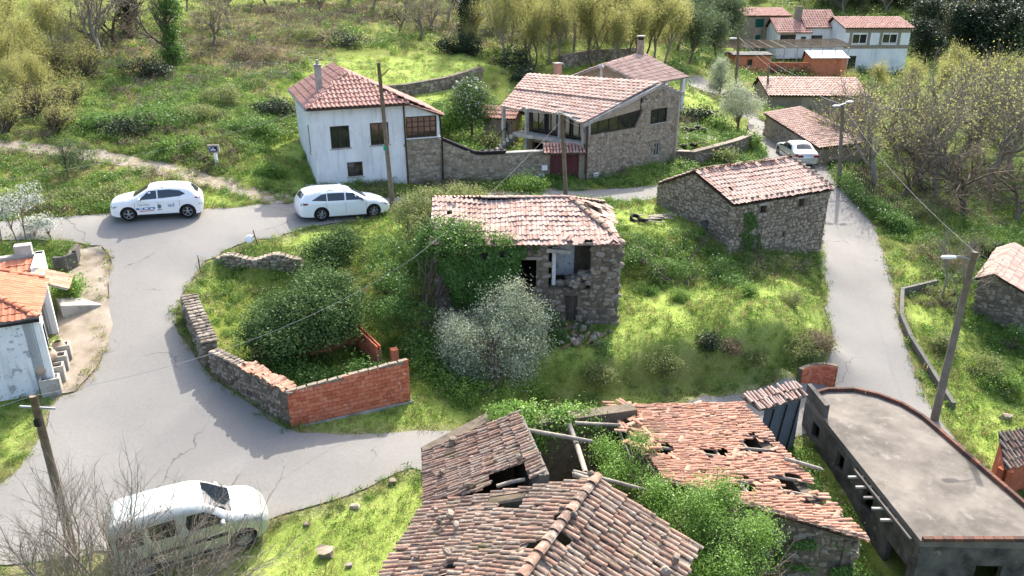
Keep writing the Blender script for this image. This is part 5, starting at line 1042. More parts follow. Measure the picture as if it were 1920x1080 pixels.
# steps with planters, jars
rgp = np.random.default_rng(3)
for i, (u, v) in enumerate(((99, 735), (107, 712), (113, 692), (119, 672))):
    g = G(u, v); t3 = thing('planter', g, 'stepped white concrete planter in the row beside the cottage wall', 'planter', 'stepped planters by the cottage')
    mb = MB(); r_ = .43
    for (dx, dy, sx, sy) in ((0, -.2, .62, .07), (0, .2, .62, .07), (-.28, 0, .07, .33), (.28, 0, .07, .33)): mb.box((dx*cos(r_)-dy*sin(r_), dx*sin(r_)+dy*cos(r_), .27), (sx, sy, .66), r_)
    mb.build('box', M['concrete'], t3, False, True)
    mb = MB(); mb.box((0, 0, .47), (.5, .34, .06), r_); mb.build('soil', M['roof_dark'], t3, False, True)
for i, (u, v, s_) in enumerate(((116, 660, .24), (101, 690, .27), (88, 716, .25))):
    g = G(u, v+12); t3 = thing('jar', g+P3(-.02, 0, .5 if i else .2), 'round clay jar with a tufted plant beside the cottage planters', 'jar', 'clay jars by the cottage')
    mb = MB(); mb.lathe([(.0, 0), (.12, 0), (s_, .2), (s_*1.05, .32), (s_*.8, .45), (s_*.62, .5), (s_*.7, .54), (s_*.5, .5)], (0, 0, 0), 16); mb.build('body', M['pot_clay'], t3, True, True)
    mb = MB()
    for k in range(26):
        a = rgp.random()*6.28; l = rgp.uniform(.1, .25); mb.add([(0, 0, .48), (.03*cos(a+1.5), .03*sin(a+1.5), .5), (l*cos(a), l*sin(a), .5+l*1.0)], [(0, 1, 2)])
    mb.build('plant', None, t3, False, True).data.materials.append(leafmat('jar_plant', [C(60, 110, 30), C(110, 160, 50)]))
# raised round bed of rendered blocks behind the cottage, and the ramp slab in front of the door
Pb = PG('112 470,140 466,152 480,148 500,128 512,104 514')
t = thing('raised_bed', (*np.mean([p[:2] for p in Pb], 0), 2.9), 'curved grey rendered wall of the raised bed above the cottage apron', 'wall')
for a, b in zip(Pb[2:-1], Pb[3:]):
    d = (a-b)[:2]; L_ = np.linalg.norm(d); mb = MB(); wallbox(mb, b[:2], d/L_, L_+.02, .15, b[2]-.4, b[2]+.75); mb.build('segment', M['concrete_dark'], t)
R_ = [G(106, 545), G(162, 560), G(190, 575), G(120, 600)]
mb = MB(); a, b = R_[3], R_[2]; d = (b-a)[:2]; L_ = np.linalg.norm(d); wallbox(mb, a[:2], d/L_, L_, 1.0, a[2]-.3, (a[2]+.62, b[2]+.08)); single('ramp', mb.V, mb.F, M['concrete'], 'grey concrete ramp wall beside the cottage door', 'ramp')
# ground slab below the cottage corner
# --- barns at the right edge
gA = W(1822, 588, -1.35)[:2]; gB = W(1930, 640, -2.1)[:2]; d = gB-gA; L_ = np.linalg.norm(d); d = d/L_; nn = np.array([-d[1], d[0]])
t = thing('field_barn', (*(gA+d*L_/2+nn*2), -1.5), 'low dark stone barn with pinkish tiled roof below the lane', 'barn')
za = zat(*gA, 521); a1_, z1_ = on_wall(gA, d, 1864, 513); zc = z1_-(L_-a1_)*.42
w3 = pent(t, gA, d, L_, .4, -3, za, z1_, a1_, zc, 'mortar', 'gable_wall'); st = Pool(); stones(st, gA, d, L_, lambda a: -2.2, lambda a: float(np.interp(a, [0, a1_, L_], [za, z1_, zc]))-.05, .28, 'stone', seed=95); st.finish(w3, 'stone', 200)
pk = lambda a, b, z: np.array([*(gA+d*a+nn*b), z])
S = [pk(L_+.2, -.2, zc-.05), pk(L_+.2, 6, zc-.05), pk(a1_, 6, z1_+.06), pk(a1_, -.2, z1_+.06)]; dk = slab(t, S, .08, 'roof_dark', 'roof'); pl = Pool(); tiles(pl, *S, .24, .36, 'roman', 'tile_pink', seed=96); pl.finish(dk, 'tile', 150)
S = [pk(-.2, 6, za-.05), pk(-.2, -.2, za-.05), pk(a1_, -.2, z1_+.06), pk(a1_, 6, z1_+.06)]; dk = slab(t, S, .08, 'roof_dark', 'roof'); pl = Pool(); tiles(pl, *S, .24, .36, 'roman', 'tile_pink', seed=97); pl.finish(dk, 'tile', 100)
wall_open('back_wall', M['stone'], t, pk(L_, 6, 0), -d, L_, .4, -3, lambda a: min(za, zc)-.1, []); wall_open('side_wall', M['stone'], t, pk(0, 5.6, 0), -nn, 5.2, .4, -3, lambda a: za-.1, [])
t = thing('brick_shed', W(1900, 850, -2.6), 'small shed with lichen grey tiled roof and orange brick side past the slab roof', 'shed')
S = [W(1886, 880, -1.6), W(1990, 850, -1.6), W(1985, 790, -.9), W(1874, 812, -.9)]
dk = slab(t, S, .07, 'roof_dark', 'roof'); pl = Pool(); tiles(pl, *S, .17, .34, 'barrel', 'tile_old', seed=98, jit=.02, rot=.03); pl.finish(dk, 'tile', 200)
mb = MB(); a, b = S[3][:2], S[0][:2]; dd = (b-a)/np.linalg.norm(b-a); wallbox(mb, a+.08*np.array([-dd[1], dd[0]]), dd, np.linalg.norm(b-a), .2, -4, (-1.0, -1.7)); a, b = S[0][:2], S[1][:2]; dd = (b-a)/np.linalg.norm(b-a); wallbox(mb, a+.1*np.array([-dd[1], dd[0]]), dd, np.linalg.norm(b-a), .2, -4, -1.7); mb.build('wall', M['brick'], t)
# --- sheds between the trees and the far hamlet
gable_house('long_shed', 'long shed with pale pink tiled roof behind the olive tree', (24.3, 74.2), (1, -.06), 9.0, 6.5, 1.8, 4.3, 5.35, 'stone_warm', 'tile_pink', [], 'shed', ridge_at=.72, tl=.5, tw=.3)
t, q_, A_ = gable_house('gabled_shed', 'small dark wooden gabled shed against the long pink roof', (22.4, 73.2), (.25, .97), 3.0, 2.6, 1.8, 4.0, 4.9, 'wood_dark', 'wood_dark', [], 'shed', oh=.15)
lo = [P3(20.2, 62.8, 4.55), P3(24.2, 66, 4.55), P3(27.0, 57.5, 3.3), P3(21.9, 54.8, 3.4)]
t = thing('lane_shed', (23, 60, 2.2), 'low shed with wide pink tiled roof and overgrown wall by the parked silver car', 'shed')
S = [lo[3], lo[2], lo[1], lo[0]]; dk = slab(t, S, .1, 'roof_dark', 'roof'); wave_roof(dk, *S, .26, .42, 'tile_pink')
for a, b, zt_ in ((lo[0], lo[3], (4.4, 3.25)), (lo[3], lo[2], (3.25, 3.15)), (lo[2], lo[1], (3.15, 4.4)), (lo[1], lo[0], (4.4, 4.4))):
    dd = (b-a)[:2]; L_ = np.linalg.norm(dd); dd = dd/L_; mb = MB(); wallbox(mb, a[:2]+dd*.15+np.array([-dd[1], dd[0]])*.15, dd, L_-.3, .3, 1.2, zt_); w4 = mb.build('wall', M['mortar_light'] if a is lo[3] else M['stone_warm'], t)
    if a is lo[0]: st = Pool(); stones(st, a[:2]+np.array([-dd[1], dd[0]])*.15, dd, L_, lambda x: 2.0, lambda x: 4.3-1.1*x/L_, .3, 'stone_warm', seed=99); st.finish(w4, 'stone', 150)
gable_house('far_stone_house', 'tall stone house with green shutters and small red roof in the far hamlet', (31.9, 112), (1, .02), 6.1, 5.5, 4.3, 9.5, 10.3, 'stone_warm', 'tile_red', [(1.5, 2.7, 8.0, 9.1, 'green_shutter', 2, 'green_shutter'), (4.4, 5.6, 8.1, 9.2, 'green_shutter', 2, 'green_shutter'), (1.7, 2.4, 5.9, 7.0, 'green_shutter', 2, 'green_shutter'), (3.9, 4.6, 5.9, 7.0, 'green_shutter', 2, 'green_shutter')], ridge_at=.75, oh=.3, tw=.35, tl=.5)
gable_house('far_white_house', 'low white house with glazed veranda between the far stone and cream houses', (35.3, 107.6), (1, .04), 4.2, 5, 4.3, 7.7, 9.2, 'plaster', 'tile_red', [(.3, 2.4, 6.2, 7.4, 'brown_frame', 4), (3.1, 3.8, 6.4, 7.1, 'green_shutter')], ridge_at=.6, oh=.3, tw=.35, tl=.5)
gable_house('far_white_house', 'white house with taller red roof and one dark window beside the cream house', (39.3, 108.6), (1, .03), 4.0, 5.5, 4.3, 8.3, 10.2, 'plaster', 'tile_red', [(.8, 2.3, 5.9, 7.2, 'brown_frame', 2)], ridge_at=.6, oh=.3, tw=.35, tl=.5)
t, q_, A_ = gable_house('far_cream_house', 'cream and white house with long red roof and white framed windows above the trees', (42.7, 104), (1, .015), 8.4, 6, 2.4, 8.45, 9.5, 'plaster', 'tile_red', [(1.0, 2.9, 6.5, 7.7, 'white_paint', 2), (4.9, 6.8, 6.55, 7.7, 'white_paint', 2), (.9, 1.9, 3.4, 5.0, 'brown_frame', 2)], ridge_at=.7, oh=.3, tw=.35, tl=.5)
for (a, b, z0_, z1_) in ((0, 8.4, 5.9, 6.35), (0, 8.4, 7.85, 8.4), (.6, .95, 6.36, 7.84), (2.95, 3.3, 6.36, 7.84), (4.5, 4.85, 6.36, 7.84), (6.85, 7.2, 6.36, 7.84)):
    mb = MB(); wallbox(mb, q_(a, -.03, 0)[:2], np.array([1, .015]), b-a, .03, z0_, z1_); mb.build('stone_band', M['mortar_light'], t)
mb = MB(); mb.box((38.6, 110.5, 9.7), (.8, .8, 2.2)); single('chimney', mb.V, mb.F, M['mortar_light'], 'square chimney between the two red roofs of the far white houses', 'chimney')
gable_house('far_brick_shed', 'small orange brick shed under the vine pergola in the far hamlet', (26.5, 95.6), (1, .03), 4.3, 3, 3.0, 5.85, 6.0, 'brick', 'concrete', [(1.6, 2.2, 4.7, 5.4)], 'shed', oh=.2)
t = thing('pergola', (33, 100, 4.5), 'long grey vine pergola in front of the far houses', 'pergola')
for i in range(11):
    x = 25.5+1.55*i; mb = MB(); mb.tube([(x, 98.2, 3.2), (x, 98.2, 6.5)], .06, 5); mb.build('post', M['grey_metal'], t); mb = MB(); mb.bar((x, 97.9, 6.5), (x, 104.5, 6.9), .08, .08); mb.build('beam', M['wood_old'], t)
for j in range(9):
    mb = MB(); y = 98+.78*j; mb.tube([(24.8, y, 6.6+.05*j), (33, y, 6.5+.05*j), (41.8, y, 6.7+.05*j)], .05, 4); mb.build('vine_wire', M['bark'], t)
gable_house('far_tin_shed', 'low brick shed with pale metal roof in front of the cream house', (36.3, 97.2), (1, .02), 4.4, 2.6, 3.0, 5.4, 6.0, 'brick', 'white_paint', [], 'shed', oh=.15, ridge_at=.9, tw=.2, tl=2.)
mb = MB(); wallbox(mb, np.array((31.2, 96.8)), np.array((1., .02)), 4.6, .2, 2.6, 4.9); single('brick_wall', mb.V, mb.F, M['brick'], 'plain orange brick wall beneath the far vine pergola', 'wall')
# --- curved garden retaining wall by the porch house
GP = [W(1266, 312, 2.75), W(1300, 318, 2.7), W(1340, 311, 2.65), W(1380, 300, 2.6), W(1405, 288, 2.6), W(1412, 272, 2.7), W(1408, 258, 2.8)]
t = thing('garden_wall', (*GP[3][:2], 2.6), 'curved dark stone retaining wall of the terrace garden beside the road', 'wall')
st = Pool()
for i, (a, b) in enumerate(zip(GP[:-1], GP[1:])):
    dd = (b-a)[:2]; L_ = np.linalg.norm(dd); dd = dd/L_; zt_ = [3.75, 3.85, 3.95, 3.95, 3.9, 3.8, 3.8]
    mb = MB(); wallbox(mb, a[:2], dd, L_+.03, .4, 2.0, (zt_[i], zt_[i+1])); mb.build('segment', M['mortar'], t); stones(st, a[:2], dd, L_, lambda x: 2.4, lambda x: zt_[i]-.02, .28, 'stone', seed=110+i)
    mb = MB(); wallbox(mb, a[:2]-np.array([-dd[1], dd[0]])*.05, dd, L_, .5, (zt_[i]+.004, zt_[i+1]+.004), (zt_[i]+.07, zt_[i+1]+.07)); mb.build('coping', M['stone'], t)
st.finish(t, 'stone', 300)
for i, (u, v) in enumerate(((1272, 292), (1265, 290), (1281, 283), (1300, 280), (1296, 252), (1283, 250), (1308, 248), (1318, 252))):
    g = G(u, v); mb = MB(); mb.lathe([(0, 0), (.2, 0), (.27, .42), (.3, .44), (.25, .43), (.24, .36), (0, .36)], g, 12); o = single('flower_pot', mb.V, mb.F, M['pot_black'], 'black plastic flower pot standing on the terrace garden', 'pot', 'black pots on the terrace garden', True)
# --- low concrete wall right of the lane, stone terraces on the hill
t = thing('low_wall', G(1720, 690), 'low grey concrete wall bending along the lane below the lamp post', 'wall')
LW = [G(1755, 536), G(1690, 552), G(1688, 600), G(1705, 640), G(1745, 705), G(1785, 768)]
for i, (a, b) in enumerate(zip(LW[:-1], LW[1:])):
    dd = (b-a)[:2]; L_ = np.linalg.norm(dd); dd = dd/L_; mb = MB(); wallbox(mb, a[:2]-np.array([-dd[1], dd[0]])*.09, dd, L_+.04, .18, (a[2]-.6, b[2]-.6), (a[2]+.36, b[2]+.36)); mb.build('segment', M['concrete_mid'], t)
def terrace(name, label, pts, h, size, seed, mat='stone', lim=200):
    t = thing(name, pts[len(pts)//2], label, 'wall'); st = Pool()
    for i, (a, b) in enumerate(zip(pts[:-1], pts[1:])):
        dd = (b-a)[:2]; L_ = np.linalg.norm(dd); dd = dd/L_; z0_, z1_ = a[2], b[2]; mb = MB(); wallbox(mb, a[:2], dd, L_+.03, .5, min(z0_, z1_)-.6, (z0_+h, z1_+h)); mb.build('segment', M['mortar'], t); stones(st, a[:2], dd, L_, lambda x: z0_-.1, lambda x: z0_+(z1_-z0_)*x/L_+h, size, mat, seed=seed+i)
    st.finish(t, 'stone', lim)
terrace('terrace_wall', 'mossy dry stone terrace wall on the hill above the white house', [G(690, 188), G(760, 183), G(840, 168), G(905, 148)], .95, .32, 130)
terrace('terrace_wall', 'dark stone terrace wall among the trees beyond the porch house', [G(1055, 130), G(1110, 118), G(1200, 112)], 1.2, .4, 140)
# ------------------------------------------------------------------ vehicles
class Car:
    """body from a side outline (x forward, z up) swept over a rounded plan"""
    def __init__(s, t, top, bot, wheels, wr, hw, belt, tumble, r=.16, nose=.25, tail=.14, L=None):
        s.t = t; s.top = np.array(top, float); s.bot = bot; s.wheels = wheels; s.wr = wr; s.hw = hw; s.belt = belt; s.tum = tumble; s.r = r
        s.x0 = s.top[:, 0].min(); s.x1 = s.top[:, 0].max(); s.nose = nose; s.tail = tail
        P = []                                             # smooth the top outline
        for a, b in zip(s.top[:-1], s.top[1:]):
            k = max(1, int(np.linalg.norm(b-a)/.09))
            for i in range(k): P.append(a+(b-a)*i/k)
        P.append(s.top[-1]); P = np.array(P)
        for _ in range(2): P[1:-1] = (P[:-2]+2*P[1:-1]+P[2:])/4
        s.out = P
    def dist(s, x, z):
        d = np.full(np.shape(x), 9.)
        for a, b in zip(s.out[:-1], s.out[1:]):
            L = ((b-a)**2).sum()+1e-9; t = np.clip(((x-a[0])*(b[0]-a[0])+(z-a[1])*(b[1]-a[1]))/L, 0, 1); d = np.minimum(d, np.hypot(x-a[0]-t*(b[0]-a[0]), z-a[1]-t*(b[1]-a[1])))
        return d
    def plan(s, x):
        f = np.clip((x-(s.x1-.9))/.9, 0, 1); g = np.clip(((s.x0+.7)-x)/.7, 0, 1); return s.hw-s.nose*f**2.2-s.tail*g**2.4
    def y(s, x, z):
        x = np.asarray(x, float); z = np.asarray(z, float); b = s.plan(x)-s.tum*np.clip(z-s.belt, 0, None)-.10*np.clip(.42-z, 0, .4)-.02*np.clip(z-.55, 0, s.belt-.55)/max(.1, s.belt-.55)
        q = np.clip(1-s.dist(x, z)/s.r, 0, 1); return b-s.r*.85*(1-np.sqrt(1-q**2*.999))
    def poly3(s, pts, off, side, step=.1):                 # fill an outline in the side view, lay it on the body side
        pts = [np.array(p, float) for p in pts]; B = []
        for i in range(len(pts)):
            a, b = pts[i-1], pts[i]; k = max(1, int(np.linalg.norm(b-a)/step)); B += [a+(b-a)*j/k for j in range(k)]
        A = np.array(B); xs, zs = np.meshgrid(np.arange(A[:, 0].min(), A[:, 0].max(), step), np.arange(A[:, 1].min(), A[:, 1].max(), step)); xs, zs = xs.ravel(), zs.ravel()
        m = inpoly(xs, zs, B) & (rdist(B, xs, zs) > step*.35); P = B+list(zip(xs[m], zs[m]))
        v, _, f, *_ = delaunay_2d_cdt([Vector((float(a), float(b))) for a, b in P], [(i, (i+1) % len(B)) for i in range(len(B))], [], 0, 1e-6)
        v = np.array([(p.x, p.y) for p in v]); f = np.array(f); c = v[f].mean(1); f = f[inpoly(c[:, 0], c[:, 1], B)]
        V = np.column_stack([v[:, 0], side*(s.y(v[:, 0], v[:, 1])+off), v[:, 1]]); return V, (f if side < 0 else f[:, ::-1])
    def body(s, mat, lower=None):
        o = [tuple(p) for p in s.out]; z = s.bot; B = list(o)  # front bottom ... rear bottom along the top, then back under with arches
        for xw in sorted(s.wheels):
            ra = s.wr+.06
            x_in = math.sqrt(max(0, ra**2-(s.wr-z)**2)); a0 = math.asin((z-s.wr)/ra) if abs(z-s.wr) < ra else -1
            B += [(xw+ra*cos(a), s.wr+ra*sin(a)) for a in np.linspace(pi-a0, a0, 15)]
        mb = MB()
        for side in (-1, 1): V, f = s.poly3(B, 0, side, .085); mb.add(V, f)
        b = mb.build('body', mat, s.t, True, True)
        s.strip('body_top', s.out, mat, 0, 1, .035); return b
    def strip(s, name, P, mat, off=0, wf=1, crown=.03, parent=None):
        V = []; K = 10; P = np.array(P); T = np.gradient(P, axis=0); T /= np.linalg.norm(T, axis=1)[:, None]; N = np.column_stack([T[:, 1], -T[:, 0]])
        if N[len(N)//2][1] < 0: N = -N
        yy = s.y(P[:, 0], P[:, 1])*wf
        for i in range(len(P)):
            for k in range(K+1):
                u = -1+2*k/K; d = (off+crown*(1-u*u)); V.append((P[i, 0]+N[i, 0]*d, u*yy[i], P[i, 1]+N[i, 1]*d))
        F_ = [(i*(K+1)+k, i*(K+1)+k+1, (i+1)*(K+1)+k+1, (i+1)*(K+1)+k) for i in range(len(P)-1) for k in range(K)]
        return obj(name, V, F_, mat, parent or s.t, True, True)
    def seg(s, xa, za, xb, zb):                            # part of the outline between two points
        i = np.argmin(np.hypot(s.out[:, 0]-xa, s.out[:, 1]-za)); j = np.argmin(np.hypot(s.out[:, 0]-xb, s.out[:, 1]-zb)); return s.out[min(i, j):max(i, j)+1]
    def side(s, name, pts, mat, off=.006, parent=None, sides=(-1, 1)):
        for sd in sides: V, f = s.poly3(pts, off, sd, .12); obj(name, V, f, mat, parent or s.t, True, True)
    def wheel(s, x, side, spokes=5, rimc='grey_metal'):
        r = s.wr; w = .21; yc = side*(s.plan(np.array(x))-.115); mb = MB()
        mb.lathe([(r*.66, -w/2), (r*.93, -w/2), (r, -w*.32), (r, w*.32), (r*.93, w/2), (r*.66, w/2)], (x, yc, r), 26, 'y'); wh = mb.build('wheel', M['rubber'], s.t, True, True)
        mb = MB(); mb.lathe([(r*.66, -.08), (r*.68, .08), (r*.62, .09), (r*.6, .02)] if side > 0 else [(r*.66, .08), (r*.68, -.08), (r*.62, -.09), (r*.6, -.02)], (x, yc, r), 26, 'y'); mb.build('rim', M[rimc], wh, True, True)
        mb = MB(); mb.lathe([(0, .03*side), (r*.62, .03*side)], (x, yc, r), 20, 'y'); mb.build('brake_disc', M['black_metal'], wh, False, True)
        for k in range(spokes):
            a = 2*pi*k/spokes+.3; mb = MB(); mb.bar((x+r*.08*cos(a), yc+side*.07, r+r*.08*sin(a)), (x+r*.63*cos(a), yc+side*.075, r+r*.63*sin(a)), .075 if spokes < 8 else .035, .03); mb.build('spoke', M[rimc], wh, False, True)
        mb = MB(); mb.lathe([(0, .1*side), (r*.14, .09*side), (r*.15, .05*side)], (x, yc, r), 12, 'y'); mb.build('hub_cap', M[rimc], wh, False, True)
    def common(s, mirror_x, mirror_z, mat, handles=()):
        mb = MB(); mb.box(((s.x0+s.x1)/2, 0, s.bot+.2), (s.x1-s.x0-.5, s.hw*1.35, .3)); mb.build('underbody', M['black_metal'], s.t, False, True)
        for xw in s.wheels:
            for sd in (-1, 1):
                mb = MB(); mb.box((xw, sd*(s.hw-.42), s.wr+.1), (s.wr*2.3, .1, s.wr*2)); mb.build('wheel_housing', M['black_metal'], s.t, False, True); s.wheel(xw, sd, s.spk)
        for sd in (-1, 1):
            yb = float(s.y(mirror_x, mirror_z)); mb = MB(); V, f = rock(np.random.default_rng(1), .0); V = np.array(V)*np.array([.14, .24, .16])+np.array([mirror_x+.03, sd*(yb+.1), mirror_z+.06]); mb.add(V, f); mi = mb.build('mirror', mat, s.t, True, True)
            mb = MB(); mb.box((mirror_x-.045, sd*(yb+.1), mirror_z+.06), (.012, .19, .12)); mb.build('mirror_glass', M['glass_blue'], mi, False, True)
        for (x, z) in handles: s.side('door_handle', [(x-.1, z-.015), (x+.1, z-.015), (x+.1, z+.02), (x-.1, z+.02)], mat, .03)
M['lamp_glass'] = glass('headlamp_glass', C(150, 156, 160), .1); M['tail_red'] = glass('tail_lamp_red', C(120, 10, 14), .15); M['trim'] = mk('black_trim', [C(30, 31, 33), C(38, 39, 41)], 4, 0, .7, 0); M['silver_trim'] = mk('silver_trim', [C(150, 152, 154)], rough=.35, bump=0, metal=.6)
def place(t, pf, pr, wf, wr_, z=0, hw=.8):                # set a car by the ground points under its two near wheels
    d = pf[:2]-pr[:2]; sd = np.array([-d[1], d[0]])/np.linalg.norm(d); sd = sd if sd@(pf+pr)[:2] > 0 else -sd
    pf = np.array([*(pf[:2]+sd*hw), gz(*(pf[:2]+sd*hw))]); pr = np.array([*(pr[:2]+sd*hw), gz(*(pr[:2]+sd*hw))]); m = (pf+pr)/2; yaw = atan2(d[1], d[0]); pitch = atan2(pf[2]-pr[2], np.linalg.norm(d)); mx = (wf+wr_)/2
    t.rotation_euler = (0, -pitch, yaw); c_ = np.array([cos(yaw), sin(yaw)]); t.location = (m[0]-c_[0]*mx, m[1]-c_[1]*mx, m[2]+z-mx*math.tan(pitch))
def door_lines(c, xs, z0, z1):
    for x in xs: c.side('door_gap', [(x-.006, z0), (x+.006, z0), (x+.006, z1), (x-.006, z1)], M['trim'], .003)
def hatch(name, label, mat, L, Hh, wheels, top, belt, sidewin, wind, rear, spk, mirror, hw=.89, tum=.36, wr=.33, bot=.2, tail=None, head=None, cat='car', clad=False):
    t = thing(name, (0, 0, 0), label, cat); c = Car(t, top, bot, wheels, wr, hw, belt, tum); c.spk = spk
    c.body(mat)
    for p in sidewin: c.side('side_window', p, M['glass_blue'], .006)
    c.strip('windscreen', c.seg(*wind), M['glass_blue'], .012, .87, .035); c.strip('rear_window', c.seg(*rear), M['glass_blue'], .012, .84, .035)
    return t, c
# white crossover on the upper road: nose to the left
KT = [(2.06, .24), (2.1, .5), (2.08, .72), (1.98, .88), (1.55, .98), (1.12, 1.05), (1.0, 1.08), (.35, 1.46), (.0, 1.54), (-.6, 1.55), (-1.2, 1.5), (-1.55, 1.42), (-1.82, 1.12), (-1.98, 1.02), (-2.03, .8), (-2.02, .45), (-1.96, .24)]
t, c = hatch('crossover_car', 'white crossover car with printed door lettering parked on the upper road', M['car_white'], 4.2, 1.55, (1.28, -1.32), KT, .95, [[(.78, 1.0), (-.02, 1.03), (-.02, 1.4), (.32, 1.38)], [(-.08, 1.03), (-1.05, 1.1), (-1.3, 1.2), (-1.05, 1.36), (-.6, 1.42), (-.08, 1.41)]], (1.0, 1.08, .35, 1.46), (-1.58, 1.4, -1.8, 1.15), 5, None, tum=.34)
c.common(.72, .98, M['car_white'], ((-.0-.12, .88), (-1.0, .92))); door_lines(c, (.98, -.05, -1.0), .4, .98)
c.side('sill_cladding', [(.9, .2), (.9, .3), (-.95, .3), (-.95, .2)], M['trim'], .012); c.side('headlight', [(1.95, .62), (2.04, .64), (2.03, .74), (1.72, .7)], M['lamp_glass'], .01); c.side('tail_light', [(-1.96, .92), (-1.7, .98), (-1.72, 1.04), (-1.95, 1.02)], M['tail_red'], .012); c.side('tail_light', [(-2.0, .6), (-1.86, .64), (-1.88, .72), (-2.0, .7)], M['lamp_glass'], .012)
c.strip('grille', c.seg(2.09, .32, 2.1, .62), M['trim'], .012, .8, .03)
for xw in c.wheels: c.side('arch_trim', [(xw+.43*cos(a), .33+.43*sin(a)) for a in np.linspace(-.1, pi+.1, 14)]+[(xw+.385*cos(a), .33+.385*sin(a)) for a in np.linspace(pi+.1, -.1, 14)], M['car_white'], .014)
# lettering on the driver-side doors (the side that faces the road junction is local +y)
def car_text(c, parent, txt, x, z, h, mat, side):
    cu = bpy.data.curves.new('lettering', 'FONT'); cu.body = txt; cu.size = h; cu.align_x = 'CENTER'; ob = bpy.data.objects.new('tmp', cu); COL.objects.link(ob)
    dg = bpy.context.evaluated_depsgraph_get(); me = bpy.data.meshes.new_from_object(ob.evaluated_get(dg)); V = np.array([v.co for v in me.vertices]); F_ = [tuple(p.vertices) for p in me.polygons]
    bpy.data.objects.remove(ob); xx = x-side*V[:, 0]; zz = z+V[:, 1]
    return obj('lettering', np.column_stack([xx, side*(c.y(xx, zz)+.012), zz]), F_, mat, parent, False, True)
inkb = mk('blue_print', [C(20, 92, 150)], bump=0, rough=.4); inkg = mk('grey_print', [C(96, 110, 126)], bump=0, rough=.4); inkr = mk('red_print', [C(196, 84, 78)], bump=0, rough=.4); inkt = mk('teal_print', [C(74, 110, 104)], bump=0, rough=.4); inkw = mk('white_print', [C(235, 238, 240)], bump=0, rough=.4)
car_text(c, t, 'iad', -.62, .62, .26, inkb, 1); car_text(c, t, 'Clara Dias', .58, .73, .12, inkg, 1)
c.side('printed_band', [(.98, .62), (.92, .53), (.12, .53), (.1, .64)], inkb, .008, sides=(1,)); 
for x_, w_ in ((.72, .16), (.48, .17), (.25, .14)): c.side('printed_bar', [(x_+w_/2, .56), (x_+w_/2, .605), (x_-w_/2, .605), (x_-w_/2, .56)], inkw, .012, sides=(1,))
c.side('printed_line', [(.8, .44), (.8, .48), (.14, .49), (.14, .46)], inkr, .008, sides=(1,))
c.side('printed_disc', [(-.12+.09*cos(a)+.02, .66+.1*sin(a)) for a in np.linspace(0, 2*pi, 14)[:-1]], inkt, .008, sides=(1,)); c.side('printed_disc_base', [(-.22, .5), (-.0, .5), (-.02, .53), (-.2, .53)], M['trim'], .008, sides=(1,))
place(t, G(251, 418), G(348, 411), 1.28, -1.32)
# white estate car nosing right
AT = [(2.3, .24), (2.34, .45), (2.3, .62), (2.12, .76), (1.6, .9), (1.2, .96), (1.1, .98), (.35, 1.38), (-.05, 1.46), (-.9, 1.49), (-1.6, 1.44), (-1.95, 1.36), (-2.25, 1.02), (-2.32, .86), (-2.36, .55), (-2.28, .24)]
t, c = hatch('estate_car', 'white estate car parked on the upper road beside the grass verge', M['car_white'], 4.7, 1.5, (1.38, -1.28), AT, .9, [[(.88, .97), (-.02, .98), (-.02, 1.33), (.35, 1.31)], [(-.1, .98), (-.95, .99), (-.95, 1.35), (-.1, 1.34)], [(-1.0, .99), (-1.75, 1.04), (-1.25, 1.3), (-1.0, 1.34)]], (1.1, .98, .35, 1.38), (-1.98, 1.33, -2.2, 1.08), 6, None, tum=.36)
c.common(.8, .95, M['car_white'], ((-.15, .86), (-1.1, .87))); door_lines(c, (1.0, -.05, -1.02), .35, .95); c.side('headlight', [(2.2, .58), (2.24, .62), (1.95, .78), (1.75, .76), (1.95, .64)], M['lamp_glass'], .01); c.side('tail_light', [(-2.28, .8), (-1.95, .84), (-1.9, .92), (-2.26, .94)], M['tail_red'], .012)
c.strip('number_plate', c.seg(-2.33, .8, -2.34, .66), M['plastic_white'], .02, .35, .01); c.side('roof_rail', [(.2, 1.45), (-1.7, 1.47), (-1.7, 1.495), (.2, 1.475)], M['silver_trim'], .0)
place(t, G(695, 409), G(609, 416), 1.38, -1.28)
# silver saloon by the low shed, tail to the camera
BT = [(2.25, .24), (2.33, .45), (2.3, .66), (2.15, .78), (1.5, .9), (1.0, .95), (.92, .97), (.2, 1.34), (-.1, 1.4), (-.75, 1.4), (-1.0, 1.36), (-1.55, 1.02), (-1.7, 1.0), (-2.2, .97), (-2.33, .86), (-2.38, .5), (-2.3, .24)]
t, c = hatch('saloon_car', 'silver saloon car parked nose uphill beside the low shed', M['car_silver'], 4.7, 1.4, (1.35, -1.38), BT, .88, [[(.72, .94), (-.1, .95), (-.1, 1.26), (.22, 1.25)], [(-.16, .95), (-1.2, .98), (-.9, 1.24), (-.16, 1.27)]], (.92, .97, .2, 1.34), (-1.02, 1.34, -1.52, 1.04), 10, None, tum=.38)
c.common(.65, .93, M['car_silver'], ((-.25, .84), (-1.15, .86))); door_lines(c, (.85, -.13), .35, .93)
c.strip('number_plate', c.seg(-2.34, .82, -2.36, .62), M['plastic_white'], .02, .36, .01); c.side('tail_light', [(-2.32, .72), (-2.02, .74), (-2.02, .9), (-2.26, .92)], M['tail_red'], .012); c.side('headlight', [(2.25, .58), (2.27, .7), (1.95, .76), (1.98, .62)], M['lamp_glass'], .01); c.side('rub_strip', [(1.6, .5), (1.6, .56), (-1.7, .56), (-1.7, .5)], M['trim'], .01)
for sd in (-1, 1): mb = MB(); mb.box((-2.37, sd*.55, .79), (.05, .34, .16)); mb.build('tail_light', M['tail_red'], t, False, True)
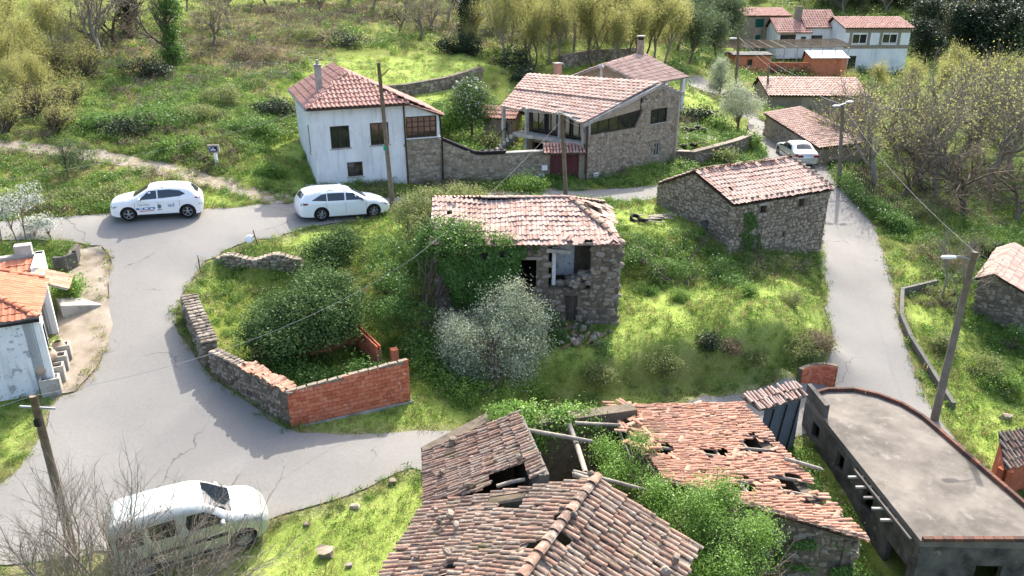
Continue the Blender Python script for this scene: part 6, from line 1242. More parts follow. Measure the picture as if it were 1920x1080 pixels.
zz_ = 2.35; a_ = W(1495, 313, zz_); yaw = radians(91); dv = np.array([cos(yaw), sin(yaw), 0]); pr_ = np.array([20.75, 54.6, 0]); pf_ = pr_+dv*2.73
place(t, np.array([*pf_[:2], gz(*pf_[:2])]), np.array([*pr_[:2], gz(*pr_[:2])]), 1.35, -1.38, hw=0)
# light van in the foreground
VT = [(2.05, .26), (2.12, .5), (2.08, .72), (1.95, .86), (1.75, 1.0), (1.25, 1.12), (1.12, 1.16), (.55, 1.62), (.25, 1.76), (-.3, 1.82), (-1.2, 1.83), (-1.85, 1.78), (-2.0, 1.7), (-2.1, 1.1), (-2.13, .6), (-2.08, .26)]
t, c = hatch('van', 'pale silver high-roofed van parked on the grass edge under the bare tree', M['car_van'], 4.2, 1.83, (1.32, -1.28), VT, 1.02, [[(.98, 1.08), (-.02, 1.1), (-.1, 1.3), (-.02, 1.56), (.42, 1.55), (.7, 1.36)], [(-.28, 1.12), (-1.0, 1.12), (-1.02, 1.56), (-.32, 1.57)], [(-1.18, 1.12), (-1.85, 1.12), (-1.82, 1.54), (-1.2, 1.56)]], (1.12, 1.16, .48, 1.66), (-2.02, 1.62, -2.08, 1.18), 10, None, hw=.9, tum=.2, wr=.33, cat='van')
c.common(.82, 1.08, M['car_van'], ((-.2, .92), (-1.12, .92))); door_lines(c, (1.0, -.15, -1.1), .4, 1.05)
for x0_, x1_ in ((.95, -.08), (-.2, -1.05), (-1.15, -1.0)): c.side('side_moulding', [(x0_, .66), (x0_, .76), (x1_, .76), (x1_, .66)], M['trim'], .014)
c.side('lower_cladding', [(.88, .26), (.88, .36), (-.85, .36), (-.85, .26)], M['trim'], .01); c.side('fuel_flap', [(-1.55, .8), (-1.4, .8), (-1.4, .95), (-1.55, .95)], M['trim'], .002); c.side('headlight', [(1.98, .66), (2.06, .7), (1.93, .86), (1.62, .9), (1.75, .74)], M['lamp_glass'], .01); c.side('tail_light', [(-2.09, .7), (-1.97, .7), (-1.97, 1.3), (-2.06, 1.3)], M['tail_red'], .012); c.strip('bumper', c.seg(2.06, .28, 2.11, .56), M['trim'], .02, .98, .03); c.strip('rear_bumper', c.seg(-2.13, .6, -2.09, .3), M['trim'], .03, .98, .02)
for sd in (-.35, .35): mb = MB(); mb.bar((1.13, sd-.2, 1.2), (1.0, sd+.35, 1.3), .02, .02); mb.build('wiper', M['black_metal'], t, False, True)
place(t, G(460, 1034), G(283, 1086), 1.32, -1.28)
# ------------------------------------------------------------------ poles, cables, signs
def pole(name, base, topuv, r0, r1, mat, label, cat, h=None, n=8):
    t = thing(name, base, label, cat); z1 = zat(base[0], base[1], topuv[1]); dx = (topuv[0]-px((base[0], base[1], z1))[0])/FPX*np.hypot(base[1], CH-z1); tp = np.array([base[0]+dx, base[1], z1])
    mb = MB(); mb.tube([base-P3(0, 0, .5), base, (base+tp)/2, tp], [r0, r0, (r0+r1)/2, r1], n); mb.build('post', M[mat], t, True); return t, tp
t, pA = pole('utility_pole', G(140, 1043), (62, 742), .13, .10, 'pole_wood', 'weathered wooden utility pole with a small crossarm beside the cottage road', 'pole')
mb = MB(); mb.bar(pA+P3(-.42, 0, -.32), pA+P3(.5, 0, -.38), .05, .05); mb.build('crossarm', M['grey_metal'], t); mb = MB(); mb.box(pA+P3(0, -.1, -.75), (.14, .1, .2)); mb.build('clamp', M['black_metal'], t)
t, pB = pole('utility_pole', G(736, 386), (710, 118), .13, .09, 'pole_wood', 'tall leaning grey utility pole in front of the white house', 'pole'); mb = MB(); mb.tube([pB+P3(.1, 0, -4.15), pB+P3(.11, 0, -4.4)], .13, 8); mb.build('green_band', mk('green_tape', [C(30, 140, 100)], bump=0), t); mb = MB(); mb.bar(pB+P3(0, 0, -.75), pB+P3(.55, 0, -.25), .04, .04); mb.build('bracket', M['black_metal'], t)
t, pC = pole('utility_pole', G(1061, 376), (1054, 214), .13, .10, 'pole_wood', 'pale wooden utility pole in front of the maroon gate', 'pole')
gl = G(1752, 786); t, pD = pole('street_lamp', gl, (1828, 472), .17, .11, 'pole_conc', 'concrete lamp post with white lamp head by the low lane wall', 'street lamp')
mb = MB(); mb.tube([pD+P3(0, 0, -.35), pD+P3(-.5, 0, -.18), pD+P3(-.75, 0, -.2)], .03, 6); ar_ = mb.build('arm', M['grey_metal'], t)
def lamp_head(t, p, d, s_=1.):
    V, f = rock(np.random.default_rng(5), 0); d = np.array(d)/np.linalg.norm(d); R = frame(np.array([d[0], d[1], 0]), np.array([-d[1], d[0], 0])); obj('lamp_head', (np.array(V)*np.array([.6, .2, .12])*s_)@R.T+p, f, M['plastic_white'], t, True)
lamp_head(t, pD+P3(-.95, 0, -.22), (1, 0)); mb = MB(); mb.tube([pD+P3(-.03, 0, -.2), pD+P3(-.25, .1, .35)], .02, 5); mb.build('bracket', M['grey_metal'], t)
t, pE = pole('street_lamp', G(1573, 341), (1581, 196), .15, .11, 'pole_conc', 'lamp post with two white lamp heads among the bare trees', 'street lamp'); lamp_head(t, pE+P3(-.5, -.2, -.05), (1, .3)); lamp_head(t, pE+P3(.5, .2, .15), (1, .3)); mb = MB(); mb.bar(pE+P3(-.3, -.1, -.05), pE+P3(.3, .1, .1), .05, .05); mb.build('arm', M['grey_metal'], t)
t, pF = pole('street_lamp', G(1378, 178), (1386, 70), .17, .12, 'pole_wood', 'dark pole with white lamp head beside the far brick shed', 'street lamp'); lamp_head(t, pF+P3(-.6, 0, -.1), (1, 0), 1.3)
t, pG = pole('street_lamp', G(1437, 195), (1442, 120), .14, .1, 'pole_conc', 'thin pole standing against the gabled wooden shed', 'street lamp'); lamp_head(t, pG+P3(.3, 0, -1.3), (1, 0), 1.2)
def cable(a, b, sag, label, r=.007, grp=None):
    a = np.array(a, float); b = np.array(b, float); P = [a+(b-a)*f-P3(0, 0, 4*sag*f*(1-f)) for f in np.linspace(0, 1, 14)]; mb = MB(); mb.tube(P, r, 4); V = np.array(mb.V); o = obj('cable', V-a, mb.F, M['cable']); o.location = a; tag(o, label, 'cable', grp); ROOT[o.name] = a
M['cable'] = mk('grey_cable', [C(120, 120, 122), C(140, 140, 142)], bump=0)
WH = lambda a, b, z: np.array([-10.81, 42.13, 0])+a*np.array([cos(.37), sin(.37), 0])+b*np.array([-sin(.37), cos(.37), 0])+P3(0, 0, z)
cable(pB, WH(.1, -.1, 8.2), .25, 'grey cable from the pole to the left corner of the white house'); cable(WH(-.1, -.1, 8.2), np.array([-26, 30.5, 6.5]), .5, 'long cable from the white house down over the upper road')
cable(pB, np.array([-26, 62, 13.5]), 1.2, 'dark cable running from the white house pole up into the hillside trees'); cable(pB, pC, .6, 'slack cable between the pole by the white house and the gate pole')
cable(pC+P3(0, 0, -.3), W(780, 480, 5.0), .3, 'cable dropping from the gate pole to the ivy on the ruin'); cable(W(780, 480, 5.0)+P3(.0, 0, 0), pA, .8, 'long cable crossing the dark bush to the wooden pole by the cottage')
cable(pC, np.array([9.0, 51.0, 7.6]), .3, 'cable from the gate pole to the porch house gable'); cable(pC+P3(0, 0, -.15), np.array([4.4, 47.2, 6.3]), .1, 'short cable from the gate pole to the porch corner')
cable(pE, pD, .5, 'silver cable from the lamp with two heads to the post by the low wall', .007); cable(pD, np.array([26, 24.5, 2.5]), .3, 'cable from the low wall lamp post over the dark barn roof', .007); cable(pE, pF, .8, 'cable between the two headed lamp and the far dark pole', .013); cable(pA, np.array([-20, 14, 4.5]), .3, 'cable leaving the cottage pole over the grass'); cable(pF, pE+P3(3, -2, 0), 1.0, 'second cable sagging from the far dark pole', .013)
# street name plate on its white post
g = G(407, 311); t = thing('street_sign', g, 'white post with framed dark blue street name plate beside the track', 'sign')
mb = MB(); mb.box(g+P3(0, 0, .35), (.16, .12, .75), .1); mb.build('post', M['white_paint'], t); mb = MB(); mb.box(g+P3(-.06, 0, .98), (.62, .14, .44), .1); mb.build('frame', M['concrete'], t)
mb = MB(); mb.box(g+P3(-.06+.01, -.078, .98), (.42, .02, .27), .1); plq = mb.build('plate', mk('blue_enamel', [C(22, 26, 84)], bump=0, rough=.4), t)
for (dx, dz, w_, h_) in ((.0, .05, .1, .045), (.0, -.05, .28, .05), (-.15, .08, .05, .06)): mb = MB(); mb.box(g+P3(-.06+dx, -.092+dx*.1, .98+dz), (w_, .006, h_), .1); mb.build('plate_lettering', inkw, plq)
# road mirror on a thin post, tilted seen from behind, and a marker post
g = G(483, 460); t = thing('road_mirror', g, 'small white backed convex road mirror tilted on a thin dark post', 'mirror'); mb = MB(); mb.tube([g, g+P3(-.12, 0, .75)], .022, 6); mb.build('post', M['black_metal'], t)
mb = MB(); R = Matrix.Rotation(radians(62), 3, 'X')@Matrix.Rotation(radians(30), 3, 'Z'); mb.lathe([(0, .04), (.14, .03), (.19, 0), (.2, -.02), (.0, -.03)], (0, 0, 0), 20); V = np.array([R@Vector(v) for v in mb.V])+g+P3(-.33, -.05, .33); obj('mirror_disc', V, mb.F, M['plastic_white'], t, True); mb = MB(); mb.bar(g+P3(-.09, 0, .45), g+P3(-.3, -.03, .36), .04, .04); mb.build('bracket', M['black_metal'], t)
g = G(376, 510); t = thing('marker_post', g, 'thin dark marker post with a pale blue tip on the verge', 'post'); mb = MB(); mb.tube([g, g+P3(-.01, 0, .72)], .02, 6); mb.build('stake', M['black_metal'], t); mb = MB(); mb.box(g+P3(-.01, 0, .76), (.05, .05, .1)); mb.build('tip', mk('blue_tip', [C(120, 170, 200)], bump=0), t)
# yard clutter
for i, (u, v, tl_) in enumerate(((1190, 412, .5), (1205, 417, -.3))): g = G(u, v); tyre(g, .3, .2, lab=['old car tyre half sunk in the grass of the upper terrace', 'second old tyre leaning by the first on the upper terrace'][i], tilt=(tl_, .2, 0))
rg = np.random.default_rng(77)
t = thing('plank_pile', G(1232, 412), 'scattered pile of bleached planks on the grass terrace', 'planks')
for i in range(14): g = G(1232+rg.normal(0, 16), 412+rg.normal(0, 5)); a = rg.uniform(-.6, .6); d = np.array([cos(a), sin(a), 0])*rg.uniform(.3, .7); mb = MB(); mb.bar(g-d+P3(0, 0, .08), g+d+P3(0, 0, .1+rg.random()*.1), .13, .03); mb.build('plank', M['wood_old'], t)
for i, (u, v) in enumerate(((1276, 388), (1284, 390), (1297, 392), (1305, 392))):
    g = G(u, v); mb = MB(); mb.lathe([(.0, 0), (.16, 0), (.19, .4), (.15, .4), (.13, .05)], (0, 0, 0), 12); o = mb.build('clay_pipe', M['tile_orange'], None, True); o.location = g+P3(0, 0, .05); o.rotation_euler = (rg.uniform(.2, .6), 0, rg.uniform(0, 6)); tag(o, 'short orange clay pipe lying by the barn gable', 'pipe', 'clay pipes by the barn')
g = G(1342, 432); t = thing('scrap_hutch', g, 'collapsed grey hutch of boards and sheet against the barn corner', 'hutch')
mb = MB(); mb.box(g+P3(0, .2, .3), (1.5, .8, .7), .3); mb.build('box', M['concrete_dark'], t)
for i in range(6): mb = MB(); mb.bar(g+P3(-.9+.1*i, -.3+.15*i, .68+.02*i), g+P3(.8, -.1+.16*i, .82), .16, .03); mb.build('board', M['wood_old'], t)
for i, (u, v, s_) in enumerate(((612, 1040, .36), (665, 952, .22), (736, 905, .2), (575, 985, .15), (960, 686, .22), (1885, 786, .35), (352, 585, .3), (655, 1062, .16))):
    g = G(u, v); V, f = rock(np.random.default_rng(200+i), .22); V = np.array(V)*np.array([s_*1.3, s_, s_*.9])+g+P3(0, 0, s_*.2)
    single('boulder', V, f, M['stone_warm'] if i != 4 else M['stone'], ['large brown boulder on the grass in front of the van', 'small stone on the grass near the old roof corner', 'pale stone at the road edge by the old roof', 'small flat stone beside the van bumper', 'pale round stone on the bank near the olive tree', 'dark boulder in the meadow past the low wall', 'mossy stone on the verge above the stone wall', 'little stone near the large brown boulder'][i], 'stone')
# rubble heap below the ruined doorway
t = thing('rubble_heap', G(1075, 632), 'heap of broken tiles and stones below the ruined doorway', 'rubble'); st = Pool()
for i in range(60):
    g = G(1078+rg.normal(0, 26), 632+rg.normal(0, 12)); s_ = rg.uniform(.08, .26)
    st.add(SV['stone'][i % 8] if i % 3 else TV[('barrel', 'tile_orange')][i % 4], frame(rg.normal(size=3), rg.normal(size=3)), g+P3(0, 0, s_*.4+.06), (s_*1.3, s_, s_*.8) if i % 3 else (.17, .34, .12))
st.finish(t, 'rubble_piece')
# ------------------------------------------------------------------ vegetation
def unit(v): return v/(np.linalg.norm(v, axis=-1, keepdims=True)+1e-9)
def leaf_quads(P, size, asp, rng, N=None, fold=.25, flat=.0):
    n = len(P); d = unit(rng.normal(size=(n, 3))+(np.array([0, 0, .25])))
    nr = rng.normal(size=(n, 3)) if N is None else N*1.1+rng.normal(size=(n, 3))*.8
    nr[:, 2] += flat; d = unit(d-nr*((d*nr).sum(1)/((nr*nr).sum(1)+1e-9))[:, None]); s = unit(np.cross(d, nr)); nr = unit(nr)
    L = (size*rng.uniform(.6, 1.35, n))[:, None]; w_ = L*asp*.5
    V = np.stack([P-d*L*.5, P+s*w_+nr*L*fold*.4, P+d*L*.5, P-s*w_+nr*L*fold*.4], 1).reshape(-1, 3)
    return V, np.arange(n*4).reshape(-1, 4)
def n3(P, f): return (vnoise(P[:, 0]*f, P[:, 1]*f+7.7)+vnoise(P[:, 1]*f+31, P[:, 2]*f)+vnoise(P[:, 2]*f+11, P[:, 0]*f+3))/3
def blob_points(blobs, n, rng, shell=.5, gap=.40, gf=1.3, sig=0, clump=36):
    B = np.array(blobs, float); wgt = (B[:, 3:].prod(1))**(2/3); k = rng.choice(len(B), int(n*1.6), p=wgt/wgt.sum())
    if sig:                                                # leaves gathered in clumps
        nc = max(8, len(k)//clump); k0 = k[:nc]; d0 = unit(rng.normal(size=(nc, 3))); r0 = (shell**3+(1-shell**3)*rng.random(nc))**(1/3)
        r0 = r0*(.52+.9*n3(d0*1.9+B[k0, :3]*.7, 1.7)); c0 = B[k0, :3]+d0*B[k0, 3:]*r0[:, None]; ok = n3(c0, gf) > gap*.96; c0, d0 = c0[ok], d0[ok]
        j = rng.integers(len(c0), size=n); sg = sig*rng.uniform(.6, 1.6, len(c0))[j]; P = c0[j]+rng.normal(size=(n, 3))*sg[:, None]*np.array([1, 1, .75]); return P, unit(d0[j]+rng.normal(0, .5, (n, 3)))
    d = unit(rng.normal(size=(len(k), 3))); r = (shell**3+(1-shell**3)*rng.random(len(k)))**(1/3)
    r = r*(.62+.76*n3(d*1.5+B[k, :3]*.7, 1.7)); P = B[k, :3]+d*B[k, 3:]*r[:, None]
    ok = n3(P, gf) > gap; P = P[ok][:n]; return P, d[ok][:n]
def foliage(name, parent, blobs, n, size, asp, mat, seed, shell=.5, gap=.40, gf=1.3, flat=.3, local=False, zmin=None, sg=1.7, clump=36):
    rng = np.random.default_rng(seed); P, d = blob_points(blobs, n, rng, shell, gap, gf, size*sg, clump)
    if zmin is not None: k = P[:, 2] > zmin; P, d = P[k], d[k]
    V, Fq = leaf_quads(P, size, asp, rng, d, flat=flat); return obj(name, V, Fq, mat, parent, False, local)
class Tree:
    """tapered limbs grown from a trunk; twig tips are kept for leaves"""
    def __init__(s, seed): s.rng = np.random.default_rng(seed); s.V = []; s.F = []; s.n = 0; s.tips = []; s.rmin = .006
    def tube(s, P, R, k):
        V, Fq = tube_np(P, R, k); s.V.append(V); s.F.append(Fq+s.n); s.n += len(V)
    def grow(s, p, d, L, r, lev, K, up=.1, wig=.16, spread=.7, ratio=.62, nseg=5, start=.3):
        rng = s.rng; P = [p]; D = [d]; seg = L/nseg
        for i in range(nseg):
            d = unit(d+rng.normal(0, wig, 3)+np.array([0, 0, up*.35])); p = p+d*seg; P.append(p); D.append(d)
        last = lev == len(K); R = np.linspace(r, r*(.25 if last else .5), nseg+1)
        s.tube(np.array(P), R, 6 if lev == 0 else (4 if lev < 2 else 3))
        if last: s.tips += P[2:]; return
        for k in range(K[lev]):
            f = start+(1-start)*(k+rng.random()*.8)/K[lev]; i = min(nseg-1, int(f*nseg)); q = P[i]+(P[i+1]-P[i])*(f*nseg-i); b = D[i]
            a = unit(np.cross(b, rng.normal(size=3))); th = spread*rng.uniform(.6, 1.3); nd = unit(b*cos(th)+a*sin(th)+np.array([0, 0, up]))
            s.grow(q, nd, L*ratio*rng.uniform(.7, 1.2)*(1.15-.4*f), max(r*(.62-.25*f), s.rmin), lev+1, K, up, wig*1.15, spread, ratio, max(3, nseg-1), .25)
        if lev > 0: s.grow(P[-1], D[-1], L*ratio, r*.5, lev+1, K, up, wig, spread, ratio, max(3, nseg-1), .25)
    def wood(s, name, mat, parent, local=True): return obj(name, np.concatenate(s.V), np.concatenate(s.F), mat, parent, True, local)
    def leaves(s, name, mat, parent, n, size, asp, jit, local=True, flat=.2):
        T = np.array(s.tips); P = T[s.rng.integers(len(T), size=n)]+s.rng.normal(0, jit, (n, 3)); V, Fq = leaf_quads(P, size, asp, s.rng, flat=flat); return obj(name, V, Fq, mat, parent, False, local)
LM = {'olive': leafmat('olive_leaf', [C(116, 126, 94), C(150, 160, 128), C(178, 186, 158), C(200, 206, 184)], .4, .5), 'laurel': leafmat('laurel_leaf', [C(48, 70, 36), C(68, 94, 50), C(92, 116, 66), C(118, 138, 90)], .3, .6, spec=.15),
      'ivy': leafmat('ivy_leaf', [C(52, 82, 36), C(76, 110, 48), C(102, 136, 64), C(130, 158, 88)], .4, .45), 'bright': leafmat('bright_leaf', [C(78, 112, 44), C(104, 140, 58), C(130, 164, 78), C(158, 184, 110)], .4, .5),
      'spring': leafmat('spring_leaf', [C(130, 134, 72), C(154, 154, 88), C(174, 170, 106), C(142, 150, 88)], .5, .6), 'scrub': leafmat('bramble_leaf', [C(78, 98, 46), C(106, 124, 60), C(130, 142, 82), C(148, 146, 104), C(98, 120, 54)], .4, .6),
      'dry': leafmat('dry_stem', [C(110, 96, 74), C(140, 124, 98), C(120, 110, 80)], .2, .8), 'pine': leafmat('pine_needle', [C(40, 60, 36), C(58, 82, 46), C(84, 104, 62)], .2, .6), 'dark': leafmat('dark_evergreen', [C(26, 40, 26), C(40, 56, 34), C(58, 74, 46)], .2, .5), 'mid': leafmat('mid_green_leaf', [C(76, 106, 42), C(104, 136, 56), C(132, 160, 76)], .4, .55),
      'blossom': leafmat('white_blossom', [C(74, 92, 64), C(110, 122, 92), C(196, 200, 190), C(222, 224, 218), C(96, 110, 82)], .3, .7), 'grass': leafmat('grass_blade', [C(116, 138, 58), C(142, 164, 74), C(164, 182, 92), C(182, 190, 118)], .5, .6, 1.2, .55), 'grass_dry': leafmat('dry_grass_blade', [C(110, 112, 56), C(146, 136, 86), C(170, 156, 112), C(96, 112, 44)], .4, .7), 'haze_tree': leafmat('grey_green_leaf', [C(66, 84, 56), C(90, 108, 72), C(118, 130, 94)], .3, .7), 'yellow': leafmat('yellow_flower', [C(196, 168, 30), C(220, 190, 50)], .3, .7)}
def at(u, v, Y): d = ray(u, v); return CAMP+d*(Y/d[1])
def pxblob(u, v, Y, ru, rv, ry=None):                      # ellipsoid seen at a pixel, at distance Y, radii given in px
    p = at(u, v, Y); D = (Y*cc+(CH-p[2])*ss); k = D/FPX; return (*p, ru*k, ry if ry else ru*k*.8, rv*k*1.04)
def bush(name, label, cat, base, blobs, n, size, asp, leaf, seed, stems=6, group=None, **kw):
    base = np.array(base, float); t = thing(name, base, label, cat, group); foliage('foliage', t, blobs, n, size, asp, LM[leaf], seed, **kw)
    T = Tree(seed+5); B = np.array(blobs)
    for i in range(stems):
        b = B[i % len(B)]; tgt = b[:3]+T.rng.normal(0, .3, 3)*b[3:]; d = tgt-base; L = np.linalg.norm(d)
        s0 = base+np.array([T.rng.normal(0, .12), T.rng.normal(0, .12), -.1]); T.grow(s0, unit(tgt-s0), L*.85, .03+.012*L, 0, [5, 4], .08, .12, .7, .45, 5)
    T.wood('stems', M['bark'], t, False); return t
# silver olive tree below the ruin
g = G(932, 722); t = thing('olive_tree', g, 'silvery round olive tree in front of the ruined stone house', 'tree')
T = Tree(11); T.grow(g-P3(0, 0, .2), np.array([.03, .0, 1.]), 1.3, .16, 0, [5, 6, 5], .2, .14, .75, .72); T.wood('trunk', M['bark'], t, False)
foliage('crown', t, [pxblob(925, 640, 27.6, 95, 60), pxblob(935, 590, 28.2, 62, 52), pxblob(875, 640, 27.4, 52, 48), pxblob(985, 640, 27.8, 48, 60), pxblob(960, 560, 28.4, 30, 36), pxblob(900, 680, 27, 50, 38), pxblob(965, 690, 26.8, 40, 30), pxblob(855, 612, 27.6, 34, 30), pxblob(1000, 600, 28, 34, 34)], 48000, .085, .36, LM['olive'], 12, .35, .42, 2.0, .1, sg=2.2, clump=40)
# dark laurel thicket over the brick enclosure
bush('laurel_bush', 'large dark glossy evergreen bush spilling over the brick enclosure', 'bush', G(590, 640), [pxblob(590, 585, 27.8, 92, 62, 1.5), pxblob(520, 600, 27.4, 60, 45, 1.2), pxblob(645, 560, 28.6, 50, 55, 1.2), pxblob(550, 628, 26.9, 66, 34, 1.0), pxblob(620, 600, 27.6, 40, 34, 1.0), pxblob(590, 535, 29.2, 62, 34, 1.2), pxblob(480, 630, 26.8, 34, 26), pxblob(672, 555, 28.8, 24, 34), pxblob(520, 640, 26.2, 50, 28)], 30000, .12, .5, 'laurel', 21, 10, shell=.55, gap=.40, gf=1.8)
bush('evergreen_shrub', 'dark evergreen shrub above the crumbling retaining wall', 'shrub', G(625, 500), [pxblob(622, 468, 32.5, 42, 34), pxblob(600, 500, 31.5, 36, 28), pxblob(650, 450, 33.2, 30, 24), pxblob(585, 480, 32, 26, 22)], 9000, .11, .5, 'laurel', 22, 6, gf=1.8)
# undergrowth inside the enclosure
bush('bramble_thicket', 'low green brambles filling the inside of the brick enclosure', 'bramble', G(620, 735), [(-6.6, 25.6, .8, 1.3, .9, .45), (-5.9, 26.2, .8, 1.0, .8, .5), (-7.6, 25.4, .9, 1.0, .9, .45), (-8.8, 26.0, 1.2, .9, .7, .5)], 9000, .09, .6, 'ivy', 23, 3, zmin=.3)
# ivy on the ruin
def wall_plant(name, label, cat, P0, e_, poly, n, size, asp, leaf, seed, bulge=.35, stems=5, gap=.3):
    rng = np.random.default_rng(seed); A = np.array(poly, float); out = []
    while len(out) < n:
        u = rng.uniform(A[:, 0].min(), A[:, 0].max(), n); v = rng.uniform(A[:, 1].min(), A[:, 1].max(), n); m = inpoly(u, v, A); out += list(zip(u[m], v[m]))
    UV = np.array(out[:n]); P0 = np.array(P0[:2], float); e_ = np.array(e_, float); nn = np.array([-e_[1], e_[0]]); d = np.stack([(UV[:, 0]-960)/FPX, cc-(UV[:, 1]-540)/FPX*ss, -(ss+(UV[:, 1]-540)/FPX*cc)], 1)
    t_ = (nn@P0)/(d[:, :2]@nn); P = CAMP+d*t_[:, None]; ed = rdist([tuple(p) for p in A], UV[:, 0], UV[:, 1]); b = bulge*np.clip(ed/28, .12, 1)*(.5+n3(P, 1.6)*1.0)
    P[:, :2] -= nn*(b*rng.uniform(.45, 1, n)+.06)[:, None]; P = P[n3(P, 2.6) > gap]
    V, Fq = leaf_quads(P, size, asp, rng, np.tile(np.array([*(-nn), .45]), (len(P), 1)), flat=.25); c = P.mean(0).copy(); c[2] = P[:, 2].min(); t = thing(name, c, label, cat); obj('leaves', V, Fq, LM[leaf], t)
    mb = MB()
    for i in range(stems):
        k = P[rng.integers(len(P))]; q = np.array([*(P0+e_*((k[:2]-P0)@e_)), 0])
        mb.tube([(q[0]-nn[0]*.06, q[1]-nn[1]*.06, gz(q[0], q[1]-.2)), (q[0]-nn[0]*.08+.1, q[1]-nn[1]*.08, (k[2]+gz(q[0], q[1]))/2), (q[0]-nn[0]*.06, q[1]-nn[1]*.06, k[2])], [.035, .025, .012], 5)
    mb.build('stems', M['bark'], t, True); return t
wall_plant('ivy', 'thick dark ivy hanging over the front wall of the ruined house', 'ivy', (-3.21, 30.49), (1, -.01), [(808, 452), (850, 438), (900, 446), (950, 452), (1008, 458), (1006, 474), (985, 486), (975, 520), (950, 552), (925, 572), (890, 580), (850, 572), (828, 530), (815, 490)], 26000, .095, .75, 'ivy', 31, .75, 7)
bush('ivy_mound', 'leafy ivy creeping up over the lower left corner of the ruined roof', 'ivy', (-3.6, 29.9, 1.2), [pxblob(820, 435, 31.2, 34, 26, .7), pxblob(868, 432, 31.0, 40, 20, .7), pxblob(845, 458, 30.2, 46, 24, .6), pxblob(800, 470, 31, 26, 40, .7), pxblob(925, 452, 30.3, 40, 12, .4)], 12000, .09, .7, 'ivy', 32, 4)
bush('bramble_thicket', 'tangled pale green brambles heaped over the back corner of the ruined roof', 'bramble', G(770, 470), [pxblob(800, 372, 36, 42, 18, 1.), pxblob(850, 362, 37, 50, 16, 1.), pxblob(770, 400, 35, 32, 34, 1.2), pxblob(785, 440, 33.5, 34, 40, 1.), pxblob(895, 366, 37, 26, 12, .8)], 15000, .085, .5, 'scrub', 33, 10, gap=.44, gf=2.4)
bush('bramble_thicket', 'brambles and ferns on the slope left of the ruined house', 'bramble', G(735, 560), [pxblob(740, 470, 32.5, 50, 30, 1.), pxblob(720, 520, 30.6, 46, 30, 1.), pxblob(770, 545, 30, 46, 36, 1.), pxblob(730, 585, 29, 40, 32, .9), pxblob(790, 600, 29, 34, 34, .9), pxblob(790, 650, 28, 46, 30, .9)], 15000, .09, .5, 'ivy', 34, 6, gap=.43, gf=2.0)
bush('bramble_thicket', 'low brambles at the foot of the olive tree', 'bramble', G(860, 735), [pxblob(830, 720, 26.3, 60, 30, .9), pxblob(890, 740, 25.6, 70, 26, .8), pxblob(1000, 720, 26.6, 40, 22, .7), pxblob(800, 690, 27, 34, 26, .7)], 11000, .085, .6, 'mid', 35, 4, gap=.42, gf=2.0)
bush('bramble_thicket', 'low weeds growing round the rubble heap at the ruin door', 'bramble', G(1060, 640), [pxblob(1050, 640, 29, 46, 22, .7), pxblob(1110, 655, 28.4, 40, 18, .6), pxblob(1030, 600, 29.8, 24, 20, .4), pxblob(1000, 655, 28.6, 36, 20, .6)], 8000, .08, .6, 'ivy', 36, 3)
wall_plant('ivy', 'ivy strand climbing the front wall of the stone barn', 'ivy', (11.04, 37.34), (cos(.46), sin(.46)), [(1392, 400), (1410, 396), (1420, 420), (1428, 470), (1440, 500), (1398, 505), (1394, 470), (1384, 440), (1398, 430)], 4500, .08, .7, 'ivy', 37, .22, 4, .47)
bush('bramble_thicket', 'bare and leafy brambles along the foot of the barn front wall', 'bramble', G(1470, 505), [pxblob(1440, 500, 36.6, 46, 22, .8), pxblob(1490, 496, 38, 36, 18, .8), pxblob(1400, 515, 35.6, 30, 24, .8)], 7000, .08, .5, 'scrub', 38, 8, gap=.46, gf=2.4)
bush('bramble_thicket', 'long mound of brambles below the grassy upper terrace', 'bramble', G(1270, 530), [pxblob(1190, 490, 35.3, 40, 26, .7), pxblob(1235, 506, 34.6, 46, 20, .7), pxblob(1290, 508, 34.8, 50, 24, .7), pxblob(1345, 508, 35, 44, 26, .7), pxblob(1210, 468, 36.6, 50, 12, .7), pxblob(1300, 470, 36.8, 60, 12, .7), pxblob(1370, 530, 34, 34, 18, .6)], 17000, .08, .5, 'ivy', 39, 12, gap=.43, gf=2.2)
for i, (u, v, r, lf, lab) in enumerate(((1210, 540, 20, 'ivy', 'dark low herb clump at the left end of the terrace mound'), (1272, 555, 18, 'mid', 'small grey green clump on the lawn near the bramble mound'), (1395, 545, 20, 'mid', 'rounded herb clump on the lawn below the barn brambles'), (1480, 560, 22, 'scrub', 'brownish dry tussock on the lawn near the lane'), (1325, 640, 24, 'dark', 'dark round shrub on the lip of the grassy bank'), (1372, 648, 20, 'dry', 'grey dry shrub next to the dark one on the bank'), (1490, 650, 44, 'scrub', 'broad scrub mound on the end of the bank by the lane'), (1530, 640, 34, 'dry', 'dry brown growth at the bank corner'), (1240, 680, 40, 'scrub', 'shaggy growth hanging on the bank face below the lawn'), (1120, 700, 34, 'scrub', 'shaggy growth on the bank right of the olive tree'), (1410, 670, 26, 'scrub', 'scrub on the bank face under the lawn edge'))):
    g = G(u, v+r*.4); k = g[1]; bush('shrub', lab, 'shrub', g, [pxblob(u, v, k, r, r*.62), pxblob(u+r*.5, v+r*.1, k-.1, r*.6, r*.45)], 2200 if r < 30 else 3600, .07, .5, lf, 300+i, 2, gap=.42, gf=2.6)
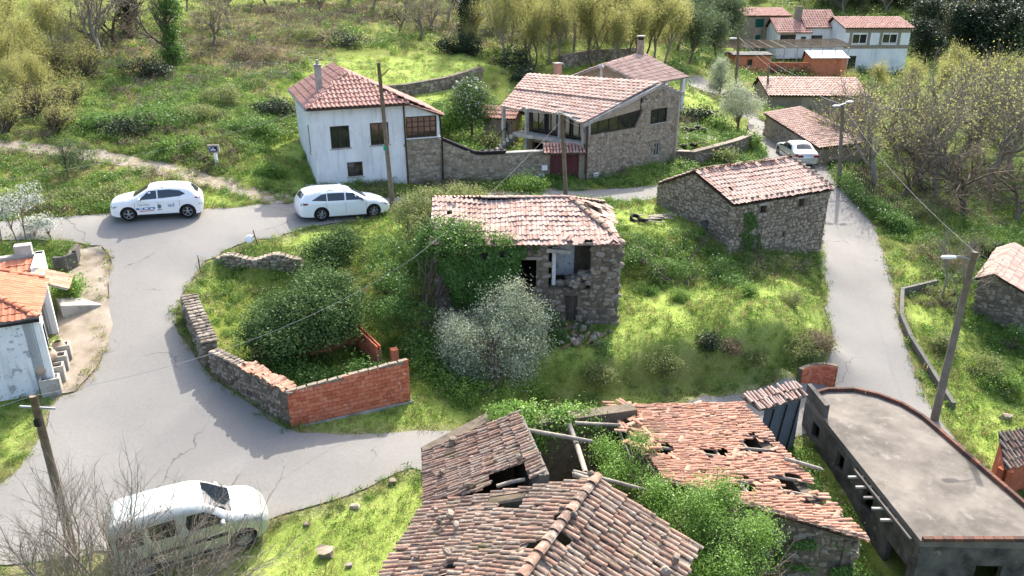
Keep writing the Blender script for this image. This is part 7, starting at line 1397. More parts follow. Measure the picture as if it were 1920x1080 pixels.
# vine over the roofless room of the near ruin, bright elder in front
bush('vine', 'leafy pale green vine sprawling over the roofless wall of the near ruin', 'vine', (1.2, 20.9, -.2), [pxblob(965, 775, 20.6, 42, 18, .5), pxblob(1020, 785, 21, 52, 26, .5), pxblob(1085, 788, 21.4, 40, 22, .5), pxblob(1000, 820, 20.6, 26, 40, .4), pxblob(1140, 795, 21.8, 30, 12, .4)], 15000, .08, .75, 'bright', 41, 6, gap=.45, gf=3.0)
bush('elder_bush', 'bright green leafy bush between the lichen roof and the holed orange roof', 'bush', (6.0, 15.6, -1.4), [pxblob(1330, 985, 16.4, 56, 46, .8), pxblob(1300, 945, 16.8, 40, 34, .7), pxblob(1390, 1030, 15.8, 46, 50, .8), pxblob(1340, 1050, 15.4, 60, 50, .8), pxblob(1425, 985, 16.6, 26, 36, .5), pxblob(1360, 925, 17, 22, 26, .4)], 22000, .065, .55, 'bright', 42, 18, gap=.46, gf=2.4, shell=.3, sg=2.6, clump=26)
bush('elder_bush', 'bright green saplings growing inside the roofless room', 'bush', (3.2, 18.2, -.9), [pxblob(1170, 880, 18.6, 34, 34, .6), pxblob(1200, 840, 19, 20, 24, .4), pxblob(1230, 930, 17.6, 26, 34, .5), pxblob(1140, 850, 19.4, 30, 20, .6), pxblob(1240, 985, 16.8, 20, 30, .4)], 12000, .065, .55, 'bright', 43, 12, gap=.46, gf=2.4, shell=.3, sg=2.6, clump=26)
wall_plant('ivy', 'ivy on the end wall below the holed orange roof', 'ivy', (4.4, 18.15), (.994, -.125), [(1400, 960), (1440, 965), (1460, 1000), (1500, 1000), (1560, 1015), (1590, 1030), (1600, 1080), (1480, 1080), (1440, 1060), (1400, 1080), (1385, 1000)], 6000, .08, .75, 'ivy', 44, .25, 3, .46)
bush('bramble_thicket', 'dark green weeds in the passage beside the concrete building', 'bramble', (11.0, 20.5, -3.2), [(10.9, 24, -2.4, .6, 1.6, .5), (11.1, 21.5, -2.7, .6, 1.8, .5), (11.2, 18.5, -3.1, .6, 1.8, .5)], 9000, .09, .6, 'ivy', 45, 4)
# big camellia and hedges by the houses
g = G(885, 262); t = thing('camellia_tree', g, 'dense rounded camellia tree with pale tips between the two houses', 'tree'); T = Tree(51); T.grow(g-P3(0, 0, .2), np.array([0, 0, 1.]), 1.6, .12, 0, [5, 5], .15, .12, .7, .6); T.wood('trunk', M['bark'], t, False)
foliage('crown', t, [pxblob(882, 190, g[1], 36, 34), pxblob(860, 205, g[1]-.3, 26, 26), pxblob(905, 200, g[1], 26, 30), pxblob(884, 165, g[1]+.3, 26, 22), pxblob(880, 225, g[1]-.3, 34, 22)], 11000, .12, .5, LM['laurel'], 52, .5, .38, 1.8)
P_, d_b = blob_points([pxblob(882, 168, g[1]+.1, 36, 24), pxblob(880, 200, g[1]-.3, 34, 26)], 330, np.random.default_rng(53), .9, .3); V_, F_ = leaf_quads(P_, .13, .8, np.random.default_rng(54), d_b); obj('blossom', V_, F_, LM['blossom'], t)
for i, (u, v, Y, ru, rv, lf, lab, n) in enumerate(((840, 225, 54, 22, 26, 'mid', 'tall leafy shrub against the side of the white house', 3500), (870, 285, 51.5, 36, 16, 'mid', 'low garden greenery behind the tyre topped wall', 3500), (915, 270, 53, 26, 18, 'scrub', 'greenery beside the foot of the porch stair', 2500), (945, 230, 56, 22, 30, 'ivy', 'dark creeper mass left of the porch house', 3500), (985, 345, 44.6, 36, 14, 'mid', 'bright leafy bush at the foot of the boundary wall by the gate', 4200), (1150, 345, 46.8, 46, 11, 'ivy', 'long low bush along the foot of the stone gable', 4200), (1240, 330, 49.6, 26, 16, 'bright', 'bright green bush at the corner of the stone gable', 2500), (695, 356, 43.6, 40, 7, 'ivy', 'dark weeds along the base of the white house', 2500), (960, 120, 70, 34, 34, 'dark', 'dark evergreen tree behind the camellia on the terrace', 5000), (985, 145, 67, 26, 22, 'dark', 'low dark evergreen beside the larger one on the terrace', 3000), (875, 85, 73, 26, 26, 'dark', 'dark evergreen at the foot of the ivy clad trunk', 3500), (838, 85, 73, 16, 12, 'dark', 'small dark bush beside the ivy clad trunk', 1500), (1340, 240, 60, 22, 20, 'mid', 'light green shrub in the terrace garden', 2500), (1395, 262, 57, 26, 12, 'mid', 'strap leaved plant at the base of the garden olive', 2500), (1310, 215, 62, 30, 10, 'dark', 'clipped dark hedge behind the terrace garden', 2500), (1345, 290, 52.8, 30, 8, 'scrub', 'dry planting on top of the curved garden wall', 1800), (128, 540, 29.6, 24, 22, 'bright', 'yellow green bush beside the cottage door', 2600), (20, 455, 33.6, 30, 14, 'mid', 'leafy plants in the bed above the cottage roof', 2500))):
    p = at(u, v, Y); g = np.array([p[0], p[1], gz(p[0], p[1])]); bush('shrub', lab, 'shrub', g, [pxblob(u, v, Y, ru, rv), pxblob(u+ru*.5, v+rv*.2, Y-.2, ru*.6, rv*.7), pxblob(u-ru*.5, v+rv*.25, Y+.2, ru*.6, rv*.65)], n, .11 if Y < 50 else .16, .55, lf, 400+i, 3, gap=.40, gf=1.8)
# ------------------------------------------------------------------ repeated trees (grown once, copied)
def proto(seed, trunk, r, K, wood, leaf=None, nl=0, ls=.1, asp=.5, jit=.25, up=.15, wig=.15, spread=.6, ratio=.65, lean=(0, 0), stems=1, blobs=None, name='tree', flat=.2):
    t = thing(name, (0, 0, 0), '', 'tree'); T = Tree(seed)
    for k in range(stems):
        a = 2*pi*k/stems; T.grow(P3(.15*cos(a)*(stems > 1), .15*sin(a)*(stems > 1), -.3), unit(np.array([lean[0]+.28*cos(a)*(stems > 1), lean[1]+.28*sin(a)*(stems > 1), 1.])), trunk*T.rng.uniform(.85, 1.1), r, 0, K, up, wig, spread, ratio, 6)
    T.wood('trunk', M[wood], t)
    if leaf: T.leaves('crown', LM[leaf], t, nl, ls, asp, jit, flat=flat)
    if blobs: foliage('crown', t, blobs, nl, ls, asp, LM[blobs_leaf], seed)
    return t
USED = set()
def put(pr, base, label, group=None, s_=1., rz=None, sx=None, name=None):
    o = pr if pr.name not in USED else copy_tree(pr)
    USED.add(pr.name); o.location = tuple(map(float, base)); k = s_; o.scale = (sx or k, sx or k, k); o.rotation_euler = (0, 0, rz if rz is not None else random.random()*6.28); o['label'] = label; ROOT[o.name] = np.array(base, float)
    if group: o['group'] = group
    elif 'group' in o: del o['group']
    return o
SP = [proto(501, 5.6, .15, [9, 6, 6], 'bark_light', 'spring', 10000, .13, .6, .5, .25, .13, .55, .48, name='spring_tree'), proto(502, 6.2, .13, [9, 6, 5], 'bark', 'spring', 11000, .13, .6, .5, .28, .14, .5, .44, stems=2, name='spring_tree'), proto(503, 5., .14, [8, 6, 6], 'bark_light', 'spring', 8000, .13, .6, .45, .2, .16, .65, .52, name='spring_tree')]
BR = [proto(511, 2.6, .17, [5, 5, 4, 3], 'bark_light', 'spring', 900, .1, .6, .3, .12, .17, .75, .72, name='bare_tree'), proto(512, 3.0, .16, [5, 5, 5, 2], 'bark_light', 'spring', 900, .1, .6, .3, .14, .16, .7, .68, stems=2, name='bare_tree'), proto(513, 2.4, .15, [5, 5, 4, 3], 'bark', None, 0, up=.05, wig=.2, spread=.8, ratio=.74, name='bare_tree')]
DK = [proto(521, 6, .2, [12, 5, 3], 'bark_dark', 'dark', 9000, .26, .55, .5, -.03, .08, 1.1, .35, name='evergreen_tree'), proto(522, 5, .2, [9, 6, 3], 'bark_dark', 'haze_tree', 8000, .26, .6, .6, .2, .12, .6, .5, name='evergreen_tree'), proto(523, 5, .18, [9, 6, 3], 'bark', 'haze_tree', 8000, .2, .6, .7, .15, .15, .75, .55, name='leafy_tree')]
rs = random.Random(5)
for i, (u, v, k, s_) in enumerate([(945, 118, 0, 1.), (985, 100, 1, 1.05), (1030, 118, 2, 1.1), (1075, 100, 0, 1.2), (1115, 128, 1, 1.1), (1160, 115, 0, 1.15), (1205, 112, 1, 1.15), (1245, 118, 2, 1.2), (1015, 70, 1, 1.), (1090, 62, 0, 1.), (1180, 68, 2, 1.1), (1240, 70, 0, 1.1), (930, 60, 1, 1.), (900, 100, 2, .8), (1140, 80, 2, 1.), (1270, 95, 1, .9), (1060, 85, 2, 1.), (1000, 125, 1, .9), (1050, 122, 0, .95), (1140, 128, 2, 1.), (1185, 125, 1, 1.), (1225, 122, 0, 1.05), (960, 85, 0, 1.), (1110, 95, 2, 1.1), (1040, 50, 1, 1.1), (1130, 50, 0, 1.1), (1210, 45, 1, 1.1), (970, 45, 2, 1.1), (1260, 60, 0, 1.1)]):
    put(SP[k], G(u, v), ['slender tree in fresh yellow green leaf behind the porch house', 'twin stemmed tree in yellow green leaf behind the porch house', 'pale barked tree in yellow green leaf behind the porch house'][k], 'spring trees behind the porch house', s_*.82)
for i, (u, v, k, s_) in enumerate([(700, 20, 0, .8), (750, 60, 2, .8), (790, 75, 0, .8), (810, 60, 1, .7), (655, 15, 1, .8), (600, 20, 2, .7), (760, 25, 1, .8), (840, 40, 0, .8), (560, 5, 0, .8), (500, 10, 2, .8)]):
    put(BR[k], G(u, v), 'thin bare hillside tree in brown leaf litter above the terrace lawn', 'bare trees above the terrace', s_*1.25)
for i, (u, v, k, s_) in enumerate([(20, 215, 0, .62), (80, 200, 1, .55), (150, 130, 2, .9), (190, 110, 1, 1.), (40, 180, 1, .7), (110, 120, 0, .9), (215, 85, 2, 1.), (400, 90, 0, .8), (430, 50, 1, .8), (20, 120, 1, 1.), (60, 150, 0, .8), (260, 60, 2, 1.), (300, 40, 0, 1.), (170, 40, 1, 1.), (90, 40, 2, 1.), (20, 40, 0, 1.), (350, 20, 2, 1.)]):
    put((BR if i in (3, 6, 7, 8) else [SP[2], SP[1], BR[0]])[k], G(u, v), (['nearly bare grey tree on the bushy hillside above the earth track', 'twin stemmed bare tree on the bushy hillside above the earth track', 'crooked leafless tree on the bushy hillside above the earth track'] if i in (3, 6, 7, 8) else ['pale barked budding tree on the bushy hillside above the earth track', 'twin stemmed budding tree on the bushy hillside above the earth track', 'nearly bare grey tree on the bushy hillside above the earth track'])[k], 'hillside trees above the track', s_*(.8 if i not in (3, 6, 7, 8) else 1.25))
for i, (u, v, k, s_) in enumerate([(1640, 352, 0, 1.15), (1690, 372, 2, 1.2), (1720, 345, 1, 1.2), (1600, 300, 1, 1.1), (1755, 375, 0, 1.2), (1808, 402, 2, 1.35), (1850, 360, 0, 1.4), (1890, 330, 1, 1.3), (1790, 320, 0, 1.3), (1680, 300, 2, 1.2), (1740, 290, 1, 1.3), (1905, 420, 2, 1.2), (1660, 260, 0, 1.1), (1830, 290, 1, 1.4), (1640, 225, 2, 1.), (1780, 260, 0, 1.4), (1860, 240, 2, 1.4), (1600, 250, 2, 1.), (1910, 270, 0, 1.4)]):
    put(BR[k], G(u, v), ['grey spreading nearly bare tree in the orchard right of the lane', 'twin stemmed nearly bare tree in the orchard right of the lane', 'fully bare crooked tree in the orchard right of the lane'][k], 'orchard trees right of the lane', s_*1.12)
for i, (u, v, k, s_) in enumerate([(1700, 205, 0, .8), (1750, 190, 2, .9), (1810, 200, 2, 1.), (1860, 195, 2, 1.), (1910, 215, 0, .9), (1640, 180, 2, .75), (1590, 190, 2, .65), (1770, 165, 0, .8)]):
    put(SP[k], G(u, v), 'yellow green budding tree in the dense grove below the cream house', 'budding grove below the far hamlet', s_*.72)
for i in range(70):
    u = rs.uniform(1540, 1980); v = rs.uniform(-20, 78) if u > 1720 else rs.uniform(-20, 20); k = rs.choice([0, 0, 0, 1] if u > 1700 else [0, 1, 1]); put(DK[k], G(u, v), ['dark conifer in the wooded far hillside beyond the cream house', 'grey green tree in the wooded far hillside beyond the cream house'][k], 'wooded far hillside', rs.uniform(1.3, 2.0))
for i in range(26): put(DK[0 if i % 4 else 1], G(rs.uniform(1715, 1960), rs.uniform(66, 128)), ['dark conifer in the wooded far hillside beyond the cream house', 'grey green tree in the wooded far hillside beyond the cream house'][0 if i % 4 else 1], 'wooded far hillside', rs.uniform(.75, 1.15))
for i, (u, v) in enumerate([(1300, 95), (1330, 60), (1290, 50), (1350, 90), (1320, 25), (1360, 40), (1290, 120), (1345, 110), (1420, 6), (1500, 4), (1560, 30), (1600, 26), (1540, 8), (1720, 95), (1735, 70), (1370, 8)]):
    put(DK[2], G(u, v), 'leafy green tree near the far hamlet road', 'green trees near the far hamlet', rs.uniform(.7, 1.1))
for i, (u, v) in enumerate([(1760, 100), (1800, 85), (1660, 30), (1580, 32)]): put(BR[1], G(u, v), 'pale grey bare tree at the edge of the far wood', 'pale bare trees by the far wood', 1.5)
for i, (u, v, r) in enumerate(((30, 110, 50), (95, 90, 40), (60, 165, 46), (120, 155, 38), (10, 195, 40), (100, 205, 34), (160, 100, 34), (50, 50, 46))):
    g = G(u, v+r*1.3); bush('willow_bush', 'loose yellow green leafing bush on the slope above the track', 'bush', g, [pxblob(u, v, g[1], r, r*.7), pxblob(u+r*.6, v+r*.3, g[1]-.4, r*.7, r*.5), pxblob(u-r*.5, v+r*.3, g[1]+.2, r*.6, r*.5)], 1900, .08, .5, 'spring', 800+i, 22, 'leafing bushes above the track', shell=.15, gap=.47, gf=1.6, sg=3.2, clump=18)
# ivy clad trunks on the hill
for i, (u, v, h, lab) in enumerate(((326, 120, 5.5, 'bare tree with ivy wrapped trunk on the hill above the track'), (872, 92, 6.5, 'tall trunk wholly wrapped in dark ivy above the terrace lawn'), (240, 70, 5, 'leaning tree with dark ivy in its limbs at the hill top'))):
    g = G(u, v); t = thing('ivy_clad_tree', g, lab, 'tree'); T = Tree(600+i); T.grow(g-P3(0, 0, .3), np.array([.05, 0, 1.]), h*.8, .22, 0, [6, 5, 4], .15, .12, .8, .5); T.wood('trunk', M['bark'], t, False)
    foliage('ivy', t, [(g[0]+.05*z_, g[1], g[2]+z_, .62+.25*sin(z_*2+i), .6, .8) for z_ in np.arange(.6, h, .7)], 6000, .16, .7, LM['dark' if i else 'ivy'], 610+i, .5, .38)
# garden olives
for i, (u, v, crown) in enumerate(((1383, 246, [(1388, 190, 36, 30), (1365, 205, 22, 20), (1410, 200, 22, 22), (1385, 170, 24, 18)]), (1348, 178, [(1350, 142, 20, 24), (1345, 160, 22, 14), (1352, 122, 12, 14)]))):
    g = G(u, v); t = thing('olive_tree', g, ['silvery olive tree in the terrace garden beside the road', 'slim silvery olive by the road bend beyond the terrace garden'][i], 'tree'); T = Tree(620+i); T.grow(g-P3(0, 0, .2), np.array([.08, 0, 1.]), 1.5, .13, 0, [5, 5, 4], .18, .14, .7, .62); T.wood('trunk', M['bark'], t, False); foliage('crown', t, [pxblob(a, b, g[1], c_, d_) for a, b, c_, d_ in crown], 8000, .13, .34, LM['olive'], 630+i, .3, .44, 1.8, .1)
# bare tree by the van
g = np.array([-9.6, 14.3, gz(-9.6, 14.3)]); t = thing('bare_tree', g, 'leafless many stemmed tree with pale twigs in front of the van', 'tree'); T = Tree(641); T.rmin = .0035
for k, (dx, dy, L) in enumerate(((-1.5, .5, 3.6), (-.9, .7, 3.9), (-.3, .8, 3.9), (.3, .8, 3.7), (.8, .6, 3.4), (1.2, .5, 3.2), (.5, .2, 3.), (-.7, .1, 3.4), (1.7, .7, 3.3), (-1.9, .3, 3.5), (2.2, .5, 2.9), (-2.4, .4, 3.2), (.1, .4, 3.4), (-1.2, .2, 3.), (1.4, .2, 2.8))): T.grow(g+P3(dx*.25, dy*.2, -.2), unit(np.array([dx*.6, dy*.5, 1.])), L, .04, 0, [8, 7, 6], .1, .12, .62, .52, 6)
T.wood('trunk', M['bark_light'], t, False); P_ = np.array(T.tips); P_ = P_[np.random.default_rng(1).integers(len(P_), size=500)]; V_, F_ = leaf_quads(P_, .03, .7, np.random.default_rng(2)); obj('buds', V_, F_, mk('red_bud', [C(130, 70, 66), C(150, 96, 84)], bump=0), t)
for i, (u, v, h) in enumerate(((1765, 560, 2.6), (1785, 585, 2.2), (1805, 545, 2.4))):
    g = G(u, v); t = thing('bare_tree', g, ['small pale bare tree in the grass behind the low wall', 'slim bare sapling behind the bend of the low wall', 'small bare tree beside the dark field barn'][i], 'tree'); T = Tree(650+i); T.grow(g-P3(0, 0, .1), np.array([.1, 0, 1.]), h, .06, 0, [7, 6, 4], .15, .14, .6, .55, 6); T.wood('trunk', M['bark_light'], t, False)
# blossom saplings above the cottage
for i, (u, v, uu, vv, r) in enumerate(((36, 460, 20, 385, 34), (50, 458, 44, 365, 26), (64, 446, 60, 420, 16), (97, 452, 90, 420, 16), (2, 458, -4, 380, 30))):
    g = G(u, v); t = thing('blossom_sapling', g, ['white flowering sapling leaning over the road above the cottage', 'tall thin sapling with white blossom above the cottage', 'short sapling with a few white flowers by the cottage chimney', 'scraggly low sapling beside the raised bed', 'white flowering shrub at the end of the cottage bed'][i], 'sapling'); p = at(uu, vv, g[1]+.3); T = Tree(660+i); T.grow(g-P3(0, 0, .1), unit(p-g), np.linalg.norm(p-g), .035, 0, [6, 4], .1, .1, .6, .4, 6); T.wood('trunk', M['bark'], t, False); foliage('crown', t, [pxblob(uu, vv, g[1]+.3, r, r*.8)], 900, .08, .6, LM['blossom'], 670+i, .3, .47, 2.5)
g = G(130, 335); t = thing('pine_sapling', g, 'feathery young pine on the slope between track and road', 'tree'); T = Tree(681); T.grow(g-P3(0, 0, .1), np.array([0, 0, 1.]), 1.6, .05, 0, [12, 5], .2, .05, .7, .35); T.wood('trunk', M['bark'], t, False); foliage('crown', t, [pxblob(130, 290, g[1], 32, 34), pxblob(132, 315, g[1], 24, 22)], 6000, .16, .08, LM['pine'], 682, .1, .42, 2)
for i, (u, v, ru, rv, lf, lab) in enumerate(((520, 205, 40, 26, 'dark', 'dark ivy mound on the hill behind the white house chimney'), (470, 240, 46, 24, 'ivy', 'leafy bramble bank left of the white house'), (420, 180, 44, 30, 'scrub', 'bramble mound under the leaning hillside tree'), (300, 220, 60, 26, 'ivy', 'broad bramble mound above the track'), (230, 240, 46, 22, 'dark', 'dark bramble hollow beside the track'), (370, 215, 40, 22, 'scrub', 'grey green bramble patch above the street sign'), (160, 230, 44, 20, 'ivy', 'leafy bramble patch near the young pine'), (330, 270, 40, 14, 'mid', 'fresh green growth along the upper edge of the track'), (560, 60, 50, 22, 'scrub', 'wide bramble patch on the slope above the terrace lawn'), (640, 75, 50, 18, 'dark', 'dark bramble patch above the terrace lawn'), (480, 100, 50, 24, 'dry', 'dead brushwood heap on the hillside'), (60, 375, 60, 14, 'scrub', 'brown scrub on the bank over the upper road'), (180, 365, 60, 14, 'scrub', 'scrubby bank behind the crossover car'), (510, 320, 24, 14, 'mid', 'lush clump in the shade of the white house'), (270, 130, 40, 30, 'dark', 'dark ivy tangle below the hilltop trees'), (1270, 130, 30, 22, 'ivy', 'green bushes at the bend of the far road'), (1320, 110, 36, 26, 'ivy', 'hedge bank beside the far road'), (1470, 130, 50, 14, 'dark', 'dark hedge below the far brick wall'))):
    g = G(u, v+rv*.6); bush('bramble_mound', lab, 'bramble', g, [pxblob(u, v, g[1]+.1, ru, rv*.8), pxblob(u+ru*.6, v+rv*.2, g[1]-.1, ru*.6, rv*.6), pxblob(u-ru*.6, v+rv*.2, g[1]+.1, ru*.6, rv*.6)], 4200, .12, .5, lf, 850+i, 8, gap=.43, gf=1.7)
# ivy hedge along the lane below the orchard
HP = [G(1572, 352), G(1600, 380), G(1632, 405), G(1660, 428), G(1682, 440)]
bush('hedge', 'shaggy ivy hedge along the lane edge below the bare orchard', 'hedge', HP[2], [(*(HP[k]+(HP[k+1]-HP[k])*f+P3(.5, .1, .35)), .7, .7, .65) for k in range(4) for f in (.1, .6)], 14000, .10, .65, 'ivy', 691, 8, gap=.40, gf=1.8)
t = thing('iron_fence', G(1655, 372), 'thin rusty iron railing behind the ivy hedge', 'fence')
for i in range(22): p = HP[0]+(HP[3]-HP[0])*(i/22)+P3(1.1, .6, .2); mb = MB(); mb.tube([p, p+P3(0, 0, 1.1)], .018, 4); mb.build('bar', M['bark_dark'], t)
mb = MB(); mb.tube([HP[0]+P3(1.1, .6, 1.15), HP[3]+P3(1.1, .6, 1.15)], .02, 4); mb.build('rail', M['bark_dark'], t)
for i, (u, v, ru, rv, lf, lab) in enumerate(((1705, 395, 46, 26, 'scrub', 'tangle of brushwood under the orchard trees'), (1760, 350, 60, 34, 'dark', 'dark evergreen undergrowth in the middle of the orchard'), (1820, 460, 50, 30, 'scrub', 'brown scrub at the orchard edge above the field barn'), (1760, 480, 60, 36, 'dry', 'pale dry brush beside the lane above the low wall'), (1900, 640, 40, 34, 'ivy', 'dark brambles at the foot of the field barn'), (1830, 690, 46, 28, 'scrub', 'grey green scrub in the meadow behind the lamp post'), (1870, 720, 50, 26, 'mid', 'lush herbs in the meadow behind the lamp post'), (1770, 650, 40, 26, 'scrub', 'rocky scrub beside the low wall'), (1500, 240, 40, 26, 'mid', 'overgrown ivy on the lane wall of the low shed'), (1860, 470, 40, 20, 'dark', 'deep shaded bush behind the field barn roof'))):
    g = G(u, v+rv*.5); bush('shrub', lab, 'shrub', g, [pxblob(u, v, g[1]+.2, ru, rv*.8), pxblob(u+ru*.6, v+rv*.2, g[1], ru*.6, rv*.6), pxblob(u-ru*.6, v+rv*.2, g[1]+.2, ru*.6, rv*.6)], 4500, .09, .5, lf, 700+i, 10, gap=.45, gf=2.2)
# ------------------------------------------------------------------ ground cover: tufts and bramble sprays scattered as one mass each
def tuft(seed, n, h, w_, mat, lean=.5, spread=.1):
    rng = np.random.default_rng(seed); V = []; F_ = []
    for i in range(n):
        a = rng.random()*6.28; r = spread*math.sqrt(rng.random()); b = np.array([r*cos(rng.random()*6.28), r*sin(rng.random()*6.28), -.02]); l = h*rng.uniform(.5, 1.2); d = np.array([cos(a), sin(a), 0]); s_ = np.array([-sin(a), cos(a), 0])*w_; ln = lean*rng.uniform(.2, 1.2)
        k = len(V); V += [b-s_, b+s_, b+d*l*ln*.4+np.array([0, 0, l*.6])+s_*.7, b+d*l*ln*.4+np.array([0, 0, l*.6])-s_*.7, b+d*l*ln+np.array([0, 0, l*(1-.3*ln)])]; F_ += [(k, k+1, k+2, k+3), (k+3, k+2, k+4)]
    return mesh('tuft', V, F_, mat)
def spray(seed, n, r, h, size, asp, mat):
    rng = np.random.default_rng(seed); P, d = blob_points([(0, 0, h*.35, r, r, h*.65), (r*.4, .1, h*.3, r*.6, r*.6, h*.5)], n, rng, .2, .36, 3., size*1.2, 14); V, F_ = leaf_quads(P, size, asp, rng, d, flat=.3); return mesh('spray', V, F_, mat)
def twigs(seed, n, r, h, mat):
    rng = np.random.default_rng(seed); V = []; F_ = []; c = 0
    for i in range(n):
        a = rng.random()*6.28; p0 = np.array([rng.normal(0, r*.4), rng.normal(0, r*.4), 0]); d = np.array([cos(a)*r, sin(a)*r, 0]); P = np.array([p0, p0+d*.35+np.array([0, 0, h*rng.uniform(.6, 1)]), p0+d*.8+np.array([0, 0, h*rng.uniform(.7, 1)]), p0+d*1.2+np.array([0, 0, h*.3])]); v, f = tube_np(P, np.array([.008, .006, .005, .003])*1.3, 3); V.append(v); F_.append(f+c); c += len(v)
    return mesh('twigs', np.concatenate(V), np.concatenate(F_), mat)
def scatter(name, meshes, P, rz, sc, idx, tilt=.15):
    col = bpy.data.collections.new(name+'_source')
    for k, m_ in enumerate(meshes): col.objects.link(bpy.data.objects.new('%s_%02d' % (name, k), m_))
    me = bpy.data.meshes.new(name); me.vertices.add(len(P)); me.vertices.foreach_set('co', np.asarray(P, np.float32).ravel())
    a = me.attributes.new('rot', 'FLOAT_VECTOR', 'POINT'); rng = np.random.default_rng(len(P)); R = np.column_stack([rng.normal(0, tilt, len(P)), rng.normal(0, tilt, len(P)), rz]); a.data.foreach_set('vector', R.astype(np.float32).ravel())
    a = me.attributes.new('scl', 'FLOAT', 'POINT'); a.data.foreach_set('value', np.asarray(sc, np.float32)); a = me.attributes.new('idx', 'INT', 'POINT'); a.data.foreach_set('value', np.asarray(idx, np.int32))
    o = link(bpy.data.objects.new(name, me)); ng = bpy.data.node_groups.new(name+'_scatter', 'GeometryNodeTree'); ng.interface.new_socket('Geometry', in_out='INPUT', socket_type='NodeSocketGeometry'); ng.interface.new_socket('Geometry', in_out='OUTPUT', socket_type='NodeSocketGeometry')
    N = ng.nodes; gi = N.new('NodeGroupInput'); go = N.new('NodeGroupOutput'); ip = N.new('GeometryNodeInstanceOnPoints'); ci = N.new('GeometryNodeCollectionInfo'); ci.inputs[0].default_value = col; ci.inputs['Separate Children'].default_value = True; ci.inputs['Reset Children'].default_value = True
    def att(nm, ty): x = N.new('GeometryNodeInputNamedAttribute'); x.data_type = ty; x.inputs[0].default_value = nm; return x.outputs[0]
    ip.inputs['Pick Instance'].default_value = True; L = ng.links.new
    L(gi.outputs[0], ip.inputs['Points']); L(ci.outputs[0], ip.inputs['Instance']); L(att('idx', 'INT'), ip.inputs['Instance Index']); L(att('rot', 'FLOAT_VECTOR'), ip.inputs['Rotation']); L(att('scl', 'FLOAT'), ip.inputs['Scale']); L(ip.outputs[0], go.inputs[0])
    md = o.modifiers.new('scatter', 'NODES'); md.node_group = ng; return stuff(o)
RG = np.random.default_rng(99)
def area_points(n, x0, x1, y0, y1, dens):
    x = RG.uniform(x0, x1, n); y = RG.uniform(y0, y1, n); k = RG.random(n) < dens(x, y); x, y = x[k], y[k]; return np.column_stack([x, y, interp(HF, x, y)-.02])
FOOT = [[(-11, 42), (-4.2, 44.5), (-6.5, 51.5), (-13.5, 49.2)], [(4.5, 46.9), (11.3, 52.4), (3, 57), (.5, 51.5)], [(-3.2, 30.5), (4.5, 30.5), (4.5, 36.4), (-3.2, 36.4)], [(11, 37.3), (17, 40.3), (14.3, 45.9), (8.3, 42.9)], [(-16.2, 24.4), (-18.6, 30.5), (-30, 26), (-22, 21.8)], [(-2.5, 19), (.3, 19.8), (2, 15.7), (4.3, 14.3), (0, 8), (-4, 11.5)], [(4, 22.5), (8.2, 24.2), (9.8, 17.4), (4.3, 18)], [(11.9, 27.4), (15.6, 27), (16.6, 18.5), (12.2, 18.6)]]
def free(x, y):
    m = np.ones(len(x), bool)
    for f in FOOT: m &= ~inpoly(x, y, f)
    return m
vis = lambda x, y: (np.abs(x) < .82*y+6)
dl = lambda x, y: interp(lawnF, x, y)*(1-interp(dirtF, x, y))*np.clip(.1+1.5*(fbm(x*.6, y*.6, 3)-.25), .08, 1)*free(x, y)*vis(x, y)
GT = [tuft(1, 10, .055, .007, LM['grass'], 1.3, .14), tuft(2, 10, .075, .007, LM['grass'], 1.2, .14), tuft(3, 8, .05, .010, LM['grass'], 1.4, .14), tuft(4, 10, .2, .006, LM['grass_dry'], .6, .1), spray(5, 26, .1, .1, .045, .7, LM['mid'])]
P = np.concatenate([area_points(900000, -34, 30, 11, 46, dl), area_points(160000, -24, 28, 46, 72, dl)])
ix = RG.choice(5, len(P), p=[.36, .3, .2, .07, .07]); far = np.clip(P[:, 1]/26, .8, 1.25)
scatter('grass', GT, P, RG.random(len(P))*6.28, RG.uniform(.6, 1.4, len(P))*np.where(RG.random(len(P)) < .04, 1.8, 1)*far, ix)
# verge tufts along the road edges
P = area_points(500000, -34, 32, 13, 60, lambda x, y: np.clip(1-np.minimum(rdist(ROAD_OUT, x, y), rdist(ROAD_IN, x, y))/.55, 0, 1)*np.where(interp(ONF, x, y) > .5, .25*(np.minimum(rdist(ROAD_OUT, x, y), rdist(ROAD_IN, x, y)) < .16), 1)*vis(x, y)*free(x, y)*np.clip(2.2*fbm(x*.8, y*.8, 2)-.35, 0, 1))
scatter('verge_grass', GT, P, RG.random(len(P))*6.28, RG.uniform(.6, 1.7, len(P)), RG.choice(5, len(P), p=[.3, .3, .1, .2, .1]))
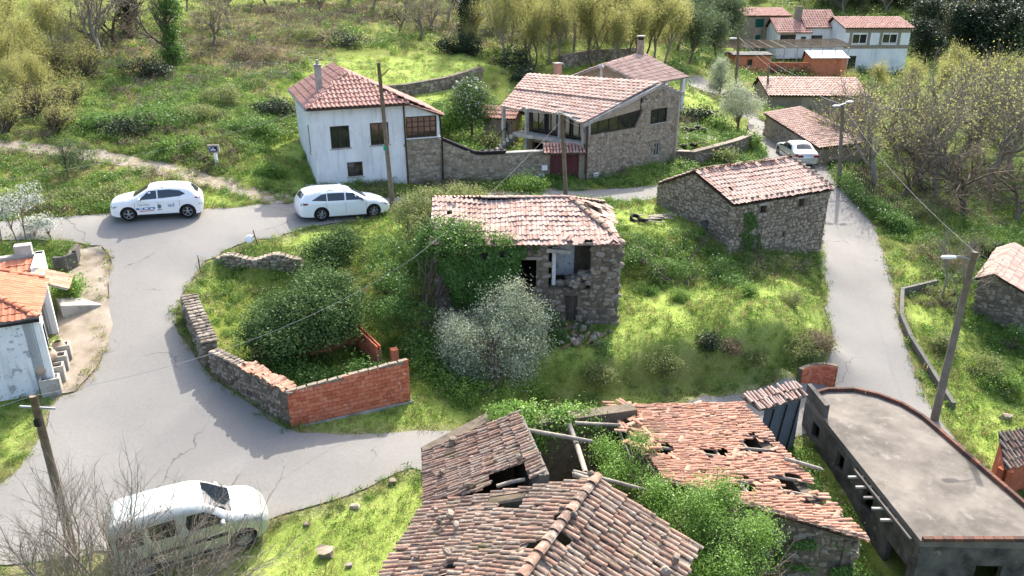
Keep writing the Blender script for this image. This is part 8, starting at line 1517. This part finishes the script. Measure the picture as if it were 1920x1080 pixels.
# rough herbs, brambles, dead stems over the wild ground
dw = lambda x, y: (1-interp(lawnF, x, y))*(1-interp(dirtF, x, y))*(1-.35*interp(litF, x, y))*free(x, y)*vis(x, y)
WS = [spray(11, 110, .34, .34, .085, .55, LM['scrub']), spray(12, 110, .4, .3, .08, .5, LM['ivy']), spray(13, 90, .3, .4, .085, .5, LM['mid']), tuft(14, 40, .34, .008, LM['grass'], .6, .22), tuft(15, 34, .36, .007, LM['grass_dry'], .7, .2), twigs(16, 14, .4, .4, M['bark']), spray(17, 50, .25, .25, .06, .5, LM['dry'])]
P = area_points(115000, -40, 46, 18, 62, lambda x, y: dw(x, y)*np.clip(1.9*fbm(x*.35+4, y*.35, 3)-.25, .1, 1))
nzz = fbm(P[:, 0]*.28+9, P[:, 1]*.28+2, 3); pick = np.where(nzz < .42, RG.choice([1, 1, 2, 3, 3, 2], len(P)), np.where(nzz < .54, RG.choice([0, 2, 3, 3, 2, 1], len(P)), RG.choice([0, 0, 4, 5, 6, 3, 3, 2], len(P))))
scatter('wild_herbs', WS, P, RG.random(len(P))*6.28, RG.uniform(.5, 1.15, len(P))*np.clip(P[:, 1]/38, .62, 1.25), pick)
P = area_points(40000, -90, 125, 60, 230, lambda x, y: (1-.8*interp(lawnF, x, y))*(1-.4*interp(litF, x, y))*(np.abs(x) < .7*y+4)*np.clip(2*fbm(x*.2, y*.2, 3)-.4, .1, 1)*(1-interp(dirtF, x, y)))
scatter('hill_scrub', WS, P, RG.random(len(P))*6.28, RG.uniform(1.2, 2.6, len(P))*np.clip(P[:, 1]/90, .9, 2.2), RG.choice([0, 0, 1, 2, 2, 3, 4], len(P)))
# fallen leaves and dead brushwood among the trees
P = area_points(30000, -60, 40, 42, 110, lambda x, y: interp(litF, x, y)*(1-interp(dirtF, x, y))*vis(x, y)*.7)
scatter('leaf_litter', [spray(21, 60, .5, .06, .09, .7, LM['dry']), twigs(22, 14, .5, .3, M['bark_light']), spray(23, 60, .4, .25, .08, .6, LM['mid']), twigs(24, 20, .6, .5, M['bark'])], P, RG.random(len(P))*6.28, RG.uniform(.7, 1.6, len(P)), RG.choice(4, len(P), p=[.30, .14, .46, .10]))
